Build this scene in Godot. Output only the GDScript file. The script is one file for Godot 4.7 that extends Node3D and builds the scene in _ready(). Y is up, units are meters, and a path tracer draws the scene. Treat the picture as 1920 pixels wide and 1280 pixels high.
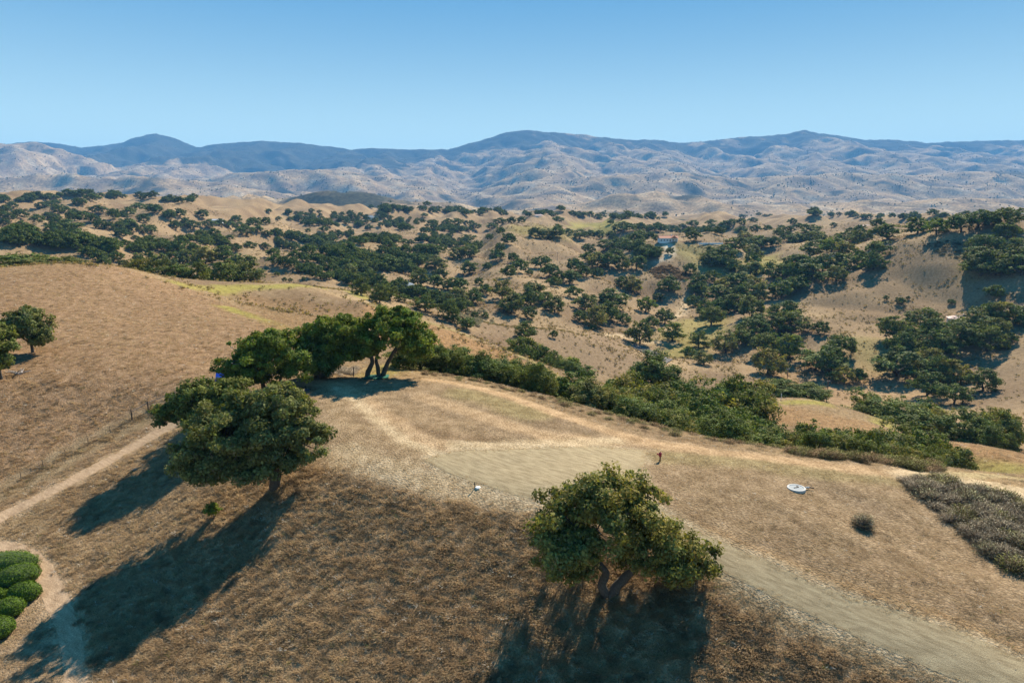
extends Node3D
# Dry oak savanna seen from a low aircraft: a grassy knoll with a gravel pad, oaks, rolling hills and mountains.
# Metres, y up, north (away from the viewer) is -z.

const SPLINE_FLAT := [-1.64251, -0.01176, 1.21475]
const SPLINE := [
	[-18.5, -87.8, -0.7380], [-26.1, -84.9, 0.3786], [-14.6, -90.2, 0.4717], [-4.1, -84.1, 0.1556], [5.0, -77.0, 0.2236], [10.5, -71.0, 0.1231],
	[18.5, -66.0, 0.2508], [28.2, -63.0, 0.3187], [37.5, -61.0, 0.6577], [47.5, -59.3, 0.2775], [2.0, -58.8, -0.5692], [-6.8, -58.8, 0.7400],
	[12.3, -62.0, -0.5447], [-6.3, -70.1, -0.5049], [-15.4, -72.2, -0.4523], [3.5, -52.7, 1.1280], [-19.5, -69.8, 0.5887], [15.4, -47.6, 0.3032],
	[22.6, -40.7, 0.8154], [29.5, -34.5, 0.3539], [24.9, -55.7, -0.3919], [28.7, -50.0, 0.0414], [32.5, -45.1, -0.5959], [41.4, -52.2, -0.5243],
	[36.7, -55.5, -0.1071], [-22.2, -59.7, -0.1508], [6.8, -43.4, -0.2916], [-8.9, -38.4, 0.5339], [7.9, -37.0, 0.2284], [20.3, -35.5, -0.1790],
	[-24.1, -40.9, -0.1310], [-37.5, -47.5, -0.1452], [-46.7, -56.6, -0.1576], [-51.7, -63.6, 0.0252], [-48.3, -72.4, 0.6172], [-43.5, -82.9, -1.0092],
	[-56.4, -70.0, -0.4436], [-52.8, -78.8, -0.4814], [-48.5, -86.7, -0.7765], [-45.8, -90.9, 1.0630], [-16.0, -52.4, -0.4137], [-6.9, -50.5, -0.1394],
	[-2.3, -43.8, -0.7380], [1.7, -48.9, 0.1058], [12.4, -41.8, 0.0686], [16.7, -38.8, -0.6620], [-37.9, -63.4, 0.0624], [-33.9, -73.5, -0.5998],
	[-25.1, -52.3, -0.1557], [-15.6, -58.2, 0.7378], [-3.2, -55.2, -0.3428], [-33.8, -81.3, 1.0246], [-120.0, -160.0, 0.4029], [-112.8, -168.0, -0.6438],
	[-103.8, -175.0, 1.2699], [-82.5, -172.0, -0.1547], [-64.9, -152.0, 0.0826], [-46.8, -137.0, 0.4746], [-41.9, -122.0, 0.3911], [-85.3, -125.0, -0.1724],
	[-69.1, -132.0, -0.4129], [-64.0, -92.0, 0.5002], [-57.7, -101.0, 0.2227], [-64.6, -82.0, 0.1289], [-81.4, -106.0, -0.0033], [-50.6, -113.0, 0.8157],
	[-42.7, -98.0, 0.3802], [-105.0, -262.0, -1.1070], [-79.1, -252.0, 0.6517], [-60.4, -240.0, 72.5111], [-46.4, -226.0, 2.2434], [-30.8, -216.0, 0.0474],
	[-14.8, -206.0, 0.4346], [0.0, -195.0, 0.0474], [14.7, -182.0, 0.6329], [-57.0, -200.0, -0.8189], [-75.2, -207.0, -1.2660], [-18.5, -178.0, 0.1734],
	[-22.6, -140.0, -0.4041], [75.5, -160.0, 1.2262], [64.5, -138.0, -0.4667], [83.5, -150.0, -0.3107], [61.1, -156.0, 0.0014], [55.1, -140.0, 0.4553],
	[77.1, -105.0, 1.2013], [79.4, -100.0, -1.1243], [69.5, -100.0, 3.0936], [75.0, -390.0, -1.4121], [139.3, -290.0, 0.1988], [133.2, -320.0, 0.2074],
	[181.5, -325.0, -0.5946], [109.9, -350.0, 0.0880], [155.6, -240.0, 0.1437], [173.6, -230.0, 0.0035], [225.4, -290.0, -0.0818], [126.7, -500.0, -0.6665],
	[152.6, -570.0, -1.6365], [23.6, -370.0, 0.9578], [9.3, -290.0, 0.1394], [54.7, -360.0, 1.2886], [44.5, -325.0, -0.6544], [-18.6, -390.0, -1.6278],
	[-49.7, -450.0, -0.2611], [-75.4, -480.0, 1.0252], [-96.0, -470.0, -0.6816], [-157.4, -560.0, 0.1550], [-180.0, -500.0, -0.2820], [0.0, -850.0, 1.0822],
	[70.8, -760.0, -0.9009], [18.8, -600.0, -0.5313], [-30.4, -650.0, 0.0670], [56.3, -510.0, 0.4762], [14.4, -455.0, 0.2204], [-47.2, -760.0, -0.1482],
	[161.7, -720.0, 1.1105], [209.3, -720.0, 0.8191], [106.5, -620.0, 1.1934], [105.7, -560.0, 0.4941], [149.9, -640.0, 0.2408], [239.2, -700.0, -1.3970],
	[189.4, -620.0, -1.8316], [250.5, -620.0, 1.1663], [207.2, -540.0, 1.2939], [320.8, -560.0, -0.4999], [350.2, -540.0, 0.5364], [384.7, -520.0, 0.3231],
	[269.7, -500.0, 0.6354], [229.7, -470.0, -0.2610], [246.6, -420.0, -0.6481], [309.2, -470.0, -1.7740], [256.3, -370.0, 0.5348], [184.2, -430.0, 0.7645],
	[149.8, -390.0, 0.1735], [310.2, -410.0, -0.2625], [343.6, -460.0, 1.4033], [340.6, -1300.0, -0.1130], [622.7, -1500.0, 0.0486], [345.7, -950.0, -0.2485],
	[532.1, -1000.0, 0.1435], [852.9, -1500.0, -0.0709], [1082.7, -1500.0, 0.0725], [-69.2, -1500.0, 0.1014], [120.9, -1120.0, 0.2819], [-242.0, -1500.0, 0.1274],
	[-217.1, -1080.0, -0.1152], [-278.3, -1000.0, 0.1976], [-395.2, -1250.0, -0.7414], [-273.4, -800.0, -0.4678], [-657.1, -1300.0, 0.2400], [-846.5, -1400.0, 0.1125],
	[-494.7, -1150.0, 0.6252], [-370.5, -1000.0, -0.0784], [-726.6, -1100.0, -0.3465], [-592.7, -800.0, -0.0897], [-465.8, -850.0, 0.1715], [-331.1, -700.0, 0.2990],
	[-377.5, -600.0, -0.3972], [-244.0, -560.0, 0.2089], [-387.8, -520.0, 0.3282], [-993.1, -1350.0, -0.0218], [100.8, -930.0, -0.4648], [-70.2, -560.0, -0.1427],
	[-76.7, -900.0, -0.3258], [-198.9, -800.0, 0.0713], [0.0, 40.0, -0.2409], [-120.0, 40.0, 0.1907], [120.0, 40.0, 0.1240], [-60.0, -10.0, 0.5754],
	[60.0, -10.0, 0.2636], [110.0, -40.0, -0.0045], [-100.0, -20.0, -0.4567], [-140.0, -70.0, 0.2591], [160.0, -70.0, -0.1317], [-20.0, -112.0, 0.3876],
	[-45.0, -108.0, -1.9291], [0.0, -106.0, 0.0875], [12.0, -98.0, 0.3691], [25.0, -88.0, -0.3765], [38.0, -80.0, -0.1680], [55.0, -76.0, 0.4640],
	[0.0, -130.0, -0.4698], [25.0, -118.0, -0.2102], [45.0, -104.0, -0.0827], [62.0, -95.0, -3.3015], [30.0, -165.0, -1.5828], [45.0, -185.0, 0.4868],
	[70.0, -195.0, 0.7957], [2.0, -233.0, -0.3058], [-25.0, -265.0, -0.9125], [24.0, -222.0, 0.0795], [60.0, -230.0, -0.8762], [100.0, -215.0, -0.6655],
	[100.0, -125.0, -0.7600], [-60.0, -240.0, -72.9421], [-150.0, -235.0, 0.3371], [-100.0, -290.0, 0.3554], [-180.0, -310.0, -0.1104], [-40.0, -360.0, 1.0490],
	[-120.0, -400.0, 0.1563], [20.0, -270.0, 0.0050], [-400.0, -300.0, -0.0885], [-600.0, -500.0, -0.0248], [-900.0, -900.0, 0.1105], [450.0, -300.0, 0.3490],
	[600.0, -550.0, -0.2203], [900.0, -1000.0, 0.0234], [-1200.0, -1700.0, -0.0598], [1500.0, -1900.0, 0.0128], [0.0, -2000.0, -0.1064], [-700.0, -2200.0, 0.0341],
	[700.0, -2300.0, 0.0438], [0.0, -3000.0, 0.0081], [-2200.0, -3000.0, -0.0633], [2200.0, -3000.0, -0.0783], [-2500.0, -1200.0, 0.0356], [2500.0, -1200.0, 0.0188],
	[-600.0, 0.0, 0.0292], [600.0, 0.0, -0.0603], [-300.0, 60.0, 0.0014], [300.0, 60.0, -0.0135], [2500.0, 60.0, -0.0433], [-2500.0, 60.0, -0.0628],
	[-200.0, -120.0, -0.4835], [260.0, -160.0, 0.0873], [420.0, -400.0, -0.4556]]
const SPOT := {"oak_a": [6.76, -43.38], "oak_b": [-22.25, -59.70], "oak_c": [-34.22, -73.41], "oak_d": [-30.85, -83.51], "oak_e": [-19.65, -89.79], "oak_f": [-17.92, -89.84], "oak_g": [-25.63, -87.58], "oak_h": [-73.43, -101.94], "oak_i": [-70.98, -91.66], "hydrant": [13.97, -60.61], "lid": [24.73, -55.37], "marker": [-3.23, -55.22], "fixture": [-25.84, -82.29], "mat": [-18.29, -89.14], "tarp": [-39.53, -91.04], "dead": [-69.55, -93.38], "bush": [27.79, -49.78], "shade_bush": [-27.23, -57.46], "post": [-21.41, -89.27], "white_post": [67.09, -163.33], "house_a": [-72.59, -461.53], "house_b": [156.47, -691.97], "house_c": [269.05, -404.37], "house_d": [530.10, -1031.74], "house_e": [-446.83, -1051.02], "house_f": [-279.22, -1369.84], "house_g": [51.19, -1332.13], "house_h": [-269.86, -543.53], "arena": [195.40, -675.83], "car_a": [-89.24, -485.80], "car_b": [-42.92, -466.08]}
const DRIVEWAY := [-8.2, -59.8, -6.6, -61.1, -4.6, -61.8, -0.5, -62.3, 4.1, -62.8, 8.9, -63.6, 13.3, -63.8, 12.4, -60.2, 11.4, -57.1, 11.3, -53.9, 12.4, -50.7, 14.4, -48.1, 17.7, -45.6, 20.7, -42.9, 23.2, -41, 25, -39.9, 26.7, -38.9, 29.1, -37.2, 30.2, -36.2, 31.3, -35.3, 33.1, -33.6, 29.1, -32.2, 27.8, -33.4, 26.4, -34.7, 25, -35.8, 23.1, -37.3, 21.2, -39, 18.6, -41.2, 16.5, -43, 14.7, -44.6, 12.6, -46, 9.8, -47.8, 5.9, -50.3, 2.6, -52.2, 0, -53.8, -2.8, -55.9, -5.8, -57.6]
const GARDEN_PATH := [-53.3, -61.4, -49.1, -60, -46.6, -59.3, -43.8, -57.7, -40.9, -55.3, -39.1, -53.3, -37.1, -51.3, -34.6, -48.3, -32.4, -45.6, -29.5, -41.6, -28.1, -39.4, -30, -39.5, -31.4, -41.8, -32.6, -43.6, -33.9, -45.3, -35.4, -47.1, -37.5, -49.2, -39.6, -51.6, -41.3, -53.6, -43.2, -55.4, -45.2, -57.2, -47.8, -58.2, -51.6, -59.1]
const DIRT_PATH := [-53.6, -61.8, -53, -65.3, -51.3, -67.8, -49.7, -70.8, -48.2, -74.3, -46.5, -78.2, -44.5, -82.2, -42.5, -85.2, -39.2, -87.8, -33.2, -83.3, -32.6, -81.9, -38, -85.4, -40.5, -82.5, -42.7, -79.8, -44.8, -76.2, -46.4, -72.4, -48, -69, -49.7, -66.3, -51.5, -63.2, -52.1, -59.9]
const VALLEY_ROAD := [75.9, -412.9, 83.3, -408.4, 88.4, -393.8, 90.1, -371.3, 82.2, -352.2, 78.7, -374.4, 76.3, -396.9, 70.5, -400.4]
const PAINT := [
	[1, 0.498, 0.334, 0.204, 0.95, 0, 8, 0.95, 3, [-61.2, -62.1, -59.7, -64.5, -58, -67, -56, -69.5, -54.8, -73.1, -53.4, -76.9, -51.7, -80.9, -49.7, -84.8, -45.4, -90.2, -41.8, -97.9, -41.9, -122, -47.9, -137.1, -65.3, -155.8, -82, -170.9, -91.9, -171.2, -103.3, -174.2, -108, -168.2, -114.8, -166.2, -315.5, -426.4, -327.3, -414.9, -338.6, -404.1, -352.7, -397.7, -385.8, -412.2, -412.1, -418.5]],
	[1, 0.448, 0.310, 0.181, 0.95, 0, 2.5, 1.00, 1.5, [-49.2, -71, -46.8, -73.8, -44.1, -76.6, -40.8, -78.8, -29.8, -69.2, -22.5, -62.8, -16.7, -63.1, -12.9, -59.5, -9.5, -56.9, -6, -55.4, -2.7, -54, 0, -52.3, 2.6, -50.6, 6.1, -47.8, 8.3, -46.4, 10.4, -45, 12.3, -43.7, 14.1, -42.6, 15.9, -41.5, 17.8, -40.1, 19.5, -38.7, 21.1, -37.4, 23, -35.9, 24.6, -34.4, 23.1, -33.1, 21.6, -31.9, 20, -32.2, 18.3, -32.5, 16.7, -32.7, 14.9, -32.9, 13.2, -33.1, 11.4, -33.3, 9.6, -33.5, 7.8, -33.6, 5.9, -33.8, 4.1, -34, 2.2, -34.1, 0.3, -34.3, -1.6, -34.4, -3.5, -34.5, -5.5, -34.6, -7.4, -34.7, -9.4, -34.8, -11.4, -35, -13.4, -35.2, -15.5, -35.5, -17.6, -35.7, -19.7, -36, -21.9, -36.2, -24.3, -38.1, -27, -40.2, -29.9, -42.5, -33, -46.2, -36.7, -50.5, -41.1, -55.7]],
	[1, 0.415, 0.293, 0.173, 0.70, 0, 5, 0.70, 2, [-40.3, -60, -38.7, -62.8, -35.1, -63.3, -33, -56.5, -31.3, -51, -33.8, -49.8]],
	[0, 0.448, 0.342, 0.204, 0.90, 1.8, 1.5, 0.42, 0.8, [-57.3, -63.8, -56, -67.9, -54.1, -72, -52.4, -78.2, -48.8, -83.7, -44.9, -89]],
	[0, 0.282, 0.187, 0.110, 0.60, 0.5, 0.8, 1.90, 0.4, [-56.4, -66.9, -54.7, -72.8, -52.4, -78.2, -50.6, -81.5, -49.3, -84.8, -46.9, -87.2]],
	[1, 0.481, 0.350, 0.215, 0.95, 0, 2, 0.30, 1.2, [-25.2, -84, -18.5, -87.8, -13.4, -85.5, -8.6, -84.1, -4.1, -83.4, 0, -79.5, 3.7, -76, 7.2, -73.1, 10.4, -70.5, 14.6, -68.3, 18.4, -65.6, 21.7, -64.7, 24.9, -63.7, 28, -62.6, 31.2, -62, 34.3, -61.3, 37.3, -60.7, 39.3, -58.9, 35.1, -56.8, 35.4, -53.4, 35.8, -50.3, 35.8, -46.5, 35.7, -43.1, 33.1, -39.6, 31.2, -36.9, 29.7, -37.8, 28.2, -38.9, 26.7, -39.9, 25, -41, 23.3, -42.1, 21.4, -43.6, 19.3, -45.2, 17.2, -46.9, 14.8, -48.6, 13.5, -51.6, 12, -55.5, 12.3, -62, 8.5, -57.9, 5.2, -54.9, 2.2, -53, -0.7, -54.6, -3.7, -55.9, -6.6, -56.7, -9.6, -57.6, -13, -60.4, -17, -64.2]],
	[1, 0.598, 0.440, 0.267, 0.60, 0, 3, 0.25, 1.5, [-21.9, -79.4, -14.7, -68.8, -8.1, -61, -12.5, -62.9, -17.3, -65.4, -21.6, -73.5]],
	[0, 0.830, 0.652, 0.416, 0.75, 0.9, 1.8, 0.25, 0.7, [-16.7, -63.1, -12.9, -59.7, -9.5, -57.2, -6.6, -56.2, -3.7, -55.4, -0.9, -54, 1.8, -52.3]],
	[0, 0.282, 0.187, 0.110, 0.50, 0.8, 1.8, 0.40, 1, [-16, -72.2, -11.2, -68.3, -6.3, -64.1, -1.6, -63.8]],
	[0, 0.365, 0.269, 0.173, 0.55, 1, 2, 0.35, 1, [-11.5, -78.5, -4.8, -73.6, 1.1, -70, 7.4, -69.1]],
	[0, 0.365, 0.269, 0.173, 0.40, 0.8, 1.6, 0.35, 0.8, [-3.4, -68.2, 2.2, -66.4, 7.7, -67.1]],
	[0, 0.415, 0.359, 0.157, 0.55, 1.2, 2.2, 0.40, 1.2, [-5.9, -80.5, -1.3, -77.7, 2.4, -73]],
	[0, 0.432, 0.383, 0.173, 0.45, 1, 1.8, 0.45, 1.2, [14.8, -61.8, 18.5, -61.2, 22.2, -60.8, 25.6, -59.9, 29, -59, 33.8, -58.8]],
	[0, 0.349, 0.253, 0.157, 0.55, 1.2, 2.5, 0.40, 1.5, [21.8, -47.5, 24.2, -46.2, 26.6, -45, 28.1, -43.3, 29.6, -41.7, 30.2, -39.9, 30.8, -38.2]],
	[0, 0.398, 0.293, 0.181, 0.50, 1, 2.2, 0.38, 1.4, [16.6, -53.7, 18.8, -51.9, 20.8, -50.4, 22.4, -48.5, 23.9, -46.8]],
	[0, 0.365, 0.277, 0.188, 0.45, 0.8, 1.6, 0.35, 1, [28.2, -56.2, 30.1, -52.6, 28.9, -53.8]],
	[0, 0.697, 0.497, 0.298, 0.95, 0.9, 0.8, 0.00, 0.3, [-27.8, -85.9, -24.9, -85.5, -21.8, -84, -17.8, -78.2, -14.1, -71.7, -10.3, -65.7, -6.1, -61.3]],
	[0, 0.830, 0.652, 0.416, 0.85, 0.4, 0.6, 0.00, 0.2, [-22.2, -83, -18.4, -77.5, -14.7, -70.7, -10.6, -64, -7.1, -60.9]],
	[0, 0.697, 0.497, 0.298, 0.90, 0.8, 0.9, 0.00, 0.4, [18.3, -65.2, 13.1, -66.4, 8.6, -65.3, 4.3, -65.7, 0, -68.6, -5.5, -74.4, -10.9, -79.2]],
	[0, 0.830, 0.652, 0.416, 0.90, 0.7, 0.9, 0.00, 0.3, [-5.2, -62.8, 0, -63.4, 5.3, -64, 10.3, -65.9]],
	[0, 0.714, 0.497, 0.290, 0.95, 0.8, 0.7, 0.00, 0.2, [-10.7, -88.1, -4.1, -84.5, 0, -80.7, 5.4, -73.7, 10.2, -69.2, 14.6, -65.5, 19.4, -63.6, 22.4, -63, 25.3, -62.3, 28.7, -61.3, 32.1, -60.4, 34.8, -59.8, 37.6, -59.4]],
	[0, 0.830, 0.652, 0.416, 0.95, 1.7, 1, 0.03, 0.5, [37.4, -59.1, 41, -59.3, 43.7, -58.1, 46.5, -55.5]],
	[0, 0.664, 0.554, 0.314, 0.80, 0.8, 1, 0.30, 0.5, [41.9, -61.4, 46.3, -62.6, 50.2, -62.1]],
	[0, 0.598, 0.407, 0.220, 0.70, 0.4, 0.8, 0.35, 0.4, [14.4, -48.6, 18, -45.9, 20.8, -43.2, 23.5, -41.2, 25.3, -40.1, 27, -39.1, 29.3, -37.4, 31.4, -35.5]],
	[0, 0.548, 0.424, 0.259, 0.80, 0.9, 1, 0.30, 0.6, [14.6, -44.2, 16.3, -42.7, 18.5, -40.8, 21, -38.7, 23, -37, 24.9, -35.6, 26.3, -34.1]],
	[0, 0.830, 0.652, 0.416, 0.80, 0.3, 0.6, 0.05, 0.2, [18.6, -41.2, 20.2, -39.9, 21.2, -39.1]],
	[1, 0.548, 0.407, 0.267, 0.90, 0, 0.6, 0.00, 0.2, [-50.8, -58.2, -47.6, -57.9, -44.8, -56.7, -40.7, -52.8, -38.8, -49.4, -38.4, -46.4, -40.5, -44.9]],
	[1, 0.481, 0.350, 0.220, 0.90, 0, 0.8, 0.38, 0.5, [-40.1, -44.3, -38, -45.8, -38.3, -49.3, -33, -43.8, -30.1, -39.6, -33.4, -39.7, -36.6, -39.8]],
	[0, 0.498, 0.465, 0.110, 0.75, 2.2, 4, 0.60, 2.5, [-87.8, -180.1, -90.2, -216.8, -83.1, -227.5, -74.4, -237, -122.2, -457.4, -69.4, -314.5]],
	[0, 0.448, 0.383, 0.141, 0.60, 1.5, 3, 0.60, 1.5, [-45.3, -220.6, -29.7, -208.1, -14.3, -199.3]],
	[0, 0.498, 0.465, 0.110, 0.85, 1.1, 2.2, 0.60, 1.4, [-65.5, -154.8, -57.6, -147, -51, -139.6, -45.2, -133.7]],
	[1, 0.390, 0.253, 0.133, 0.75, 0, 8, 0.90, 4, [-79.5, -210.1, -70.4, -212.4, -60, -210.8, -43.4, -203.2, -40.6, -159.6, -39.8, -124.7, -51.8, -148.5]],
	[0, 0.282, 0.187, 0.110, 0.50, 3, 5, 0.80, 4, [-73.8, -223.3, -60.9, -227.3, -47.4, -214.5]],
	[0, 0.498, 0.465, 0.110, 0.70, 1.5, 3, 0.60, 2, [-17.9, -92.3, -17, -105.3, -19, -147.4]],
	[0, 0.498, 0.465, 0.110, 0.80, 1.6, 2.5, 0.60, 1.5, [68, -159.1, 75.2, -159.3, 146.9, -286, 149.7, -269.4, 85.1, -148.3]],
	[0, 0.548, 0.342, 0.173, 0.80, 4, 6, 0.80, 3, [60.4, -150.9, 66.3, -144.6, 74.1, -141.1]],
	[0, 0.498, 0.465, 0.110, 0.70, 1.5, 2.5, 0.60, 1.5, [67.9, -97.5, 70.2, -95.1, 73.4, -94.1]],
	[0, 0.515, 0.310, 0.149, 0.80, 5, 6, 0.80, 2, [72.2, -104.2, 76.2, -102.5, 146.5, -184.5]],
	[0, 0.498, 0.310, 0.157, 0.60, 6, 8, 0.80, 3, [-17.7, -170.3, -8.1, -167.9, 5.6, -173]],
	[1, 0.548, 0.334, 0.165, 0.85, 0, 3, 0.85, 2, [-45.5, -213, -28.9, -202.2, -14, -194.5, 0, -187.9, 14.5, -178.8, 6.8, -166.6, -7.8, -161.5, -20, -155.4, -31.1, -162.2]],
	[0, 0.548, 0.456, 0.188, 0.80, 0.9, 2, 0.60, 1, [-61.2, -304, -41.3, -306.2, -19.6, -307.1, 1.6, -198.6, 14, -182.8]],
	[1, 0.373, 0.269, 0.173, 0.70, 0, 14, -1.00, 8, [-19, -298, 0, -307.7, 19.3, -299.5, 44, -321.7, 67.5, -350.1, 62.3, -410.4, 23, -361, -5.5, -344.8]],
	[0, 0.498, 0.465, 0.110, 0.75, 16, 25, -1.00, 20, [112.5, -1215.2, 172, -1488.8, 155.4, -1089.5]],
	[0, 0.365, 0.350, 0.079, 0.50, 18, 30, -1.00, 20, [32.2, -834.3, 84.1, -1090.6]],
	[0, 0.481, 0.440, 0.157, 0.60, 14, 20, -1.00, 14, [187.3, -651, 173.8, -658.1, 191.7, -629.7]],
	[0, 0.481, 0.456, 0.126, 0.70, 7, 14, -1.00, 10, [265, -725.3, 227.1, -607.1, 212.7, -592]],
	[0, 0.481, 0.424, 0.133, 0.70, 8, 14, -1.00, 8, [104.5, -422, 113.7, -432.3, 133.8, -481.9, 133.6, -454.3, 102.3, -399.1]],
	[0, 0.664, 0.505, 0.220, 0.70, 3, 6, -1.00, 3, [322.1, -482.2, 312.7, -468.6, 309.2, -453.8]],
	[0, 0.515, 0.440, 0.173, 0.60, 7, 12, -1.00, 7, [206.6, -380.5, 204, -363.6, 193, -353.1]],
	[0, 0.830, 0.652, 0.416, 0.95, 3, 2.5, -1.00, 0.8, [60.9, -424.4, 76.3, -435.2, 87.9, -423.2, 101.3, -422.6]],
	[0, 0.830, 0.652, 0.416, 0.95, 2.6, 2.5, -1.00, 0.8, [115.7, -494.3, 131.5, -522.5, 140.1, -546.1, 147.7, -568]],
	[0, 1.029, 0.913, 0.722, 0.95, 3, 3, -1.00, 1, [154.6, -683.1, 153.7, -669.5, 151.6, -654.7, 142.9, -644.1, 134.2, -637.8]],
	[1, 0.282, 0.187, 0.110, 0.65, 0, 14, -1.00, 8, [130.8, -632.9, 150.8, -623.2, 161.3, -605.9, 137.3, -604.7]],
	[1, 0.382, 0.269, 0.157, 0.65, 0, 30, -1.00, 16, [243.5, -518.2, 276.9, -514, 280.5, -480, 283.4, -449.4, 275.1, -413.4, 232.7, -395, 218.5, -430.3]],
	[1, 0.398, 0.302, 0.188, 0.50, 0, 20, -1.00, 14, [301.7, -525.7, 313.9, -492.8, 298, -451.6, 291.9, -477.8]],
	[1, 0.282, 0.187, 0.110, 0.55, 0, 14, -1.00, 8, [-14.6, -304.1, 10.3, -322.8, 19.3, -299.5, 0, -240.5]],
	[1, 0.581, 0.383, 0.212, 0.60, 0, 20, -1.00, 10, [146.6, -349.4, 164.3, -351.5, 180.7, -350.7, 175.7, -309.1, 140.9, -288.2]],
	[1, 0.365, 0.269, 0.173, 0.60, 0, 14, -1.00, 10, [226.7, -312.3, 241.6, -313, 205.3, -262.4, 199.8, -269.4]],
	[1, 0.664, 0.554, 0.377, 0.95, 0, 0.7, 0.00, 0.2, [-8.2, -59.8, -6.6, -61.1, -4.6, -61.8, -0.5, -62.3, 4.1, -62.8, 8.9, -63.6, 13.3, -63.8, 12.4, -60.2, 11.4, -57.1, 11.3, -53.9, 12.4, -50.7, 14.4, -48.1, 17.7, -45.6, 20.7, -42.9, 23.2, -41, 25, -39.9, 26.7, -38.9, 29.1, -37.2, 30.2, -36.2, 31.3, -35.3, 33.1, -33.6, 29.1, -32.2, 27.8, -33.4, 26.4, -34.7, 25, -35.8, 23.1, -37.3, 21.2, -39, 18.6, -41.2, 16.5, -43, 14.7, -44.6, 12.6, -46, 9.8, -47.8, 5.9, -50.3, 2.6, -52.2, 0, -53.8, -2.8, -55.9, -5.8, -57.6, -8.2, -59.8]],
	[1, 0.664, 0.489, 0.314, 0.90, 0, 0.6, 0.00, 0.2, [-53.3, -61.4, -49.1, -60, -46.6, -59.3, -43.8, -57.7, -40.9, -55.3, -39.1, -53.3, -37.1, -51.3, -34.6, -48.3, -32.4, -45.6, -29.5, -41.6, -28.1, -39.4, -30, -39.5, -31.4, -41.8, -32.6, -43.6, -33.9, -45.3, -35.4, -47.1, -37.5, -49.2, -39.6, -51.6, -41.3, -53.6, -43.2, -55.4, -45.2, -57.2, -47.8, -58.2, -51.6, -59.1, -53.3, -61.4]],
	[1, 0.664, 0.489, 0.314, 0.90, 0, 0.6, 0.00, 0.2, [-53.6, -61.8, -53, -65.3, -51.3, -67.8, -49.7, -70.8, -48.2, -74.3, -46.5, -78.2, -44.5, -82.2, -42.5, -85.2, -39.2, -87.8, -33.2, -83.3, -32.6, -81.9, -38, -85.4, -40.5, -82.5, -42.7, -79.8, -44.8, -76.2, -46.4, -72.4, -48, -69, -49.7, -66.3, -51.5, -63.2, -52.1, -59.9, -53.6, -61.8]]]
const SCRUB_A := [35.3, -58.1, 39.7, -59.5, 42.3, -56.8, 44.9, -53.4, 41.5, -44, 36.5, -42.3, 35.8, -45.5, 35.5, -49.9, 35.9, -54.9]
const SCRUB_B := [27.6, -64.2, 31.4, -63, 35, -61.9, 38, -61.7, 41.1, -61.7, 43.2, -64.8, 39.9, -64.9, 36.9, -65.2, 33.1, -66.4, 29.1, -67.7]
const SCRUB_G := [-14.2, -92.5, -4.2, -87.2, 5.2, -80.2, 10.9, -74, 15.3, -71.6, 19.3, -68.8, 24.3, -66.9, 29.4, -65.7, 32, -71.6, 26.6, -73, 21, -75.1, 16.7, -78, 11.9, -80.4, 5.7, -86.7, -4.6, -93.7, -15.2, -98.9]
const SCRUB_C := [-26.4, -87.9, -24.4, -88.9, -21.5, -91.1, -22.7, -96.5, -25.9, -94.2, -28, -93.2]
const SCRUB_D := [311.1, -521.9, 327.3, -510.2, 333.3, -483.3, 326.1, -454.9, 321, -474.2, 309.6, -498.3]
const SCRUB_E := [-36.8, -423.5, -20.9, -440.9, -9.9, -414.1, -15.7, -328.9, -28.1, -322.1]
const SCRUB_F := [125.2, -628.8, 147, -628.2, 162.5, -611, 154.1, -595.3, 128.1, -605.7]
const FENCE := [-56.6, -67.2, -56, -69.5, -55.2, -71.8, -54.2, -74.1, -53.1, -76.5, -51.9, -79.1, -50.7, -81.8, -49.5, -84.8, -48.3, -86.7, -46.4, -87.9, -44.8, -89, -43, -90.2, -41.4, -91.2]
const FENCE_TALL := [0, 0, 0, 0, 0, 0, 0, 1, 1, 1, 1, 1, 1]
const KNOLL_FENCE := [61.6, -161.4, 63.2, -163.2, 64.9, -164.7, 66, -165]
const POLES := [[140.8, -293.2, 10.9], [130.5, -312.8, 12.2], [44.1, -666.2, 8.5], [-3.9, -617.1, 8.5]]
const MOUNDS := [[-44.79, -54.69, 5.70, 1.93, 0.20, 2.86], [-42.42, -52.96, 3.46, 1.75, 0.70, 2.59], [-40.35, -50.83, 2.53, 1.46, 0.00, 2.16], [-40.21, -48.82, 2.28, 1.43, 0.40, 2.12], [-39.31, -46.38, 2.30, 1.49, 0.00, 2.21], [-42.82, -50.96, 1.86, 1.03, 0.00, 1.53]]
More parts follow.
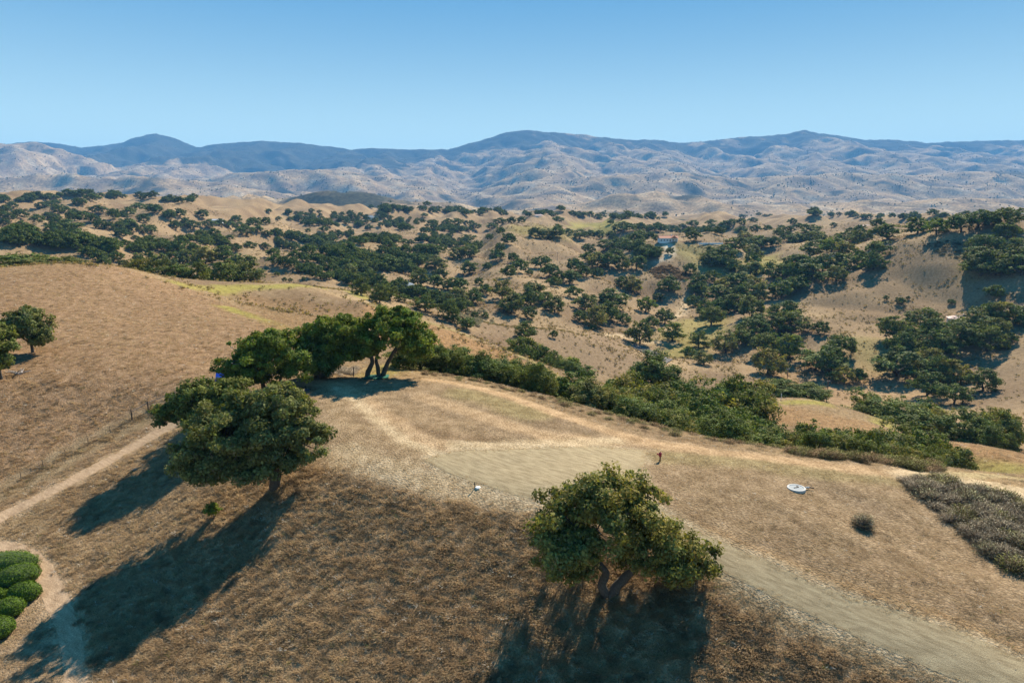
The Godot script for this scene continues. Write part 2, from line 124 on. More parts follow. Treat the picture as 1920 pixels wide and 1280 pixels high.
const CLUSTERS := [
	["on the tan slope above the valley road", "oaks on the tan slope above the valley road"],
	["in the belt left of the tan slope", "oaks in the belt left of the tan slope"],
	["around the grey roofed house", "oaks around the grey roofed house"],
	["in the ravine below the brown ridge", "oaks in the ravine below the brown ridge"],
	["on the valley spur", "oaks on the valley spur"],
	["standing free on the valley meadow", "oaks standing free on the valley meadow"],
	["in the gully below the white house", "oaks in the gully below the white house"],
	["in the clump right of the white house", "oaks in the clump right of the white house"],
	["in the long wooded strip up the right hill", "oaks in the long strip up the right hill"],
	["in the oak belt above the valley road", "oaks in the belt above the valley road"],
	["on the lower slope of the right hill", "oaks on the lower slope of the right hill"],
	["in the dark wood beside the pink roof", "oaks in the wood beside the pink roof"],
	["on the bare right hillside", "small trees on the bare right hillside"],
	["at the top of the right hill", "oaks at the top of the right hill"],
	["on the gold ridge behind the green field", "oaks behind the green field"],
	["scattered on the far right grassland", "oaks scattered on the far right grassland"],
	["in the oak belt above the long brown hill", "oaks above the long brown hill"],
	["on the spotted hills at far left", "oaks on the spotted hills at far left"],
	["on the hillside with the pale blue house", "oaks near the pale blue house"],
	["in the row just beyond the knoll crest", "oaks just beyond the knoll crest"],
	["in the dense grove below the gravel pad", "oaks in the grove below the gravel pad"],
	["in the grove left of the small knoll", "oaks in the gravel pad grove near the small knoll"],
	["in the hedge of oaks behind the concrete lid", "oaks behind the concrete lid"],
	["beyond the small grassy knoll", "oaks beyond the small grassy knoll"],
	["above the left brown hill's brow", "oaks above the left brown hill's brow"],
	["in the gully behind the brown spur", "oaks in the gully behind the brown spur"]]
const OAKS := [
	[0, -68.3, -1102.7, 28.0, 15.0, 1, 1], [0, -41.2, -816.0, 20.4, 15.0, 1, 0], [0, -24.6, -507.9, 8.8, 6.8, 3, 0], [0, -23.4, -652.0, 10.9, 8.4, 0, 0], [0, -26.9, -834.4, 11.7, 9.4, 0, 0],
	[0, -15.2, -689.0, 19.5, 13.0, 2, 0], [0, -12.7, -719.3, 13.2, 11.1, 0, 0], [0, -13.8, -822.8, 13.7, 11.2, 0, 0], [0, -3.8, -744.4, 20.3, 15.0, 0, 0], [0, -2.8, -545.2, 13.6, 11.5, 0, 0],
	[0, 0.9, -668.5, 13.4, 10.1, 2, 0], [0, 6.3, -603.6, 17.7, 15.0, 2, 0], [0, 15.4, -604.6, 8.1, 6.4, 0, 0], [0, 27.3, -635.6, 20.1, 13.8, 0, 1], [0, 33.6, -598.7, 19.0, 13.5, 0, 1],
	[0, 55.5, -608.3, 17.9, 13.5, 0, 0], [1, -134.5, -555.0, 19.0, 15.0, 0, 1], [1, -146.2, -612.2, 18.9, 15.0, 0, 1], [1, -132.2, -590.6, 18.2, 12.8, 1, 1], [1, -137.3, -637.3, 17.4, 12.5, 0, 0],
	[1, -127.0, -617.9, 18.9, 13.3, 0, 1], [1, -127.2, -672.0, 18.2, 15.0, 1, 0], [1, -116.1, -618.9, 26.2, 15.0, 0, 1], [1, -116.5, -680.0, 18.4, 14.1, 0, 0], [1, -101.6, -628.4, 26.5, 15.0, 0, 1],
	[1, -111.6, -718.2, 17.0, 13.9, 0, 0], [1, -92.5, -658.6, 20.0, 15.0, 0, 1], [1, -96.4, -715.6, 21.7, 15.0, 0, 1], [1, -85.0, -712.4, 26.3, 15.0, 0, 1], [1, -73.3, -654.4, 26.3, 15.0, 2, 1],
	[1, -65.8, -630.3, 16.9, 13.2, 1, 0], [1, -94.2, -946.6, 27.0, 15.0, 3, 0], [1, -82.0, -932.2, 18.7, 12.8, 1, 0], [1, -57.8, -729.9, 22.0, 15.0, 2, 1], [1, -45.3, -727.0, 26.7, 15.0, 1, 1],
	[1, -41.7, -666.8, 20.0, 14.3, 0, 1], [2, -125.6, -517.4, 19.5, 13.5, 2, 1], [2, -72.9, -326.8, 11.2, 8.9, 1, 1], [2, -102.9, -494.6, 13.5, 11.5, 3, 0], [2, -61.0, -311.4, 11.1, 9.4, 1, 1],
	[2, -59.4, -327.5, 12.2, 8.6, 1, 1], [2, -53.9, -333.2, 7.9, 5.2, 0, 0], [2, -66.8, -481.7, 16.2, 13.6, 2, 1], [2, -62.0, -454.1, 9.2, 6.4, 0, 0], [2, -54.9, -444.2, 9.0, 6.6, 0, 0],
	[2, -55.6, -483.1, 14.6, 10.5, 0, 1], [2, -45.3, -480.5, 14.5, 9.7, 0, 1], [2, -37.7, -480.0, 16.0, 11.6, 0, 1], [2, -18.7, -476.0, 11.4, 8.9, 1, 0], [3, -42.0, -324.7, 13.1, 9.5, 0, 1],
	[3, -31.0, -325.2, 12.0, 9.9, 0, 1], [3, -36.5, -433.5, 20.3, 15.0, 2, 1], [3, -27.3, -322.3, 6.5, 4.9, 1, 0], [3, -32.0, -418.6, 16.1, 11.7, 0, 1], [3, -21.5, -317.1, 9.7, 6.5, 0, 1],
	[3, -26.1, -451.5, 15.8, 11.4, 0, 1], [3, -22.9, -413.0, 6.2, 4.7, 0, 0], [3, -16.5, -417.6, 5.6, 4.5, 2, 0], [3, -6.7, -465.1, 17.1, 14.6, 3, 1], [3, 0.0, -437.7, 20.4, 13.6, 1, 1],
	[3, 4.8, -454.9, 12.1, 9.4, 0, 0], [3, 6.6, -332.0, 13.1, 8.7, 0, 1], [3, 11.4, -429.4, 11.5, 9.5, 0, 0], [3, 12.7, -460.0, 16.9, 13.7, 0, 1], [3, 21.6, -345.1, 4.8, 4.8, 0, 0],
	[3, 28.7, -453.5, 16.7, 12.2, 1, 1], [4, 16.0, -487.1, 18.2, 12.0, 2, 1], [4, 23.5, -470.5, 14.1, 9.5, 1, 1], [4, 33.0, -537.4, 13.5, 9.4, 0, 0], [4, 39.3, -557.2, 14.9, 12.4, 1, 0],
	[4, 48.6, -563.8, 18.9, 12.6, 0, 1], [4, 45.3, -507.9, 12.7, 10.8, 1, 0], [4, 45.5, -446.9, 10.8, 9.1, 0, 0], [4, 54.2, -530.3, 5.3, 3.7, 3, 0], [4, 52.2, -483.3, 17.0, 13.8, 2, 1],
	[4, 61.4, -513.4, 6.0, 4.9, 0, 0], [4, 52.7, -433.9, 5.5, 4.2, 0, 0], [4, 55.5, -445.7, 21.0, 15.0, 3, 1], [4, 66.9, -468.2, 19.7, 14.4, 0, 1], [4, 75.8, -509.4, 25.8, 15.0, 0, 1],
	[4, 94.1, -580.3, 13.7, 11.2, 0, 0], [4, 77.8, -466.9, 12.6, 9.2, 2, 0], [4, 101.8, -575.6, 21.0, 15.0, 3, 1], [5, 80.1, -417.8, 17.7, 15.0, 1, 1], [5, 103.4, -519.4, 16.8, 14.2, 4, 1],
	[5, 95.9, -463.9, 12.6, 9.2, 1, 0], [5, 122.1, -563.5, 11.1, 8.1, 0, 0], [5, 109.3, -480.0, 15.6, 13.2, 2, 1], [5, 133.9, -580.4, 21.4, 14.5, 0, 1], [5, 150.6, -653.3, 10.3, 8.0, 0, 0],
	[5, 102.6, -425.9, 16.8, 12.9, 4, 1], [6, 61.1, -585.3, 15.7, 11.8, 0, 0], [6, 71.7, -650.0, 15.3, 11.0, 1, 0], [6, 93.5, -839.2, 22.5, 15.0, 1, 0], [6, 78.2, -626.6, 22.1, 15.0, 3, 1],
	[6, 73.9, -589.6, 13.9, 10.3, 0, 0], [6, 117.9, -859.4, 26.0, 15.0, 0, 1], [6, 88.2, -627.9, 24.3, 15.0, 0, 1], [6, 103.8, -689.8, 18.6, 12.5, 0, 0], [6, 100.3, -621.2, 19.3, 15.0, 1, 1],
	[6, 139.5, -843.5, 21.4, 15.0, 0, 0], [6, 160.6, -954.7, 17.7, 12.6, 2, 0], [6, 122.4, -716.0, 25.4, 15.0, 0, 1], [6, 114.2, -626.7, 19.1, 15.0, 0, 1], [6, 144.1, -796.7, 24.3, 15.0, 0, 1],
	[6, 171.2, -921.9, 21.9, 15.0, 4, 0], [6, 130.0, -669.2, 20.5, 13.7, 2, 1], [6, 174.2, -865.8, 20.6, 15.0, 2, 0], [6, 132.9, -648.4, 17.6, 15.0, 1, 0], [6, 150.0, -713.3, 9.7, 8.0, 0, 0],
	[7, 182.7, -694.2, 16.7, 12.6, 5, 0], [7, 188.2, -647.8, 21.4, 15.0, 2, 1], [7, 186.5, -634.9, 27.6, 15.0, 1, 1], [7, 196.1, -628.1, 17.5, 13.3, 0, 0], [7, 202.7, -645.7, 25.9, 15.0, 0, 1],
	[7, 199.6, -612.8, 19.3, 12.9, 0, 1], [7, 221.3, -679.1, 26.2, 15.0, 1, 1], [7, 325.9, -964.4, 28.0, 15.0, 3, 1], [7, 215.0, -612.4, 17.3, 14.7, 0, 0], [7, 250.9, -714.3, 25.2, 15.0, 2, 1],
	[7, 269.1, -759.6, 28.0, 15.0, 0, 1], [7, 281.8, -779.1, 19.3, 13.9, 5, 0], [7, 283.8, -762.8, 19.0, 13.1, 2, 0], [7, 290.3, -761.8, 16.3, 13.5, 1, 0], [8, 184.3, -504.6, 17.5, 15.0, 2, 1],
	[8, 211.1, -550.5, 20.6, 15.0, 0, 1], [8, 200.8, -505.2, 23.2, 15.0, 0, 1], [8, 219.9, -546.1, 11.8, 9.2, 1, 0], [8, 236.4, -585.1, 8.0, 6.1, 1, 0], [8, 220.9, -536.0, 19.3, 15.0, 0, 1],
	[8, 214.5, -511.9, 20.3, 14.0, 0, 1], [8, 234.0, -562.1, 22.3, 15.0, 0, 1], [8, 331.6, -803.2, 28.0, 15.0, 0, 1], [8, 238.2, -554.7, 28.0, 15.0, 0, 1], [8, 232.3, -526.6, 28.0, 15.0, 0, 1],
	[8, 292.3, -663.7, 27.8, 15.0, 1, 1], [8, 322.5, -730.3, 28.0, 15.0, 1, 1], [8, 249.3, -547.3, 22.1, 15.0, 0, 1], [8, 292.8, -628.2, 26.6, 15.0, 4, 1], [8, 245.2, -513.1, 17.4, 13.1, 2, 1],
	[8, 283.7, -587.1, 22.8, 15.0, 3, 1], [8, 262.8, -538.7, 28.0, 15.0, 1, 1], [8, 334.6, -686.2, 25.4, 15.0, 1, 1], [8, 275.9, -544.9, 16.3, 14.0, 1, 0], [8, 332.8, -658.0, 22.1, 15.0, 2, 1],
	[8, 273.6, -516.7, 21.0, 15.0, 0, 1], [8, 287.1, -536.4, 21.9, 15.0, 1, 1], [8, 311.1, -571.4, 28.0, 15.0, 1, 1], [9, 161.1, -614.9, 14.8, 11.8, 1, 0], [9, 145.4, -541.8, 15.0, 11.5, 0, 0],
	[9, 158.5, -581.5, 19.1, 15.0, 0, 1], [9, 157.7, -569.6, 17.7, 14.1, 0, 1], [9, 143.1, -497.1, 17.2, 14.0, 0, 1], [9, 134.8, -454.5, 19.0, 14.4, 1, 1], [9, 175.4, -596.3, 16.2, 11.8, 2, 0],
	[9, 164.6, -540.1, 28.0, 15.0, 1, 1], [9, 152.1, -486.6, 18.7, 14.9, 0, 1], [9, 177.1, -558.0, 23.4, 15.0, 3, 1], [9, 185.0, -560.5, 28.0, 15.0, 0, 1], [9, 163.7, -489.3, 23.2, 15.0, 1, 1],
	[9, 174.2, -513.7, 16.3, 12.9, 0, 1], [9, 203.6, -582.4, 22.6, 15.0, 2, 1], [9, 161.4, -452.5, 20.8, 15.0, 1, 1], [9, 189.2, -530.8, 18.8, 13.3, 3, 1], [10, 103.2, -389.8, 9.4, 7.8, 3, 0],
	[10, 114.2, -408.0, 15.5, 11.3, 1, 1], [10, 105.6, -364.6, 11.4, 7.9, 2, 1], [10, 126.2, -393.7, 17.9, 14.7, 2, 1], [10, 139.3, -402.1, 15.6, 11.4, 1, 1], [10, 150.0, -415.2, 26.5, 15.0, 0, 1],
	[10, 144.6, -380.7, 19.0, 15.0, 1, 1], [10, 135.3, -349.3, 20.0, 15.0, 3, 1], [10, 172.3, -428.4, 23.1, 15.0, 0, 1], [10, 155.7, -374.1, 21.6, 15.0, 4, 1], [10, 171.6, -414.6, 28.0, 15.0, 1, 1],
	[10, 163.2, -348.8, 26.3, 15.0, 0, 1], [10, 187.1, -405.1, 11.9, 9.1, 0, 0], [10, 173.9, -359.3, 16.0, 12.7, 0, 1], [10, 163.8, -335.7, 8.7, 6.7, 0, 0], [10, 182.2, -369.4, 17.6, 14.7, 1, 1],
	[10, 167.7, -332.6, 11.2, 9.6, 3, 1], [10, 174.4, -333.4, 10.7, 9.1, 3, 0], [11, 217.0, -379.3, 21.8, 15.0, 1, 1], [11, 194.3, -334.3, 28.0, 15.0, 0, 1], [11, 208.6, -356.1, 17.9, 14.4, 0, 1],
	[11, 219.8, -366.4, 17.1, 13.7, 1, 1], [11, 245.2, -400.5, 25.0, 15.0, 1, 1], [11, 215.2, -348.0, 16.4, 13.3, 1, 1], [11, 190.6, -300.7, 17.8, 11.8, 0, 1], [11, 209.4, -333.1, 17.0, 12.7, 3, 1],
	[11, 232.3, -366.5, 21.7, 15.0, 0, 1], [11, 206.5, -319.3, 20.3, 15.0, 0, 1], [11, 223.9, -347.5, 20.7, 15.0, 0, 1], [11, 250.9, -390.3, 7.4, 5.6, 1, 0], [11, 210.5, -314.9, 16.4, 12.9, 3, 1],
	[11, 191.7, -283.7, 13.7, 9.5, 0, 1], [11, 238.8, -355.7, 25.7, 15.0, 1, 1], [11, 252.8, -369.2, 22.4, 15.0, 2, 1], [11, 210.8, -294.2, 14.2, 10.7, 0, 1], [11, 264.1, -373.4, 18.3, 14.6, 0, 1],
	[11, 243.9, -341.2, 19.6, 15.0, 1, 1], [11, 255.9, -354.1, 16.0, 12.1, 2, 1], [11, 270.0, -370.9, 21.4, 15.0, 3, 1], [11, 255.0, -342.1, 8.5, 6.7, 1, 0], [11, 272.2, -363.4, 18.2, 12.1, 0, 1],
	[12, 257.8, -466.2, 4.3, 4.3, 0, 0], [12, 262.4, -456.6, 8.4, 5.7, 1, 0], [12, 270.2, -460.9, 3.2, 3.2, 3, 0], [12, 287.5, -442.0, 6.0, 4.1, 0, 0], [12, 301.8, -423.3, 13.0, 9.4, 0, 0],
	[13, 328.3, -558.3, 23.7, 15.0, 1, 1], [13, 326.3, -530.4, 21.8, 15.0, 4, 1], [13, 338.7, -520.7, 22.8, 15.0, 0, 1], [13, 313.8, -463.6, 16.8, 13.9, 0, 1], [13, 350.1, -518.4, 22.9, 15.0, 0, 1],
	[13, 312.0, -453.1, 27.5, 15.0, 1, 1], [13, 320.0, -464.8, 27.3, 15.0, 1, 1], [13, 329.3, -478.5, 21.3, 15.0, 0, 1], [13, 355.2, -513.4, 16.6, 13.0, 0, 0], [13, 317.3, -447.5, 16.5, 11.8, 1, 1],
	[13, 349.9, -487.3, 19.0, 13.4, 1, 1], [13, 364.2, -508.7, 28.0, 15.0, 1, 1], [13, 336.9, -458.0, 21.8, 14.9, 1, 1], [13, 323.8, -433.4, 28.0, 15.0, 0, 1], [13, 333.6, -446.1, 26.0, 15.0, 1, 1],
	[14, -98.1, -1231.4, 24.7, 15.0, 2, 0], [14, -90.5, -1358.9, 22.7, 15.0, 3, 0], [14, -70.5, -1304.9, 28.0, 15.0, 0, 0], [14, -38.8, -1312.1, 28.0, 15.0, 2, 0], [14, -19.8, -1182.6, 27.6, 15.0, 1, 0],
	[14, 0.0, -1132.9, 18.1, 14.9, 3, 0], [14, 15.7, -1113.0, 17.8, 13.2, 0, 0], [14, 27.0, -807.1, 18.8, 14.7, 1, 0], [14, 41.6, -807.2, 28.0, 15.0, 2, 1], [14, 52.5, -813.7, 21.7, 14.8, 1, 0],
	[14, 89.0, -1359.6, 28.0, 15.0, 0, 0], [14, 56.9, -866.6, 13.0, 11.1, 0, 0], [14, 84.9, -1045.8, 15.7, 12.2, 0, 0], [14, 100.2, -1022.0, 28.0, 15.0, 0, 1], [14, 119.3, -1051.4, 24.7, 15.0, 0, 0],
	[14, 132.6, -1049.0, 21.1, 15.0, 1, 0], [14, 148.0, -1024.4, 20.7, 15.0, 0, 0], [14, 161.2, -1043.6, 28.0, 15.0, 2, 0], [14, 174.2, -1025.6, 24.3, 15.0, 1, 0], [15, 201.7, -783.2, 16.2, 12.0, 2, 0],
	[15, 351.3, -1341.6, 27.7, 15.0, 2, 0], [15, 330.4, -1189.5, 18.5, 15.0, 1, 0], [15, 386.1, -1343.4, 23.3, 15.0, 3, 0], [15, 215.6, -721.7, 15.1, 10.7, 3, 0], [15, 348.3, -1133.9, 19.8, 15.0, 1, 0],
	[15, 357.3, -1126.5, 17.7, 13.8, 3, 0], [15, 366.2, -1105.5, 19.4, 14.0, 0, 0], [15, 353.1, -1059.6, 21.6, 15.0, 0, 0], [15, 547.7, -1576.1, 25.0, 15.0, 0, 0], [15, 367.1, -1041.8, 18.4, 15.0, 0, 0],
	[15, 382.9, -1034.2, 16.5, 11.3, 0, 0], [15, 341.7, -881.4, 17.3, 13.6, 0, 0], [15, 484.1, -1243.0, 20.0, 15.0, 1, 0], [15, 330.2, -825.4, 17.8, 15.0, 2, 0], [15, 348.5, -868.1, 14.0, 9.7, 0, 0],
	[15, 508.0, -1253.4, 18.0, 15.0, 0, 0], [15, 361.8, -871.8, 14.2, 9.3, 1, 0], [15, 352.3, -814.6, 28.0, 15.0, 0, 1], [15, 561.9, -1284.1, 27.1, 15.0, 0, 0], [15, 513.3, -1104.9, 12.2, 9.1, 1, 0],
	[15, 354.9, -724.1, 9.4, 6.9, 0, 0], [15, 346.8, -687.1, 15.4, 13.2, 1, 0], [15, 359.0, -678.0, 15.3, 11.6, 1, 0], [16, -250.4, -450.7, 17.5, 12.1, 3, 1], [16, -137.5, -251.1, 10.9, 7.8, 3, 1],
	[16, -272.1, -508.8, 19.6, 15.0, 0, 1], [16, -130.1, -251.1, 11.9, 9.0, 2, 1], [16, -259.9, -511.8, 20.7, 14.8, 1, 1], [16, -278.7, -569.0, 19.0, 13.5, 0, 1], [16, -123.2, -251.1, 11.2, 7.7, 0, 1],
	[16, -258.0, -542.2, 24.0, 15.0, 1, 1], [16, -265.0, -572.2, 18.9, 13.5, 0, 1], [16, -115.9, -251.1, 11.1, 8.7, 1, 1], [16, -229.5, -511.4, 22.4, 15.0, 3, 1], [16, -125.2, -287.7, 13.8, 10.3, 0, 1],
	[16, -218.8, -519.5, 21.4, 15.0, 0, 1], [16, -123.8, -303.5, 16.4, 11.8, 1, 1], [16, -200.5, -508.2, 20.8, 15.0, 1, 1], [16, -118.0, -306.9, 14.5, 11.8, 2, 1], [17, -614.9, -837.2, 15.6, 10.4, 1, 0],
	[17, -658.5, -901.7, 14.9, 12.2, 0, 0], [17, -603.7, -823.1, 13.6, 10.9, 0, 0], [17, -608.4, -839.4, 13.8, 10.9, 2, 0], [17, -804.7, -1120.9, 20.7, 15.0, 1, 0], [17, -615.0, -868.1, 24.8, 15.0, 0, 0],
	[17, -509.6, -718.4, 16.1, 12.6, 0, 0], [17, -471.8, -679.6, 11.0, 8.9, 0, 0], [17, -519.6, -756.7, 16.1, 12.6, 1, 0], [17, -783.5, -1157.3, 23.3, 15.0, 0, 0], [17, -626.1, -935.0, 15.9, 10.9, 0, 0],
	[17, -783.3, -1177.7, 23.6, 15.0, 0, 0], [17, -458.5, -689.3, 20.7, 15.0, 1, 0], [17, -621.5, -942.0, 15.0, 10.9, 4, 0], [17, -787.7, -1203.5, 24.0, 15.0, 1, 0], [17, -498.7, -758.6, 18.2, 13.1, 0, 0],
	[17, -629.9, -963.6, 21.1, 15.0, 3, 0], [17, -461.0, -706.0, 16.9, 12.7, 0, 0], [17, -331.2, -506.1, 14.1, 11.7, 0, 0], [17, -629.1, -977.9, 15.5, 11.6, 2, 0], [17, -459.9, -717.3, 25.6, 15.0, 0, 1],
	[17, -509.9, -803.5, 17.4, 14.6, 2, 0], [17, -323.2, -505.5, 9.0, 6.6, 0, 0], [17, -447.6, -703.5, 22.2, 15.0, 0, 0], [17, -625.2, -989.3, 13.7, 9.7, 0, 0], [17, -652.8, -1046.7, 18.5, 14.2, 0, 0],
	[17, -617.2, -987.6, 17.5, 11.7, 0, 0], [17, -651.4, -1055.2, 16.5, 11.0, 1, 0], [17, -503.7, -815.3, 22.4, 15.0, 0, 0], [17, -323.1, -522.7, 15.4, 11.6, 0, 0], [17, -662.2, -1099.0, 25.7, 15.0, 4, 0],
	[17, -481.0, -797.3, 14.0, 10.9, 0, 0], [17, -293.0, -484.1, 13.2, 10.9, 1, 0], [17, -615.9, -1033.6, 28.0, 15.0, 0, 0], [17, -465.7, -782.0, 16.7, 13.6, 0, 0], [17, -433.2, -729.7, 11.3, 9.5, 3, 0],
	[17, -285.9, -480.1, 11.2, 7.5, 1, 0], [17, -314.1, -530.1, 7.2, 5.3, 1, 0], [17, -459.7, -788.5, 16.7, 12.0, 0, 0], [17, -300.1, -513.4, 10.9, 7.5, 0, 0], [17, -477.8, -832.3, 17.6, 14.6, 2, 0],
	[17, -288.4, -497.8, 12.5, 8.8, 0, 0], [17, -301.5, -521.8, 12.1, 8.8, 1, 0], [17, -457.0, -803.2, 16.9, 13.6, 3, 0], [17, -517.3, -918.4, 19.3, 13.0, 1, 0], [17, -437.9, -774.6, 20.8, 15.0, 1, 0],
	[17, -278.5, -488.8, 8.4, 7.0, 0, 0], [17, -306.7, -543.9, 9.4, 7.3, 0, 0], [17, -457.2, -822.2, 25.1, 15.0, 2, 0], [17, -520.9, -942.6, 19.7, 15.0, 0, 0], [17, -453.4, -824.4, 18.8, 14.6, 3, 0],
	[17, -439.2, -802.4, 9.1, 7.0, 2, 0], [17, -606.5, -1128.2, 28.0, 15.0, 3, 0], [17, -373.0, -689.4, 7.8, 6.0, 0, 0], [17, -479.6, -902.3, 20.4, 14.7, 4, 0], [17, -450.3, -844.2, 19.1, 14.5, 2, 0],
	[17, -500.4, -962.8, 19.9, 15.0, 3, 0], [17, -453.5, -867.3, 17.9, 12.4, 0, 0], [17, -492.1, -960.8, 19.8, 14.8, 2, 0], [17, -475.4, -957.6, 16.0, 13.5, 0, 0], [18, -475.0, -961.8, 19.7, 15.0, 4, 0],
	[18, -460.5, -944.4, 19.3, 15.0, 4, 0], [18, -472.6, -985.4, 20.0, 15.0, 0, 0], [18, -460.5, -976.2, 14.4, 11.9, 0, 0], [18, -298.6, -634.7, 12.9, 8.8, 0, 0], [18, -450.5, -972.2, 25.0, 15.0, 1, 0],
	[18, -308.1, -676.0, 12.4, 8.3, 0, 0], [18, -466.1, -1044.5, 22.9, 15.0, 1, 0], [18, -296.0, -669.3, 15.9, 12.4, 0, 0], [18, -438.7, -1003.2, 21.9, 15.0, 0, 0], [18, -316.2, -729.8, 15.9, 13.5, 0, 0],
	[18, -434.6, -1030.9, 16.8, 13.5, 0, 0], [18, -293.4, -702.1, 16.5, 12.1, 0, 0], [18, -428.0, -1046.7, 20.7, 14.2, 3, 0], [18, -241.1, -598.7, 12.9, 8.7, 3, 0], [18, -446.8, -1122.4, 22.1, 15.0, 0, 0],
	[18, -426.4, -1083.2, 23.3, 15.0, 0, 0], [18, -318.1, -820.2, 23.5, 15.0, 2, 0], [18, -293.5, -766.5, 17.8, 12.0, 3, 0], [18, -323.3, -867.2, 24.7, 15.0, 1, 0], [18, -308.3, -839.7, 13.4, 10.0, 0, 0],
	[18, -288.8, -802.7, 14.2, 11.0, 0, 0], [18, -325.5, -915.1, 16.2, 12.1, 3, 0], [18, -299.8, -842.2, 13.4, 9.3, 3, 0], [18, -198.6, -571.5, 14.1, 9.7, 0, 0], [18, -184.9, -534.6, 13.2, 10.3, 0, 0],
	[18, -171.5, -495.8, 5.2, 4.2, 0, 0], [18, -291.4, -865.4, 12.2, 8.8, 0, 0], [18, -281.1, -842.3, 17.0, 13.8, 2, 0], [18, -176.3, -529.2, 13.0, 9.9, 0, 0], [18, -159.7, -477.5, 4.2, 4.2, 2, 0],
	[18, -155.7, -477.6, 3.8, 3.8, 0, 0], [18, -169.0, -527.9, 12.0, 10.2, 1, 0], [18, -174.6, -550.9, 11.6, 9.7, 4, 0], [18, -268.0, -848.5, 14.1, 11.8, 1, 0], [18, -147.3, -479.9, 3.8, 3.8, 0, 0],
	[18, -167.4, -550.5, 11.5, 8.9, 0, 0], [18, -150.1, -514.0, 15.2, 11.1, 1, 0], [18, -161.2, -553.8, 10.6, 8.3, 0, 0], [18, -135.7, -487.7, 10.1, 6.8, 0, 0], [19, -15.0, -100.1, 8.9, 5.0, 1, 1],
	[19, -14.2, -104.0, 9.8, 5.0, 0, 1], [19, -12.0, -108.0, 6.8, 5.0, 0, 1], [19, -11.8, -113.8, 9.6, 5.0, 1, 1], [19, -10.0, -102.6, 6.1, 5.0, 1, 1], [19, -10.0, -112.0, 9.9, 6.5, 0, 1],
	[19, -8.8, -106.9, 6.9, 5.0, 1, 1], [19, -7.2, -110.1, 5.5, 5.0, 1, 0], [19, -6.8, -106.0, 7.2, 5.0, 0, 1], [19, -5.2, -103.9, 8.7, 5.0, 0, 1], [19, -5.0, -116.0, 8.7, 7.9, 0, 0],
	[19, -3.2, -108.0, 9.6, 5.0, 0, 1], [19, -0.3, -104.0, 8.1, 5.0, 1, 1], [19, -0.2, -120.4, 8.6, 7.8, 0, 0], [19, 0.0, -118.0, 10.3, 9.3, 1, 1], [19, 1.4, -105.7, 7.8, 5.0, 2, 1],
	[19, 2.4, -114.9, 8.6, 7.8, 0, 1], [19, 2.6, -116.0, 9.7, 8.8, 2, 0], [19, 2.8, -100.0, 6.8, 5.0, 1, 1], [19, 3.6, -94.4, 6.1, 5.0, 1, 1], [19, 4.5, -98.0, 5.5, 5.0, 2, 1],
	[19, 7.3, -100.8, 5.5, 5.0, 1, 0], [20, 5.2, -109.3, 5.9, 5.0, 0, 1], [20, 7.6, -112.0, 6.4, 5.5, 1, 1], [20, 8.1, -108.4, 9.1, 5.0, 0, 1], [20, 9.6, -108.0, 9.6, 5.9, 0, 1],
	[20, 13.3, -130.0, 13.9, 12.7, 0, 1], [20, 11.4, -98.6, 9.3, 5.0, 2, 1], [20, 16.0, -132.7, 12.5, 11.3, 0, 1], [20, 12.9, -104.0, 10.3, 5.5, 1, 1], [20, 13.1, -97.2, 6.3, 5.0, 3, 1],
	[20, 13.5, -98.0, 6.6, 5.0, 1, 1], [20, 16.5, -105.4, 8.3, 6.5, 0, 1], [20, 18.1, -112.0, 10.1, 9.1, 3, 1], [20, 22.9, -138.0, 15.4, 14.0, 3, 1], [20, 24.0, -139.9, 15.4, 14.0, 0, 1],
	[20, 27.2, -153.7, 15.4, 14.0, 1, 1], [20, 17.5, -95.0, 8.9, 5.0, 0, 1], [20, 18.8, -102.0, 10.1, 5.7, 3, 1], [20, 28.9, -150.0, 15.4, 14.0, 3, 1], [20, 20.8, -99.5, 10.3, 5.0, 1, 1],
	[20, 25.5, -120.2, 13.1, 11.9, 1, 1], [20, 40.5, -190.4, 17.0, 9.1, 1, 1], [20, 27.1, -126.0, 15.4, 14.0, 2, 1], [20, 40.6, -190.0, 17.8, 12.9, 0, 1], [20, 23.2, -102.0, 11.2, 6.8, 0, 1],
	[20, 22.1, -90.9, 7.6, 5.0, 1, 1], [20, 29.8, -122.8, 12.3, 11.2, 3, 1], [20, 31.7, -128.0, 15.2, 13.8, 0, 1], [20, 24.5, -96.0, 8.5, 5.2, 3, 1], [21, 27.4, -109.4, 9.3, 8.5, 1, 1],
	[21, 35.2, -128.8, 15.4, 14.0, 0, 1], [21, 30.9, -112.0, 12.9, 11.7, 1, 1], [21, 37.0, -130.0, 15.4, 14.0, 3, 1], [21, 30.1, -98.4, 9.3, 6.8, 0, 1], [21, 31.9, -104.0, 10.7, 9.7, 0, 1],
	[21, 44.0, -140.0, 15.0, 13.6, 0, 1], [21, 26.7, -82.4, 7.3, 5.0, 0, 1], [21, 28.7, -86.0, 8.1, 5.0, 1, 1], [21, 47.9, -141.1, 13.3, 10.5, 1, 1], [21, 38.2, -112.0, 12.1, 11.0, 0, 1],
	[21, 47.8, -138.0, 15.1, 13.6, 1, 1], [21, 48.8, -139.9, 11.7, 10.6, 1, 1], [21, 38.1, -107.4, 11.1, 10.1, 0, 1], [21, 33.7, -93.4, 9.2, 5.3, 1, 1], [21, 49.6, -139.1, 14.5, 11.6, 3, 1],
	[21, 35.0, -96.0, 10.0, 7.9, 1, 1], [21, 54.6, -146.0, 11.4, 10.3, 3, 1], [21, 38.9, -100.0, 9.9, 9.0, 0, 1], [21, 35.1, -88.0, 8.7, 5.1, 0, 1], [21, 70.0, -176.3, 11.3, 5.0, 3, 1],
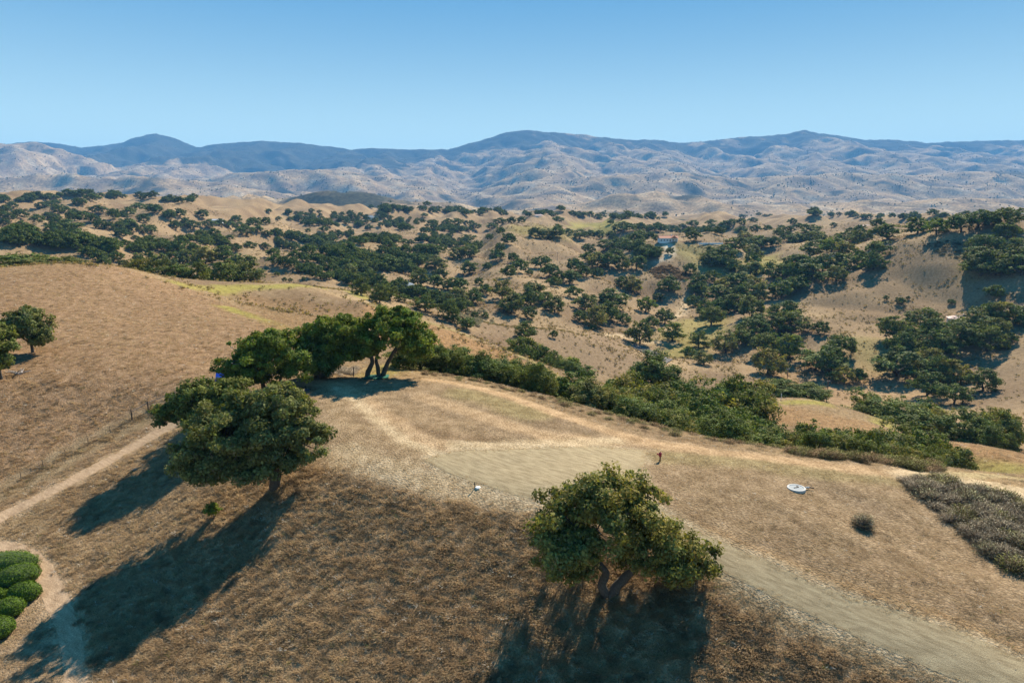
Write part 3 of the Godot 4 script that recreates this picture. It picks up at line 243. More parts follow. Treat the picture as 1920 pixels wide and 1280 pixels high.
	[21, 35.6, -88.4, 6.1, 5.0, 1, 1], [21, 38.3, -95.0, 8.0, 7.0, 2, 1], [21, 37.9, -92.7, 8.7, 5.0, 3, 1], [21, 70.5, -172.0, 11.6, 5.0, 0, 1], [21, 37.0, -86.0, 6.3, 5.0, 3, 1],
	[21, 78.3, -175.6, 13.0, 5.0, 0, 1], [21, 79.3, -176.0, 13.8, 5.4, 1, 1], [22, 43.2, -92.0, 9.5, 8.7, 1, 1], [22, 47.4, -99.8, 9.0, 8.2, 1, 1], [22, 38.1, -79.8, 5.5, 5.0, 0, 1],
	[22, 40.3, -82.0, 5.5, 5.0, 1, 1], [22, 44.4, -89.2, 8.0, 7.3, 3, 1], [22, 47.7, -96.0, 10.1, 9.2, 0, 1], [22, 40.2, -79.9, 6.3, 5.0, 2, 1], [22, 47.7, -91.6, 7.7, 7.0, 3, 1],
	[22, 50.8, -98.0, 10.5, 9.5, 0, 1], [22, 43.2, -82.0, 6.8, 5.0, 0, 1], [22, 42.5, -77.5, 5.7, 5.0, 1, 1], [22, 47.0, -84.0, 6.6, 5.9, 0, 1], [22, 57.2, -98.0, 11.3, 10.3, 2, 1],
	[22, 49.4, -83.5, 7.4, 5.0, 1, 1], [22, 50.5, -84.0, 7.9, 5.9, 3, 1], [22, 59.3, -97.1, 10.3, 9.4, 1, 1], [22, 58.1, -94.0, 10.4, 9.4, 2, 1], [22, 62.2, -100.0, 11.5, 8.6, 1, 1],
	[22, 58.9, -92.0, 10.4, 9.5, 1, 1], [22, 56.0, -85.5, 6.5, 5.9, 1, 1], [22, 63.4, -95.3, 8.0, 6.9, 1, 1], [22, 57.6, -86.0, 7.4, 6.8, 1, 1], [22, 55.0, -79.5, 5.5, 5.0, 2, 1],
	[22, 56.6, -82.0, 5.5, 5.0, 3, 1], [23, 105.2, -190.0, 19.8, 14.0, 1, 1], [23, 101.8, -170.0, 18.6, 8.5, 0, 1], [23, 120.5, -190.0, 14.8, 13.5, 0, 1], [23, 117.7, -180.0, 13.1, 11.5, 3, 1],
	[23, 114.8, -165.0, 16.3, 9.8, 0, 1], [23, 116.9, -160.0, 10.0, 8.1, 0, 1], [23, 148.8, -200.0, 15.6, 14.0, 3, 1], [23, 143.6, -190.0, 14.0, 12.7, 1, 1], [23, 129.7, -170.0, 8.0, 7.0, 1, 1],
	[24, -157.8, -215.0, 20.2, 8.6, 0, 1], [24, -149.2, -212.0, 16.6, 5.7, 2, 1], [24, -155.5, -225.0, 14.1, 8.1, 0, 1], [24, -148.4, -222.0, 19.4, 6.4, 1, 1], [24, -139.7, -216.0, 12.2, 5.0, 2, 1],
	[25, 4.4, -238.0, 15.4, 14.0, 1, 1], [25, 5.0, -222.0, 7.3, 6.6, 0, 0], [25, 10.3, -228.0, 11.5, 10.4, 0, 1], [25, 11.5, -215.0, 6.3, 5.0, 1, 0], [25, 14.2, -222.0, 9.3, 8.4, 1, 1],
	[25, 16.5, -212.0, 9.0, 5.6, 0, 1], [25, 21.7, -240.0, 15.4, 14.0, 4, 1], [25, 19.1, -203.0, 7.9, 5.0, 0, 1], [25, 22.6, -205.0, 7.3, 5.0, 0, 1]]
const SCATTER := [
	[-342, -481, 11], [-304, -493, 14], [-323, -504, 9], [-334, -488, 13], [-315, -509, 15], [-334, -497, 12], [-323, -499, 15], [-319, -514, 16], [-327, -498, 9], [-353, -488, 16],
	[-322, -501, 16], [-343, -485, 12], [-306, -516, 12], [-312, -509, 10], [-298, -507, 12], [-325, -501, 16], [-305, -520, 9], [-351, -481, 12], [-357, -495, 16], [-331, -494, 16],
	[-315, -520, 12], [-348, -480, 10], [-310, -504, 10], [-352, -485, 13], [-345, -483, 10], [-325, -493, 16], [-348, -486, 12], [-306, -516, 10], [-346, -494, 16], [-316, -498, 9],
	[-344, -490, 10], [-306, -505, 13], [-353, -479, 10], [-330, -497, 14], [-298, -517, 9], [-344, -475, 13], [-311, -515, 15], [-361, -482, 9], [-345, -484, 16], [-361, -485, 10],
	[-310, -501, 9], [-338, -513, 10], [-302, -516, 16], [-298, -511, 15], [-339, -494, 12], [-328, -499, 15], [-135, -610, 15], [-259, -910, 10], [-123, -651, 9], [-107, -654, 13],
	[-146, -636, 14], [-280, -881, 12], [-108, -635, 14], [-290, -851, 10], [-250, -874, 10], [-286, -899, 13], [-108, -642, 11], [-132, -637, 15], [-116, -645, 16], [-127, -627, 13],
	[-133, -589, 10], [-127, -614, 11], [-108, -607, 9], [-122, -624, 17], [-130, -609, 12], [-134, -603, 17], [-269, -908, 14], [-126, -610, 9], [-163, -592, 9], [-151, -590, 14],
	[-138, -634, 10], [-145, -642, 14], [-142, -607, 10], [-132, -637, 9], [-140, -609, 17], [-252, -871, 9], [-141, -606, 12], [-138, -636, 9], [-141, -596, 12], [-149, -622, 12],
	[-157, -607, 12], [-250, -881, 11], [-150, -600, 16], [-235, -864, 10], [-241, -925, 14], [-109, -638, 9], [-241, -877, 13], [-120, -634, 12], [-131, -630, 9], [-132, -617, 11],
	[-142, -621, 14], [-138, -616, 12], [-138, -576, 10], [-115, -645, 16], [-261, -919, 9], [-246, -882, 11], [-144, -643, 11], [-123, -649, 12], [-285, -917, 16], [-174, -584, 16],
	[-151, -577, 11], [-299, -850, 9], [-274, -910, 11], [-270, -899, 15], [-98, -655, 14], [-128, -638, 14], [-160, -593, 17], [-146, -626, 16], [-297, -867, 13], [-151, -587, 16],
	[-129, -611, 15], [-292, -905, 13], [-154, -592, 13], [-281, -880, 17], [-235, -892, 10], [-110, -622, 12], [-139, -605, 15], [-122, -572, 15], [-260, -900, 16], [-153, -622, 17],
	[-156, -563, 9], [-131, -671, 10], [-118, -641, 10], [-289, -889, 15], [-242, -886, 14], [-248, -885, 15], [-135, -625, 12], [-131, -609, 16], [-123, -606, 17], [-137, -587, 16],
	[-264, -899, 11], [-261, -903, 15], [-237, -972, 16], [-162, -609, 10], [-119, -642, 14], [-249, -840, 13], [-278, -851, 12], [-123, -616, 15], [-250, -937, 9], [-129, -624, 15],
	[-88, -622, 14], [-253, -870, 14], [-246, -848, 13], [-117, -602, 9], [-115, -634, 13], [-298, -873, 16], [-234, -913, 13], [-276, -900, 15], [-248, -898, 13], [-266, -925, 15],
	[-248, -825, 11], [-142, -643, 11], [-267, -832, 15], [-123, -615, 13], [-132, -616, 13], [-265, -890, 15], [-256, -907, 15], [-287, -848, 13], [-252, -921, 17], [-235, -854, 11],
	[-270, -887, 12], [-270, -887, 12], [-116, -633, 17], [-161, -630, 15], [-121, -613, 14], [-118, -622, 13], [-297, -1333, 12], [-245, -1359, 16], [-286, -1114, 16], [-330, -1318, 10],
	[-304, -1361, 12], [-238, -1419, 11], [-246, -1381, 11], [-398, -1383, 17], [-114, -1156, 15], [-244, -1282, 14], [-291, -1316, 16], [-281, -1330, 12], [-426, -1358, 10], [-236, -1393, 17],
	[-308, -1060, 18], [-405, -1382, 15], [-407, -1340, 10], [-288, -1371, 16], [-266, -1393, 17], [-260, -1255, 17], [-288, -1220, 13], [-317, -1087, 14], [-132, -1072, 16], [-323, -1329, 15],
	[-304, -1079, 18], [-263, -1335, 13], [-232, -1436, 18], [-187, -1477, 17], [-404, -1350, 15], [-295, -1321, 13], [-104, -1159, 12], [-228, -1433, 13], [-82, -1219, 13], [-248, -1412, 15],
	[-379, -1473, 17], [-118, -1183, 14], [-97, -1150, 14], [-296, -1065, 15], [-233, -1428, 14], [-265, -1347, 15], [-425, -1398, 14], [-181, -1189, 17], [-110, -1207, 12], [-288, -1301, 18],
	[-310, -1299, 16], [-299, -1172, 12], [-118, -1220, 16], [-408, -1372, 18], [-106, -1179, 11], [-239, -1335, 18], [-428, -1337, 15], [-127, -993, 14], [-264, -1256, 12], [-261, -1378, 12],
	[-86, -1195, 15], [-282, -1035, 16], [-438, -1301, 12], [-399, -1367, 12], [-402, -1400, 17], [-281, -1355, 11], [-290, -1331, 12], [-441, -1368, 17], [-379, -1548, 17], [-76, -1225, 14],
	[-152, -1184, 12], [-393, -1424, 11], [-127, -1128, 18], [-142, -1196, 12], [-227, -1419, 13], [-86, -1161, 18], [-123, -1126, 15], [-227, -1429, 13], [-414, -1392, 14], [-293, -1107, 15],
	[-114, -1149, 13], [-257, -1390, 18], [-319, -1368, 18], [-245, -1391, 11], [-224, -1423, 16], [-301, -1377, 15], [-297, -1170, 12], [-156, -1133, 10], [-297, -1333, 16], [-123, -1122, 16],
	[-96, -1222, 11], [-332, -1353, 10], [-333, -1339, 12], [-141, -1218, 10], [-94, -1158, 12], [-244, -1354, 12], [-311, -1353, 17], [-133, -1191, 12], [-230, -1394, 16], [-411, -1422, 14],
	[-92, -1176, 14], [-140, -1142, 10], [-292, -1068, 14], [-340, -1350, 15], [-303, -1329, 12], [-234, -1382, 13], [-313, -1059, 11], [-289, -1374, 12], [-160, -1068, 17], [-295, -1091, 10],
	[-256, -1395, 11], [-406, -1410, 15], [-241, -1391, 15], [-95, -1169, 13], [-289, -1366, 10], [-441, -1366, 14], [-118, -1184, 15], [-399, -1389, 15], [-285, -1311, 15], [-401, -1444, 12],
	[-105, -1189, 17], [-266, -1326, 14], [-233, -1434, 13], [-163, -1171, 10], [-230, -1428, 15], [-86, -1298, 14], [-112, -986, 13], [-118, -1167, 14], [-100, -1186, 11], [-250, -1362, 13],
	[-192, -1199, 13], [-384, -1497, 18], [-419, -1362, 16], [-120, -1172, 10], [-326, -1319, 15], [-169, -1234, 11], [-135, -1197, 17], [-400, -1375, 17], [-317, -1334, 13], [-430, -1383, 11],
	[-238, -1411, 14], [-287, -1084, 16], [-313, -1343, 11], [-119, -1182, 16], [-184, -1193, 16], [-234, -1308, 17], [-458, -1306, 15], [-422, -1354, 11], [-78, -1328, 14], [-416, -1355, 14],
	[-168, -1064, 17], [-314, -1146, 18], [-115, -1240, 17], [-293, -1122, 14], [-218, -1447, 12], [-216, -1467, 10], [-118, -910, 15], [-138, -746, 15], [-153, -904, 11], [-252, -931, 11],
	[-95, -1082, 15], [-146, -719, 10], [-120, -773, 12], [-97, -897, 10], [-150, -912, 12], [-69, -1116, 12], [-170, -890, 12], [-121, -943, 13], [-96, -727, 14], [-163, -707, 15],
	[-94, -1066, 13], [-92, -927, 13], [-101, -929, 13], [-255, -1090, 16], [-94, -1089, 16], [-112, -1101, 14], [-73, -917, 12], [-156, -740, 17], [-86, -955, 14], [-100, -914, 13],
	[-258, -1092, 14], [-199, -965, 17], [-131, -722, 15], [-108, -926, 11], [-137, -781, 16], [-92, -953, 12], [-127, -728, 13], [-106, -912, 10], [-162, -894, 10], [-103, -905, 15],
	[-78, -756, 14], [-163, -729, 10], [-262, -941, 15], [-151, -689, 16], [-78, -1009, 12], [-78, -1092, 12], [-155, -761, 17], [-152, -885, 15], [-236, -933, 14], [-139, -734, 17],
	[-73, -987, 14], [-267, -1022, 11], [-251, -895, 10], [-255, -1024, 13], [-261, -995, 15], [-124, -907, 12], [-116, -919, 14], [-254, -1074, 10], [-100, -1152, 14], [-96, -779, 17],
	[-77, -984, 10], [-159, -889, 16], [-232, -984, 12], [-121, -910, 14], [-72, -1094, 16], [-108, -1097, 11], [-85, -1109, 11], [-161, -718, 13], [-235, -963, 10], [-272, -968, 13],
	[-103, -909, 11], [-160, -877, 11], [-235, -1036, 13], [-266, -967, 17], [-246, -919, 11], [-102, -948, 11], [-74, -1014, 10], [-111, -1093, 13], [-109, -788, 10], [-73, -1078, 17],
	[-131, -888, 10], [-62, -981, 14], [-165, -891, 16], [-106, -954, 14], [-259, -1079, 12], [-261, -993, 16], [-60, -962, 12], [-98, -1130, 11], [-300, -1016, 10], [-104, -1102, 12],
	[-134, -779, 15], [-102, -1110, 15], [-147, -740, 16], [-261, -980, 14], [-110, -914, 13], [-74, -1112, 10], [-252, -961, 17], [-266, -1055, 13], [-95, -950, 17], [-151, -710, 11],
	[-138, -885, 14], [-151, -894, 14], [-225, -1001, 13], [-99, -924, 10], [-142, -790, 13], [-262, -979, 11], [-117, -661, 11], [-124, -618, 11], [-118, -653, 16], [-134, -567, 14],
	[-122, -626, 15], [-110, -619, 14], [-134, -577, 16], [-119, -648, 17], [-115, -630, 12], [-137, -555, 16], [-116, -633, 14], [-126, -616, 11], [-136, -570, 13], [-100, -666, 15],
	[-82, -710, 15], [-129, -575, 14], [-137, -558, 13], [-123, -614, 16], [-124, -617, 16], [-111, -665, 13], [-125, -623, 10], [-130, -595, 15], [-86, -686, 11], [-91, -663, 12],
	[-93, -678, 15], [-116, -640, 11], [-117, -649, 12], [-88, -668, 10], [-86, -682, 16], [-145, -570, 11], [-116, -634, 16], [-121, -639, 15], [-135, -565, 12], [-137, -596, 17],
	[-128, -581, 16], [-117, -639, 14], [-129, -588, 17], [-99, -667, 12], [-135, -583, 11], [-106, -665, 15], [-129, -632, 11], [-118, -606, 17], [-136, -593, 15], [-131, -595, 10],
	[-107, -642, 10], [-84, -702, 10], [-127, -630, 17], [-136, -593, 12], [-133, -588, 13], [-124, -623, 12], [-125, -638, 13], [-122, -594, 16], [-139, -569, 11], [-138, -563, 10],
	[-126, -615, 15], [-118, -675, 17], [-117, -633, 17], [-125, -610, 10], [-106, -644, 16], [-125, -637, 11], [-110, -626, 16], [-134, -584, 11], [-133, -569, 11], [-89, -678, 11],
	[-131, -612, 14], [-136, -587, 13], [-139, -596, 16], [-90, -674, 12], [-107, -633, 15], [-113, -649, 13], [-94, -482, 14], [-43, -441, 8], [-100, -491, 10], [-77, -451, 13],
	[-46, -440, 12], [-64, -440, 12], [-66, -440, 13], [-76, -460, 13], [-62, -446, 14], [-54, -442, 12], [-43, -448, 10], [-37, -439, 11], [-85, -448, 8], [-86, -461, 10],
	[-100, -490, 8], [-110, -504, 14], [-85, -460, 8], [-85, -446, 13], [-44, -435, 11], [-120, -535, 9], [-111, -510, 8], [-62, -457, 8], [-71, -444, 9], [-61, -446, 11],
	[-49, -444, 13], [-47, -434, 9], [-294, -543, 10], [-293, -654, 12], [-299, -562, 10], [-291, -604, 16], [-293, -554, 10], [-294, -582, 11], [-281, -574, 11], [-302, -700, 15],
	[-312, -691, 14], [-294, -535, 13], [-300, -663, 12], [-308, -752, 11], [-302, -709, 16], [-290, -568, 14], [-299, -568, 16], [-294, -576, 14], [-296, -561, 11], [-302, -715, 14],
	[-299, -670, 16], [-296, -543, 14], [-293, -554, 11], [-305, -713, 13], [-296, -546, 13], [-297, -553, 13], [-305, -684, 12], [-297, -697, 16], [-284, -613, 10], [-298, -639, 15],
	[-303, -686, 12], [-317, -710, 10], [33, -1362, 18], [201, -1713, 11], [-17, -1700, 13], [348, -1646, 13], [32, -1371, 14], [54, -1347, 20], [254, -1386, 19], [214, -1704, 14],
	[402, -1980, 11], [188, -1314, 12], [-27, -1667, 19], [250, -1487, 14], [253, -1474, 20], [-24, -1593, 19], [326, -1632, 21], [-37, -1573, 18], [134, -1531, 20], [248, -1448, 11],
	[105, -1523, 19], [330, -1615, 12], [48, -1357, 14], [-32, -1632, 21], [326, -1610, 12], [-13, -1646, 11], [254, -1401, 20], [-67, -1543, 20], [81, -1442, 16], [251, -1914, 21],
	[81, -1425, 15], [409, -1852, 21], [82, -1413, 12], [194, -1301, 15], [181, -1599, 20], [200, -1248, 17], [109, -1506, 16], [143, -1555, 20], [59, -1364, 15], [35, -1830, 18],
	[207, -1247, 21], [69, -1414, 20], [280, -1442, 15], [163, -1579, 20], [218, -1730, 12], [-60, -1545, 20], [318, -1617, 20], [32, -1823, 17], [-49, -1585, 11], [361, -1762, 18],
	[194, -1233, 20], [-65, -1571, 15], [213, -1719, 21], [188, -1289, 19], [163, -1583, 11], [-33, -1618, 16], [205, -1230, 11], [320, -1615, 11], [-68, -1514, 18], [259, -1399, 15],
	[189, -1290, 11], [54, -1346, 19], [219, -1710, 11], [155, -1570, 16], [251, -1885, 15], [329, -1639, 18], [-13, -1642, 11], [92, -1425, 11], [-101, -1402, 16], [251, -1470, 13],
	[128, -1519, 12], [330, -1627, 21], [-96, -1400, 18], [-72, -1575, 16], [153, -1579, 15], [387, -1886, 15], [-627, -1278, 19], [-823, -1183, 19], [-820, -1214, 14], [-821, -1235, 13],
	[-770, -1335, 13], [-627, -1274, 15], [-817, -1185, 16], [-774, -1340, 12], [-815, -1257, 13], [-823, -1160, 12], [-627, -1297, 17], [-826, -1206, 14], [-815, -1220, 18], [-821, -1203, 11],
	[-821, -1189, 20], [-767, -1341, 19], [-827, -1130, 19], [-766, -1375, 17], [-821, -1162, 13], [-823, -1130, 20], [-627, -1287, 11], [-618, -1352, 19], [-791, -1296, 17], [-770, -1362, 18],
	[-822, -1166, 15], [-649, -1262, 19], [-806, -1289, 14], [-617, -1342, 14], [-811, -1238, 16], [-781, -1307, 12], [-769, -1331, 12], [-809, -1272, 21], [-624, -1288, 12], [-513, -1107, 19],
	[-521, -1091, 21], [-628, -1261, 18], [-797, -1291, 19], [-804, -1278, 15], [-626, -1295, 11], [-769, -1339, 11], [-774, -1449, 18], [-699, -1324, 19], [-815, -1255, 13], [-765, -1348, 18],
	[-663, -1269, 18], [-668, -1258, 12], [-819, -1224, 13], [-821, -1178, 17], [-821, -1209, 18], [-632, -1267, 14], [-797, -1293, 20], [-799, -1272, 20], [-775, -1352, 21], [-786, -1302, 17],
	[-823, -1116, 12], [-792, -1281, 20], [-825, -1187, 15], [-775, -1314, 15], [-795, -1292, 20], [-819, -1239, 14], [-246, -1502, 15], [-268, -1429, 20], [-240, -1494, 20], [-256, -1444, 16],
	[-140, -1750, 16], [-179, -1688, 19], [-335, -1792, 17], [-108, -1455, 20], [-202, -1657, 21], [-105, -1394, 13], [-272, -1452, 20], [-140, -1702, 16], [-151, -1686, 20], [-188, -1657, 14],
	[-437, -2155, 22], [-227, -1504, 17], [-162, -1681, 17], [-208, -1578, 16], [-243, -1480, 18], [-222, -1528, 18], [-232, -1505, 17], [-151, -1663, 16], [-225, -1499, 18], [-129, -1879, 15],
	[-101, -1857, 23], [-144, -1748, 18], [-141, -1762, 23], [-259, -1422, 23], [-156, -1695, 20], [-183, -1589, 23], [-204, -1595, 17], [-249, -1459, 22], [-241, -1473, 16], [-255, -1427, 16],
	[-261, -1442, 22], [-87, -1455, 17], [-155, -1672, 14], [-149, -1701, 23], [-252, -1462, 15], [-184, -1646, 17], [-260, -1439, 14], [-232, -1505, 20], [-178, -1662, 18], [-257, -1439, 19],
	[-198, -1574, 15], [-226, -1504, 20], [329, -1184, 15], [214, -1076, 14], [334, -1259, 13], [341, -1265, 16], [213, -1061, 15], [339, -1325, 10], [264, -1251, 18], [333, -1138, 17],
	[335, -1347, 10], [263, -1263, 12], [180, -1112, 18], [338, -1130, 12], [333, -1190, 14], [206, -1109, 13], [332, -1264, 11], [197, -1080, 11], [206, -1103, 17], [340, -1333, 11],
	[203, -1067, 13], [310, -1353, 11], [341, -1290, 12], [319, -1328, 18], [326, -1371, 10], [206, -1103, 17], [231, -1065, 18], [206, -726, 10], [342, -1130, 18], [340, -1141, 10],
	[333, -1291, 10], [223, -1063, 17], [275, -1255, 11], [347, -1121, 15], [158, -1103, 13], [339, -1190, 13], [211, -1123, 10], [324, -1174, 17], [275, -1241, 18], [311, -1344, 11],
	[313, -1373, 18], [332, -1346, 16], [201, -1113, 14], [189, -1113, 13], [325, -1372, 12], [320, -1370, 17], [338, -1281, 13], [344, -1124, 13], [346, -1123, 10], [341, -1173, 18],
	[338, -1228, 10], [337, -1319, 10], [722, -1157, 15], [689, -1034, 16], [716, -1271, 17], [756, -2073, 17], [777, -1418, 18], [733, -1444, 18], [782, -1610, 23], [735, -1426, 19],
	[565, -1304, 20], [730, -1470, 13], [850, -1845, 18], [563, -1298, 23], [566, -1298, 22], [719, -1187, 21], [714, -1248, 15], [854, -1811, 16], [692, -1002, 21], [691, -1055, 20],
	[797, -2375, 15], [709, -1222, 23], [786, -2375, 23], [731, -1441, 16], [719, -1156, 19], [761, -2139, 20], [781, -1593, 23], [713, -1158, 14], [753, -2021, 19], [690, -1033, 18],
	[692, -1015, 17], [693, -1026, 21], [745, -1409, 13], [752, -1415, 17], [565, -1299, 19], [719, -1274, 19], [912, -1982, 21], [711, -1217, 19], [127, -674, 15], [136, -650, 11],
	[132, -840, 16], [136, -819, 11], [131, -864, 16], [137, -653, 13], [132, -826, 16], [137, -809, 15], [128, -660, 16], [127, -776, 17], [128, -701, 15], [133, -747, 14],
	[124, -675, 10], [129, -691, 16], [138, -818, 17], [129, -790, 13], [129, -737, 13], [132, -663, 14], [126, -677, 13], [126, -735, 16], [129, -712, 16], [134, -829, 14],
	[145, -835, 11], [132, -874, 13], [141, -663, 11], [132, -851, 13], [-131, -510, 14], [-128, -514, 11], [-107, -512, 14], [-165, -546, 10], [-143, -492, 13], [-128, -511, 12],
	[-147, -523, 9], [-133, -496, 10], [-123, -522, 9], [-117, -492, 15], [-151, -558, 13], [-145, -524, 13], [-129, -539, 15], [-155, -552, 9], [-123, -509, 10], [-157, -524, 11],
	[-158, -555, 12], [-128, -509, 14], [-122, -502, 13], [-158, -533, 10], [-116, -487, 14], [-159, -526, 10], [-138, -525, 13], [-159, -523, 9], [-161, -521, 12], [-157, -527, 9]]
const CREST := [[-10649, 860, -11600], [-9249, 877, -11600], [-8382, 843, -11600], [-7868, 895, -11500], [-7440, 870, -11500], [-7017, 794, -11500], [-6579, 836, -11500], [-6226, 895, -11500], [-6000, 978, -11500], [-5780, 1019, -11500], [-5569, 969, -11500], [-5365, 853, -11500], [-5199, 786, -11500], [-4846, 853, -11500], [-4410, 886, -11500], [-3977, 903, -11500], [-3460, 870, -11500], [-2944, 811, -11500], [-2600, 769, -11500], [-2252, 794, -11500], [-1733, 769, -11500], [-1040, 769, -11500], [-779, 836, -11500], [-475, 919, -11500], [-86, 1036, -11500], [259, 1077, -11500], [517, 1044, -11500], [949, 1019, -11500], [1382, 969, -11500], [1901, 919, -11500], [2420, 919, -11500], [2682, 870, -11500], [3199, 903, -11500], [3799, 969, -11500], [4143, 986, -11500], [4486, 1019, -11500], [4740, 1069, -11500], [5003, 1019, -11500], [5353, 969, -11500], [5704, 919, -11500], [6223, 919, -11500], [6748, 870, -11500], [7091, 886, -11500], [7694, 903, -11500], [8297, 919, -11500], [9853, 919, -11500], [11163, 853, -11500]]
const HILLS := [
	[700, [[-7894, 502, -8300], [-6625, 592, -8300], [-5994, 634, -8300], [-5802, 664, -8300], [-5625, 592, -8300], [-5331, 459, -8300], [-5034, 331, -8300], [-4607, 221, -8300], [-4174, 135, -8300], [-3432, -51, -8300]]],
	[420, [[-4946, 120, -5600], [-4087, 161, -5600], [-3740, 202, -5600], [-3403, 182, -5600], [-3108, 161, -5600], [-2807, 182, -5600], [-2471, 140, -5600], [-2134, 99, -5600], [-1711, 36, -5600], [-1116, -48, -5600]]],
	[500, [[-3520, 118, -7000], [-3086, 195, -7000], [-2710, 242, -7000], [-2334, 299, -7000], [-2017, 273, -7000], [-1698, 283, -7000], [-1381, 247, -7000], [-853, 144, -7000], [-322, -39, -7000]]],
	[190, [[-1632, -14, -3000], [-1447, 1, -3000], [-1331, 15, -3000], [-1214, 35, -3000], [-1101, 10, -3000], [-917, 26, -3000], [-732, 46, -3000], [-549, 48, -3000], [-367, 17, -3000], [-138, -10, -3000], [92, -32, -3000], [438, -44, -3000]]],
	[420, [[132, -63, -4300], [560, -28, -4300], [787, 59, -4300], [985, 30, -4300], [1219, -28, -4300], [1514, -15, -4300], [1779, -28, -4300], [2104, 11, -4300], [2436, -15, -4300], [2761, 17, -4300], [3158, 4, -4300], [3753, -15, -4300]]],
	[600, [[-303, -36, -6600], [402, 112, -6600], [802, 210, -6600], [1452, 249, -6600], [2007, 186, -6600], [2607, 210, -6600], [3205, 249, -6600], [3810, 210, -6600], [4453, 268, -6600], [5210, 234, -6600]]]]

var noise_a := FastNoiseLite.new()
var noise_b := FastNoiseLite.new()
var noise_c := FastNoiseLite.new()
var rng := RandomNumberGenerator.new()
var names := {}
var mat := {}

# ---------------------------------------------------------------- helpers
func lin(r: float, g: float, b: float) -> Color:   # a linear base colour for albedo_color
	return Color(r, g, b).linear_to_srgb()

func numbered(called: String) -> String:
	var k: int = names.get(called, 0)
	names[called] = k + 1
	return called if k == 0 else "%s_%03d" % [called, k]

func tag(o: Node, label: String, category: String, group := "") -> void:
	o.set_meta("label", label)
	o.set_meta("category", category)
	if group != "":
		o.set_meta("group", group)

func thing(called: String, label: String, category: String, at: Vector3, turn := 0.0, group := "") -> Node3D:
	var o := Node3D.new()
	o.name = numbered(called)
	add_child(o)
	o.position = at
	o.rotation.y = turn
	tag(o, label, category, group)
	return o

func part(called: String, mesh: Mesh, m: Material, parent: Node, at := Vector3.ZERO, turn := Vector3.ZERO) -> MeshInstance3D:
	var o := MeshInstance3D.new()
	o.name = called
	o.mesh = mesh
	o.material_override = m
	parent.add_child(o, true)
	o.position = at
	o.rotation = turn
	return o

func setting(called: String, mesh: Mesh, m: Material) -> MeshInstance3D:
	var o := part(called, mesh, m, self)
	o.set_meta("kind", "structure")
	return o

func stuff(called: String, label: String, category: String, mm: MultiMesh, m: Material) -> void:
	var o := MultiMeshInstance3D.new()
	o.name = numbered(called)
	o.multimesh = mm
	o.material_override = m
	add_child(o)
	tag(o, label, category)
	o.set_meta("kind", "stuff")

func array_mesh(v: PackedVector3Array, n: PackedVector3Array, c: PackedColorArray, idx: PackedInt32Array, uv := PackedVector2Array(), uv2 := PackedVector2Array()) -> ArrayMesh:
	var a := []
	a.resize(Mesh.ARRAY_MAX)
	a[Mesh.ARRAY_VERTEX] = v
	if n.size(): a[Mesh.ARRAY_NORMAL] = n
	if c.size(): a[Mesh.ARRAY_COLOR] = c
	if uv.size(): a[Mesh.ARRAY_TEX_UV] = uv
	if uv2.size(): a[Mesh.ARRAY_TEX_UV2] = uv2
	a[Mesh.ARRAY_INDEX] = idx
	var m := ArrayMesh.new()
	m.add_surface_from_arrays(Mesh.PRIMITIVE_TRIANGLES, a)
	return m

func box(st: SurfaceTool, lo: Vector3, hi: Vector3) -> void:
	var p := []
	for k in 8:
		p.append(Vector3(hi.x if k & 1 else lo.x, hi.y if k & 2 else lo.y, hi.z if k & 4 else lo.z))
	for q in [[0, 2, 3, 1], [4, 5, 7, 6], [0, 1, 5, 4], [2, 6, 7, 3], [0, 4, 6, 2], [1, 3, 7, 5]]:
		for k in [0, 2, 1, 0, 3, 2]:
			st.add_vertex(p[q[k]])

func box_mesh(size: Vector3, at := Vector3.ZERO) -> ArrayMesh:
	var st := SurfaceTool.new()
	st.begin(Mesh.PRIMITIVE_TRIANGLES)
	st.set_smooth_group(-1)
	box(st, at - size / 2, at + size / 2)
	st.generate_normals()
	return st.commit()

# a tapered bent tube through points; appended to packed arrays
func tube(v: PackedVector3Array, n: PackedVector3Array, idx: PackedInt32Array, pts: Array, r0: float, r1: float, sides: int, rough := 0.0) -> void:
	var first := v.size()
	var last := pts.size() - 1
	for k in pts.size():
		var d: Vector3 = (pts[mini(k + 1, last)] - pts[maxi(k - 1, 0)]).normalized()
		var s := d.cross(Vector3(0.31, 0.2, 0.93)).normalized()
		var t := d.cross(s)
		var r := lerpf(r0, r1, pow(float(k) / last, 0.8))
		for q in sides:
			var a := TAU * q / sides
			var o := s * cos(a) + t * sin(a)
			var rr := r * (1.0 + rough * sin(a * 3.0 + k * 1.7) + rough * 0.6 * sin(a * 5.0 - k))
			v.append(pts[k] + o * rr)
			n.append(o)
	for k in last:
		for q in sides:
			var a := first + k * sides + q
			var b := first + k * sides + (q + 1) % sides
			idx.append_array([a, a + sides, b, b, a + sides, b + sides])
	# end cap
	var cap := v.size()
	v.append(pts[last]); n.append((pts[last] - pts[last - 1]).normalized())
	for q in sides:
		idx.append_array([first + last * sides + (q + 1) % sides, first + last * sides + q, cap])

func bend(a: Vector3, b: Vector3, steps: int, amount: float) -> Array:
	var out := []
	var side := Vector3(rng.randfn(), rng.randfn() * 0.5, rng.randfn()) * amount * a.distance_to(b)
	for k in steps + 1:
		var t := float(k) / steps
		out.append(a.lerp(b, t) + side * sin(t * PI) + side.cross(Vector3.UP) * 0.4 * sin(t * TAU))
	return out

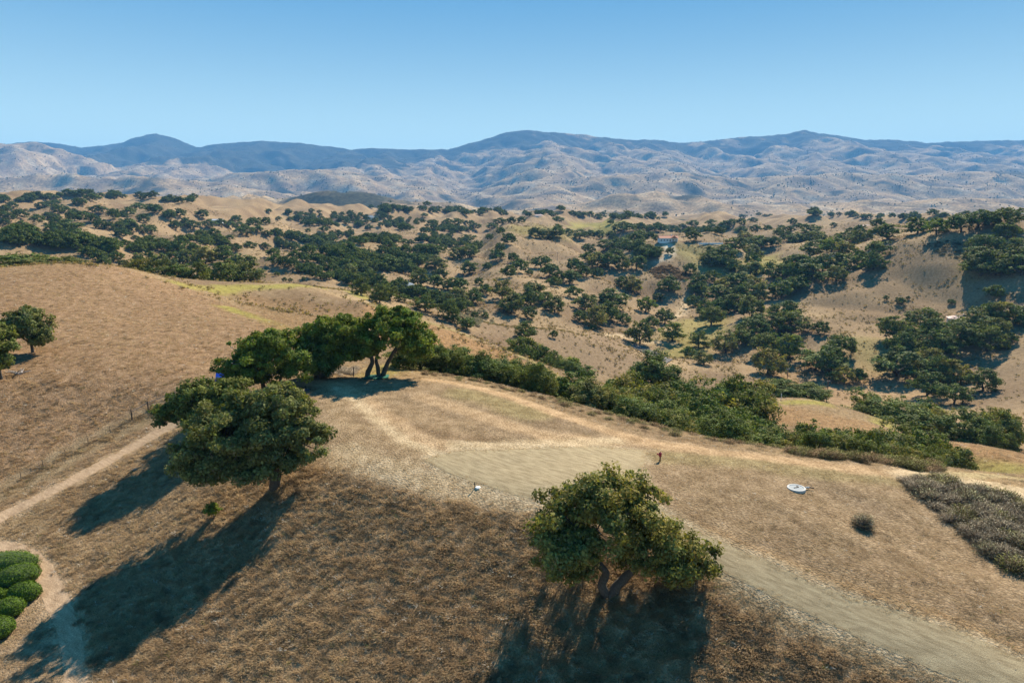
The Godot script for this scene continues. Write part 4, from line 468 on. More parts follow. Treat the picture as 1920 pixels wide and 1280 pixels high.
# ---------------------------------------------------------------- terrain
const AX := 45.0
const AZ := 60.0
const NX := 441
const NZ := 421
const U0 := -4.71
const V0 := -1.37
const V1 := 4.585
const STEP := 4
var du := 2.0 * 4.71 / (NX - 1)
var dv := (V1 - V0) / (NZ - 1)
var xs := PackedFloat32Array()
var zs := PackedFloat32Array()
var hs := PackedFloat32Array()
var cover := PackedFloat32Array()   # how much standing grass a place has
var tint := PackedColorArray()

func arsinh(x: float) -> float:
	return log(absf(x) + sqrt(x * x + 1.0)) * signf(x)

func roll(x: float, z: float) -> float:
	var d := sqrt(x * x + z * z)
	var a := clampf((d - 230.0) / 500.0, 0.0, 1.0)
	var c := clampf((d - 400.0) / 450.0, 0.0, 1.0)
	var spur := c * (10.0 * sin(0.036 * x + 0.006 * z + 1.6 * sin(0.004 * z + 0.5)) + 3.2 * sin(0.083 * x - 0.012 * z + 1.2 * sin(0.009 * z)))
	return spur + a * (4.0 * sin(0.019 * x + 0.012 * z + 1.3 * sin(0.009 * z)) + 2.6 * sin(-0.016 * x + 0.027 * z + 2.0 + 1.1 * sin(0.011 * x)) + 1.4 * sin(0.047 * x + 0.038 * z + 0.8 * sin(0.03 * x)))

func spline(x: float, z: float) -> float:
	var r := sqrt(x * x + (z - 40.0) * (z - 40.0)) + 5.0
	var u := atan2(x, 40.0 - z)
	var v := log(r)
	var s: float = SPLINE_FLAT[0] + SPLINE_FLAT[1] * u + SPLINE_FLAT[2] * v
	var k := 0
	var c := spline_u.size()
	while k < c:
		var a := u - spline_u[k]
		var b := v - spline_v[k]
		var q := a * a + b * b + 1e-9
		s += spline_w[k] * q * log(q)
		k += 1
	return s * r + 24.0

var spline_u := PackedFloat64Array()
var spline_v := PackedFloat64Array()
var spline_w := PackedFloat64Array()

func catmull(a: float, b: float, c: float, d: float, t: float) -> float:
	return b + 0.5 * t * (c - a + t * (2.0 * a - 5.0 * b + 4.0 * c - d + t * (3.0 * (b - c) + d - a)))

func shape_terrain() -> void:
	for p in SPLINE:
		spline_u.append(atan2(p[0], 40.0 - p[1]))
		spline_v.append(log(sqrt(p[0] * p[0] + (p[1] - 40.0) * (p[1] - 40.0)) + 5.0))
		spline_w.append(p[2] * 0.5)
	for i in NX: xs.append(AX * sinh(U0 + i * du))
	for j in NZ: zs.append(-60.0 - AZ * sinh(V0 + j * dv))
	var cx := (NX - 1) / STEP + 1
	var cz := (NZ - 1) / STEP + 1
	var coarse := PackedFloat32Array()
	for j in cz:
		for i in cx:
			coarse.append(spline(xs[i * STEP], zs[j * STEP]))
	var rows := PackedFloat32Array()
	rows.resize(cz * NX)
	for j in cz:
		for i in NX:
			var k := mini(i / STEP, cx - 2)
			var t := float(i - k * STEP) / STEP
			var o := j * cx
			rows[j * NX + i] = catmull(coarse[o + maxi(k - 1, 0)], coarse[o + k], coarse[o + k + 1], coarse[o + mini(k + 2, cx - 1)], t)
	hs.resize(NX * NZ)
	for j in NZ:
		var k := mini(j / STEP, cz - 2)
		var t := float(j - k * STEP) / STEP
		var a := maxi(k - 1, 0) * NX
		var d := mini(k + 2, cz - 1) * NX
		var z := zs[j]
		for i in NX:
			var x := xs[i]
			var far := sqrt(x * x + z * z)
			var h := catmull(rows[a + i], rows[k * NX + i], rows[k * NX + NX + i], rows[d + i], t) + roll(x, z)
			h += noise_a.get_noise_2d(x * 9.0, z * 9.0) * 0.10 + noise_a.get_noise_2d(x * 1.6, z * 1.6) * (0.22 + 1.3 * clampf((far - 220.0) / 500.0, 0.0, 1.0))
			if far > 250.0:
				h -= (1.0 - absf(noise_b.get_noise_2d(x * 0.6, z * 0.6)) * 3.0) * 3.6 * clampf((far - 250.0) / 500.0, 0.0, 1.0) - 2.0 * clampf((far - 250.0) / 500.0, 0.0, 1.0)
			hs[j * NX + i] = h
	cover.resize(NX * NZ)
	tint.resize(NX * NZ)

func cell(x: float, z: float) -> Vector2:
	return Vector2(clampf((arsinh(x / AX) - U0) / du, 0.0, NX - 1.001), clampf((arsinh((-60.0 - z) / AZ) - V0) / dv, 0.0, NZ - 1.001))

func ground(x: float, z: float) -> float:
	var c := cell(x, z)
	var i := int(c.x)
	var j := int(c.y)
	var s := (x - xs[i]) / (xs[i + 1] - xs[i])
	var t := (z - zs[j]) / (zs[j + 1] - zs[j])
	var o := j * NX + i
	if s + t < 1.0:
		return hs[o] + s * (hs[o + 1] - hs[o]) + t * (hs[o + NX] - hs[o])
	return hs[o + NX + 1] + (1.0 - s) * (hs[o + NX] - hs[o + NX + 1]) + (1.0 - t) * (hs[o + 1] - hs[o + NX + 1])

func at(x: float, z: float) -> Vector3:
	return Vector3(x, ground(x, z), z)

func up_at(x: float, z: float, e := 0.6) -> Vector3:
	return Vector3(ground(x - e, z) - ground(x + e, z), 2.0 * e, ground(x, z - e) - ground(x, z + e)).normalized()

func cover_at(x: float, z: float) -> float:
	var c := cell(x, z)
	return cover[int(c.y + 0.5) * NX + int(c.x + 0.5)]

func paint_ground() -> void:
	var tan_a := Color(0.52, 0.38, 0.225)
	var tan_b := Color(0.34, 0.24, 0.145)
	var gold := Color(0.66, 0.495, 0.285)
	for j in NZ:
		var z := zs[j]
		for i in NX:
			var x := xs[i]
			var far := sqrt(x * x + z * z)
			var big := noise_a.get_noise_2d(x * 0.35, z * 0.35) * 0.5 + 0.5
			var mid := noise_b.get_noise_2d(x * 1.4, z * 1.4) * 0.5 + 0.5
			var fine := noise_a.get_noise_2d(x * 11.0 + 50.0, z * 11.0) * 0.5 + 0.5
			var c := tan_a.lerp(tan_b, smoothstep(0.35, 0.75, mid)).lerp(gold, smoothstep(0.55, 0.8, big) * 0.6)
			c = c * (0.86 + 0.28 * fine)
			tint[j * NX + i] = c
			cover[j * NX + i] = 0.8 if far < 400.0 else 0.5
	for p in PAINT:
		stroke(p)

# one patch of soil, straw or green growth: [closed, r, g, b, strength, half width, feather, cover, ragged, [x, z, ...]]
func stroke(p: Array) -> void:
	var closed: bool = p[0] == 1
	var col := Color(p[1], p[2], p[3])
	var half: float = p[5]
	var feather: float = p[6]
	var ragged: float = p[8]
	var flat: Array = p[9]
	var pts := PackedVector2Array()
	var lo := Vector2(1e9, 1e9)
	var hi := -lo
	for k in flat.size() / 2:
		var q := Vector2(flat[2 * k], flat[2 * k + 1])
		pts.append(q)
		lo = lo.min(q)
		hi = hi.max(q)
	var m := half + feather + ragged
	var a := cell(lo.x - m, hi.y + m)
	var b := cell(hi.x + m, lo.y - m)
	var segs := pts.size() if closed else pts.size() - 1
	for j in range(int(a.y), int(b.y) + 2):
		for i in range(int(a.x), int(b.x) + 2):
			if i >= NX or j >= NZ: continue
			var q := Vector2(xs[i], zs[j])
			var d := 1e9
			if closed and Geometry2D.is_point_in_polygon(q, pts):
				d = 0.0
			else:
				for k in segs:
					d = minf(d, q.distance_squared_to(Geometry2D.get_closest_point_to_segment(q, pts[k], pts[(k + 1) % pts.size()])))
				d = sqrt(d)
			d += noise_b.get_noise_2d(q.x * 90.0 / (3.0 + m), q.y * 90.0 / (3.0 + m)) * ragged
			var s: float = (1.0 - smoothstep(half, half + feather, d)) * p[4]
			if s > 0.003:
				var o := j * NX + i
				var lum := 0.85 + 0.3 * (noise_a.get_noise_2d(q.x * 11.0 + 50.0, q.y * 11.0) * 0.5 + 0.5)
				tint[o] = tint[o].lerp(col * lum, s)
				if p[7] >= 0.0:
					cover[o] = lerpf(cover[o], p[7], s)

func build_terrain() -> void:
	var v := PackedVector3Array()
	var n := PackedVector3Array()
	var uv := PackedVector2Array()
	var uv2 := PackedVector2Array()
	var idx := PackedInt32Array()
	v.resize(NX * NZ); n.resize(NX * NZ); uv.resize(NX * NZ); uv2.resize(NX * NZ)
	for j in NZ:
		for i in NX:
			var o := j * NX + i
			v[o] = Vector3(xs[i], hs[o], zs[j])
			var a := maxi(i - 1, 0)
			var b := mini(i + 1, NX - 1)
			var c := maxi(j - 1, 0)
			var d := mini(j + 1, NZ - 1)
			var gx := (hs[j * NX + b] - hs[j * NX + a]) / (xs[b] - xs[a])
			var gz := (hs[d * NX + i] - hs[c * NX + i]) / (zs[d] - zs[c])
			n[o] = Vector3(-gx, 1.0, -gz).normalized()
			uv[o] = Vector2(xs[i], zs[j]) / 13.0
			uv2[o] = Vector2(xs[i] * 0.8 + zs[j] * 0.6, zs[j] * 0.8 - xs[i] * 0.6) / 71.0
	idx.resize((NX - 1) * (NZ - 1) * 6)
	var k := 0
	for j in NZ - 1:
		for i in NX - 1:
			var o := j * NX + i
			idx[k] = o; idx[k + 1] = o + NX; idx[k + 2] = o + 1
			idx[k + 3] = o + 1; idx[k + 4] = o + NX; idx[k + 5] = o + NX + 1
			k += 6
	setting("terrain", array_mesh(v, n, tint, idx, uv, uv2), mat.ground)

# a thin sheet that follows the ground inside an outline
func sheet(called: String, flat: Array, cellsize: float, lift: float, m: Material, jitter: float) -> void:
	var outline := PackedVector2Array()
	var count := flat.size() / 2
	for k in count:
		var p := Vector2(flat[2 * k], flat[2 * k + 1])
		var q := Vector2(flat[(2 * k + 2) % flat.size()], flat[(2 * k + 3) % flat.size()])
		var steps := maxi(1, int(p.distance_to(q) / 0.35))
		for s in steps:
			var w := p.lerp(q, float(s) / steps)
			w += Vector2(noise_b.get_noise_2d(w.x * 70.0, w.y * 70.0), noise_b.get_noise_2d(w.y * 70.0 + 99.0, w.x * 70.0)) * jitter
			outline.append(w)
	var lo := outline[0]
	var hi := outline[0]
	for p in outline:
		lo = lo.min(p); hi = hi.max(p)
	var st := SurfaceTool.new()
	st.begin(Mesh.PRIMITIVE_TRIANGLES)
	var nx := int((hi.x - lo.x) / cellsize) + 1
	var nz := int((hi.y - lo.y) / cellsize) + 1
	for j in nz:
		# keep only the part of the outline in this row
		var band := PackedVector2Array([lo + Vector2(-1, j * cellsize), lo + Vector2(nx * cellsize + 1, j * cellsize), lo + Vector2(nx * cellsize + 1, (j + 1) * cellsize), lo + Vector2(-1, (j + 1) * cellsize)])
		for strip in Geometry2D.intersect_polygons(outline, band):
			var s0 := 1e9
			var s1 := -1e9
			for p in strip:
				s0 = minf(s0, p.x); s1 = maxf(s1, p.x)
			for i in range(int((s0 - lo.x) / cellsize), int((s1 - lo.x) / cellsize) + 1):
				var c := PackedVector2Array([lo + Vector2(i, j) * cellsize, lo + Vector2(i + 1, j) * cellsize, lo + Vector2(i + 1, j + 1) * cellsize, lo + Vector2(i, j + 1) * cellsize])
				for piece in Geometry2D.intersect_polygons(strip, c):
					var tri := Geometry2D.triangulate_polygon(piece)
					for t in tri.size() / 3:
						var a: Vector2 = piece[tri[3 * t]]
						var b: Vector2 = piece[tri[3 * t + 1]]
						var d: Vector2 = piece[tri[3 * t + 2]]
						if (b - a).cross(d - a) < 0.0:
							var e := b
							b = d
							d = e
						for p in [a, b, d]:
							st.set_normal(up_at(p.x, p.y, 1.2))
							st.set_uv(p / 9.0)
							st.set_uv2(Vector2((p.x * 0.8 + p.y * 0.6) / 44.0, (p.y * 0.8 - p.x * 0.6) / 9.0))
							st.add_vertex(Vector3(p.x, ground(p.x, p.y) + lift, p.y))
	st.index()
	setting(called, st.commit(), m)

# ---------------------------------------------------------------- mountains
func along(table: Array, x: float) -> Vector2:   # (height, z) of a crest at x
	if x <= table[0][0]: return Vector2(table[0][1], table[0][2])
	for k in table.size() - 1:
		var a: Array = table[k]
		var b: Array = table[k + 1]
		if x <= b[0]:
			var t: float = (x - a[0]) / (b[0] - a[0])
			t = lerpf(t, smoothstep(0.0, 1.0, t), 0.6)
			return Vector2(lerpf(a[1], b[1], t), lerpf(a[2], b[2], t))
	return Vector2(table[-1][1], table[-1][2])

var far_x0 := -10400.0
var far_z0 := -1900.0
var far_step := 50.0
var far_nx := 417
var far_nz := 250
var far_h := PackedFloat32Array()

# a ridge line from p to q: the land falls away on both sides of it
func ridge_line(p: Vector3, q: Vector3, fall_p: float, fall_q: float) -> void:
	var reach := 900.0
	var i0 := clampi(int((minf(p.x, q.x) - reach - far_x0) / far_step), 0, far_nx - 1)
	var i1 := clampi(int((maxf(p.x, q.x) + reach - far_x0) / far_step), 0, far_nx - 1)
	var j0 := clampi(int((far_z0 - maxf(p.z, q.z) - reach) / far_step), 0, far_nz - 1)
	var j1 := clampi(int((far_z0 - minf(p.z, q.z) + reach) / far_step), 0, far_nz - 1)
	var a := Vector2(p.x, p.z)
	var ab := Vector2(q.x, q.z) - a
	var len2 := maxf(ab.length_squared(), 1.0)
	for j in range(j0, j1 + 1):
		for i in range(i0, i1 + 1):
			var o := j * far_nx + i
			var w := warped[o] - a
			var t := clampf(w.dot(ab) / len2, 0.0, 1.0)
			var d := (w - ab * t).length()
			if d > reach: continue
			var h := lerpf(p.y, q.y, t) - d * lerpf(fall_p, fall_q, t) * (d / (d + 45.0))
			if h > far_h[o]: far_h[o] = h

var warped := PackedVector2Array()

func raise_mountains(warp: FastNoiseLite, fine: FastNoiseLite) -> void:
	far_h.resize(far_nx * far_nz)
	warped.resize(far_nx * far_nz)
	var crests := []
	for i in far_nx: crests.append(along(CREST, far_x0 + i * far_step))
	for j in far_nz:
		var z := far_z0 - j * far_step
		for i in far_nx:
			var x := far_x0 + i * far_step
			var o := j * far_nx + i
			var c: Vector2 = crests[i]
			var keep := clampf(absf(z - c.y) / 900.0, 0.0, 1.0)
			warped[o] = Vector2(x + (warp.get_noise_2d(x * 2.0, z * 2.0) * 330.0 + fine.get_noise_2d(x, z) * 45.0) * keep, z + (warp.get_noise_2d(x * 2.0 + 7000.0, z * 2.0) * 330.0 + fine.get_noise_2d(x + 3000.0, z) * 45.0) * keep)
			var t := clampf((z + 4700.0) / (c.y + 4700.0), 0.0, 1.0)
			far_h[o] = -42.0 - 30.0 * smoothstep(-2000.0, -3200.0, z) + (c.x + 60.0) * 0.55 * t * t - 400.0 * smoothstep(200.0, 1400.0, c.y - z)
	rng.seed = 2024
	# the main crest
	for k in CREST.size() - 1:
		ridge_line(Vector3(CREST[k][0], CREST[k][1], CREST[k][2]), Vector3(CREST[k + 1][0], CREST[k + 1][1], CREST[k + 1][2]), 0.5, 0.5)
	# spurs that come down from it, and the side spurs of those
	var x := far_x0
	while x < -far_x0:
		x += rng.randf_range(520.0, 980.0)
		var c := along(CREST, x)
		var foot_z := -5000.0 + rng.randf_range(-900.0, 500.0)
		var foot_x := x + rng.randfn() * 650.0
		var p := Vector3(x, c.x, c.y)
		var steps := 9
		var sway := rng.randfn() * 260.0
		for k in range(1, steps + 1):
			var t := float(k) / steps
			var q := Vector3(lerpf(x, foot_x, t) + sin(t * 5.0) * sway, 0, lerpf(c.y, foot_z, t))
			q.y = -40.0 + (c.x + 40.0) * (pow(1.0 - t, 1.25) * 0.9 + 0.06 * (1.0 - t)) + rng.randf_range(-28.0, 34.0) * (1.0 - t)
			ridge_line(p, q, lerpf(0.46, 0.30, t), lerpf(0.46, 0.26, t))
			if k > 1 and k < steps:
				for side in [-1.0, 1.0]:
					if rng.randf() < 0.8:
						var long := rng.randf_range(500.0, 1250.0) * (1.0 - 0.3 * t)
						var e := p + Vector3(side * long * rng.randf_range(0.65, 0.95), 0, long * rng.randf_range(0.35, 0.85))
						e.y = p.y - long * rng.randf_range(0.22, 0.34)
						ridge_line(p, e, 0.46, 0.42)
			p = q
	# lower ranges in front
	for hill in HILLS:
		var table: Array = hill[1]
		var w: float = hill[0]
		for k in table.size() - 1:
			var a := Vector3(table[k][0], table[k][1], table[k][2])
			var b := Vector3(table[k + 1][0], table[k + 1][1], table[k + 1][2])
			ridge_line(a, b, 0.3, 0.3)
			var gap := 0.0
			while gap < 1.0:
				var s := a.lerp(b, gap)
				var long := w * rng.randf_range(1.0, 2.0)
				ridge_line(s, s + Vector3(rng.randfn() * long * 0.4, -minf(long * 0.24, maxf(20.0, (s.y + 70.0) * 0.9)), long), 0.4, 0.32)
				gap += rng.randf_range(0.6, 1.2) * w * 0.7 / maxf(1.0, absf(b.x - a.x))
	for o in far_h.size():
		far_h[o] += fine.get_noise_2d(warped[o].x * 1.5, warped[o].y * 1.5) * 16.0 * smoothstep(-20.0, 200.0, far_h[o])

func build_mountains() -> void:
	var warp := FastNoiseLite.new()
	warp.seed = 5
	warp.frequency = 1.0 / 1600.0
	warp.fractal_octaves = 3
	var patch := FastNoiseLite.new()
	patch.seed = 21
	patch.frequency = 1.0 / 420.0
	patch.fractal_octaves = 5
	patch.fractal_gain = 0.6
	var fine := FastNoiseLite.new()
	fine.seed = 14
	fine.frequency = 1.0 / 330.0
	fine.fractal_octaves = 3
	raise_mountains(warp, fine)
	var v := PackedVector3Array()
	var n := PackedVector3Array()
	var c := PackedColorArray()
	var uv := PackedVector2Array()
	var uv2 := PackedVector2Array()
	var idx := PackedInt32Array()
	var straw := Color(0.74, 0.51, 0.27)
	var pale := Color(0.92, 0.72, 0.46)
	var brush := Color(0.085, 0.095, 0.06)
	var brown := Color(0.36, 0.27, 0.18)
	for j in far_nz:
		var z := far_z0 - j * far_step
		for i in far_nx:
			var x := far_x0 + i * far_step
			var o := j * far_nx + i
			v.append(Vector3(x, far_h[o], z))
			var a := far_h[j * far_nx + maxi(i - 1, 0)]
			var b := far_h[j * far_nx + mini(i + 1, far_nx - 1)]
			var d := far_h[maxi(j - 1, 0) * far_nx + i]
			var e := far_h[mini(j + 1, far_nz - 1) * far_nx + i]
			n.append(Vector3((a - b) / (2.0 * far_step), 1.0, (e - d) / (2.0 * far_step)).normalized())
			uv.append(Vector2(x, z) / 900.0)
			uv2.append(Vector2(x * 0.8 + z * 0.6, z * 0.8 - x * 0.6) / 3700.0)
			var s := patch.get_noise_2d(x * 0.62, z * 0.36) * 0.5 + 0.5
			var s2 := patch.get_noise_2d(x * 2.3 + 4000.0, z * 2.3) * 0.5 + 0.5
			var col := straw.lerp(pale, smoothstep(0.5, 0.7, s2)).lerp(brown, smoothstep(0.5, 0.68, patch.get_noise_2d(x * 0.8 - 9000.0, z * 0.8) * 0.5 + 0.5) * 0.8)
			# chaparral grows as ragged patches, most of it on the high ridges and the western peak
			var wood := -0.34 + 0.62 * smoothstep(-10200.0, -11300.0, z + 500.0 * (s - 0.5)) + 1.1 * smoothstep(-8800.0, -9800.0, z) * (1.0 - smoothstep(-2600.0, -900.0, x)) - 0.5 * (1.0 - smoothstep(-7600.0, -6400.0, x + (z + 9000.0) * 0.5)) * smoothstep(-9600.0, -8600.0, z)
			wood += 0.32 * smoothstep(-5200.0, -2600.0, z) * (1.0 - smoothstep(200.0, 1500.0, x))
			var f := smoothstep(0.455, 0.52, s * 0.75 + s2 * 0.25 + wood * 0.42)
			col = col.lerp(brush * (0.8 + 0.5 * s2), f * 0.93)
			c.append(col)
	for j in far_nz - 1:
		for i in far_nx - 1:
			var o := j * far_nx + i
			idx.append_array([o, o + far_nx, o + 1, o + 1, o + far_nx, o + far_nx + 1])
	setting("mountains", array_mesh(v, n, c, idx, uv, uv2), mat.far)
	# scrub oaks and pines sprinkled over the far slopes, too many to count
	var blob := foliage([[0, 0.4, 0, 0.5, 0.42, 0.5]], 7, 5, 0.34, 31, 0.3)
	var where: Array[Transform3D] = []
	var shade := PackedColorArray()
	rng.seed = 400
	while where.size() < 13000:
		var z := -2700.0 - 8800.0 * rng.randf()
		var x := z * rng.randf_range(-0.86, 0.86)
		var s := patch.get_noise_2d(x * 1.6 + 300.0, z * 1.6) * 0.5 + 0.5
		if rng.randf() > smoothstep(0.5, 0.66, s) + 0.012: continue
		if z > -5200.0 and rng.randf() > 0.25: continue
		var y := far_at(x, z)
		var w := rng.randf_range(4.5, 9.5) * (1.0 if z > -6000.0 else 1.25)
		where.append(Transform3D(Basis(Vector3.UP, rng.randf() * TAU).scaled(Vector3(w, w * rng.randf_range(0.7, 1.2), w)), Vector3(x, y - 0.5, z)))
		shade.append(Color(1, 1, 1) * rng.randf_range(0.6, 1.1))
	stuff("distant_scrub_trees", "dark specks of far trees sprinkled over the mountain slopes", "trees", copies(blob, where, shade), mat.leaf_far)

func far_at(x: float, z: float) -> float:
	var fi := clampf((x - far_x0) / far_step, 0.0, far_nx - 1.001)
	var fj := clampf((far_z0 - z) / far_step, 0.0, far_nz - 1.001)
	var i := int(fi)
	var j := int(fj)
	var o := j * far_nx + i
	return lerpf(lerpf(far_h[o], far_h[o + 1], fi - i), lerpf(far_h[o + far_nx], far_h[o + far_nx + 1], fi - i), fj - j)

func copies(mesh: Mesh, where: Array[Transform3D], shade: PackedColorArray) -> MultiMesh:
	var mm := MultiMesh.new()
	mm.transform_format = MultiMesh.TRANSFORM_3D
	mm.use_colors = shade.size() > 0
	mm.mesh = mesh
	mm.instance_count = where.size()
	for k in where.size():
		mm.set_instance_transform(k, where[k])
		if shade.size(): mm.set_instance_color(k, shade[k])
	return mm

# ---------------------------------------------------------------- trees
# leaves as small diamonds gathered in clumps over ellipsoid lobes [cx, cy, cz, rx, ry, rz]
var clump_spots := []
func foliage(lobes: Array, clumps: int, leaves: int, leaf: float, with_seed: int, clump := 1.0, vary := 0.25, low := -0.55, loose := 0.22) -> ArrayMesh:
	var g := RandomNumberGenerator.new()
	g.seed = with_seed
	var v := PackedVector3Array()
	var n := PackedVector3Array()
	var c := PackedColorArray()
	var idx := PackedInt32Array()
	clump_spots = []
	for l in lobes:
		var mid := Vector3(l[0], l[1], l[2])
		var rad := Vector3(l[3], l[4], l[5])
		var many := maxi(3, int(clumps * pow(rad.x * rad.y * rad.z, 0.667) / pow(lobes[0][3] * lobes[0][4] * lobes[0][5], 0.667)))
		for q in many:
			var d := Vector3(g.randfn(), g.randfn(), g.randfn()).normalized()
			while d.y < low: d = Vector3(g.randfn(), g.randfn(), g.randfn()).normalized()
			var p := mid + d * rad * (g.randf_range(0.5, 0.95) if g.randf() > loose else g.randf_range(0.98, 1.2))
			clump_spots.append(p)
			var cr := clump * g.randf_range(0.42, 1.4)
			var hue := g.randf()
			var lum := 1.0 + g.randf_range(-vary, vary)
			for k in int(leaves * cr / clump):
				var e := Vector3(g.randfn(), g.randfn(), g.randfn()).normalized()
				var x := p + e * Vector3(cr, cr * 0.72, cr) * pow(g.randf(), 0.55) * 1.12
				var nn := (e * 0.4 + d * 0.55 + Vector3(g.randfn(), g.randfn(), g.randfn()) * 0.55 + Vector3(0, 0.25, 0)).normalized()
				var t := nn.cross(Vector3(g.randfn(), g.randfn(), g.randfn())).normalized()
				var s := nn.cross(t)
				var len := leaf * (0.45 + 1.15 * pow(g.randf(), 1.4))
				var wid := len * g.randf_range(0.45, 0.7)
				var o := v.size()
				v.append(x + t * len); v.append(x + s * wid); v.append(x - t * len); v.append(x - s * wid)
				var lit := (nn + e * 0.15).normalized()
				n.append(lit); n.append(lit); n.append(lit); n.append(lit)
				var b := lum * g.randf_range(0.6, 1.4)
				var col := Color(0.104 + 0.064 * hue, 0.126 + 0.034 * hue, 0.047) * b
				if g.randf() < 0.05: col = Color(0.19, 0.155, 0.075) * b
				c.append(col); c.append(col); c.append(col); c.append(col)
				idx.append_array([o, o + 2, o + 1, o, o + 3, o + 2])
	return array_mesh(v, n, c, idx)

# stems: [[[x, y, z, ...], base radius, tip radius], ...]
func woody(stems: Array, twigs: Array, sides: int) -> ArrayMesh:
	var v := PackedVector3Array()
	var n := PackedVector3Array()
	var idx := PackedInt32Array()
	var joints := []
	for s in stems:
		var pts := []
		var raw: Array = s[0]
		for k in raw.size() / 3: pts.append(Vector3(raw[3 * k], raw[3 * k + 1], raw[3 * k + 2]))
		var smooth := []
		for k in pts.size() - 1:
			for q in 4:
				var t := q / 4.0
				var a: Vector3 = pts[maxi(k - 1, 0)]
				var d: Vector3 = pts[mini(k + 2, pts.size() - 1)]
				smooth.append((pts[k] as Vector3).cubic_interpolate(pts[k + 1], a, d, t))
		smooth.append(pts[-1])
		tube(v, n, idx, smooth, s[1], s[2], sides, 0.09)
		for k in range(smooth.size() / 3, smooth.size()): joints.append(smooth[k])
	for p in twigs:
		var best: Vector3 = joints[0]
		for q in joints:
			if (q as Vector3).distance_squared_to(p) + 2.0 * maxf(0.0, q.y - p.y) < best.distance_squared_to(p): best = q
		tube(v, n, idx, bend(best, p, 4, 0.13), 0.05 + 0.012 * best.distance_to(p), 0.012, 4)
	return array_mesh(v, n, PackedColorArray(), idx)

func hero_oak(label: String, spot: Array, lobes: Array, stems: Array, clumps: int, leaves: int, leaf: float, leafmat: Material, with_seed: int, group := "") -> Node3D:
	rng.seed = with_seed
	var t := thing("oak_tree", label, "tree", at(spot[0], spot[1]) - Vector3(0, 0.1, 0), 0.0, group)
	var crown := foliage(lobes, int(clumps * 2.1), int(leaves * 0.56), leaf * 0.92, with_seed, 0.68)
	var twigs := []
	for k in clump_spots.size():
		if k % 2 == 0: twigs.append(clump_spots[k])
	part("trunk", woody(stems, twigs, 9), mat.bark, t)
	part("crown", crown, leafmat, t)
	return t

# ---------------------------------------------------------------- the scene
func _ready() -> void:
	# camera
	var cam := Camera3D.new()
	cam.name = "camera"
	cam.fov = 53.13
	cam.near = 0.5
	cam.far = 40000.0
	cam.position = Vector3(0, 24, 0)
	cam.rotation_degrees = Vector3(-12.0, 0, 0)
	add_child(cam)
	cam.current = true
	# sky and air
	var env := Environment.new()
	env.background_mode = Environment.BG_SKY
	var sky_material := ProceduralSkyMaterial.new()
	sky_material.sky_top_color = lin(0.009, 0.122, 0.285)
	sky_material.sky_horizon_color = lin(0.60, 0.75, 0.62)
	sky_material.sky_curve = 0.08
	sky_material.ground_bottom_color = lin(0.20, 0.16, 0.11)
	sky_material.ground_horizon_color = lin(0.30, 0.30, 0.28)
	sky_material.sun_angle_max = 1.0
	var sky := Sky.new()
	sky.sky_material = sky_material
	env.sky = sky
	env.tonemap_mode = Environment.TONE_MAPPER_LINEAR
	env.tonemap_exposure = 2.25
	env.fog_enabled = true
	env.fog_density = 0.000062
	env.fog_light_color = lin(0.19, 0.52, 1.0)
	env.sdfgi_enabled = true
	env.ssao_enabled = true
	env.ssil_enabled = true
	var world := WorldEnvironment.new()
	world.name = "world_environment"
	world.environment = env
	add_child(world)
	# sun: ahead and to the right, 40 degrees up
	var sun := DirectionalLight3D.new()
	sun.name = "sun"
	sun.light_energy = 1.6
	sun.light_color = Color(1.0, 0.95, 0.87)
	sun.light_angular_distance = 0.5
	sun.shadow_enabled = true
	add_child(sun)
	var el := deg_to_rad(40.0)
	var az := deg_to_rad(28.0)
	sun.look_at_from_position(Vector3.ZERO, -Vector3(cos(el) * sin(az), sin(el), -cos(el) * cos(az)))

	set_up_noise()
	make_materials()
	shape_terrain()
	paint_ground()
	build_terrain()
	print("terrain ", Time.get_ticks_msec())
	build_mountains()
	print("mountains ", Time.get_ticks_msec())
	sheet("driveway", DRIVEWAY, 0.4, 0.012, mat.gravel, 0.12)
	sheet("garden_path", GARDEN_PATH, 0.4, 0.012, mat.dirt, 0.1)
	sheet("dirt_path", DIRT_PATH, 0.4, 0.012, mat.dirt, 0.22)
	sheet("valley_road", VALLEY_ROAD, 3.0, 0.5, mat.asphalt, 0.3)
	print("sheets ", Time.get_ticks_msec())
	build_hero_trees()
	build_hill_trees()
	print("trees ", Time.get_ticks_msec())
	build_grass()
	print("grass ", Time.get_ticks_msec())
	build_scrub()
	build_details()
	build_houses()
	print("done ", Time.get_ticks_msec())

func set_up_noise() -> void:
	noise_a.seed = 3
	noise_a.frequency = 0.03
	noise_a.fractal_octaves = 4
	noise_b.seed = 8
	noise_b.frequency = 0.012
	noise_b.fractal_octaves = 3
	noise_c.seed = 17
	noise_c.noise_type = FastNoiseLite.TYPE_CELLULAR
	noise_c.frequency = 0.05

func speckle(size: int, freq: float, octaves: int, with_seed: int, lo: Color, hi: Color, kind := FastNoiseLite.TYPE_SIMPLEX_SMOOTH) -> NoiseTexture2D:
	var f := FastNoiseLite.new()
	f.seed = with_seed
	f.noise_type = kind
	f.frequency = freq
	f.fractal_octaves = octaves
	f.fractal_gain = 0.62
	var t := NoiseTexture2D.new()
	t.width = size
	t.height = size
	t.seamless = true
	t.noise = f
	var g := Gradient.new()
	g.offsets = PackedFloat32Array([0.0, 0.3, 0.7, 1.0])
	g.colors = PackedColorArray([lo, lo.lerp(hi, 0.35), lo.lerp(hi, 0.75), hi])
	t.color_ramp = g
	return t

func relief(size: int, freq: float, octaves: int, with_seed: int) -> NoiseTexture2D:
	return speckle(size, freq, octaves, with_seed, Color.BLACK, Color.WHITE)

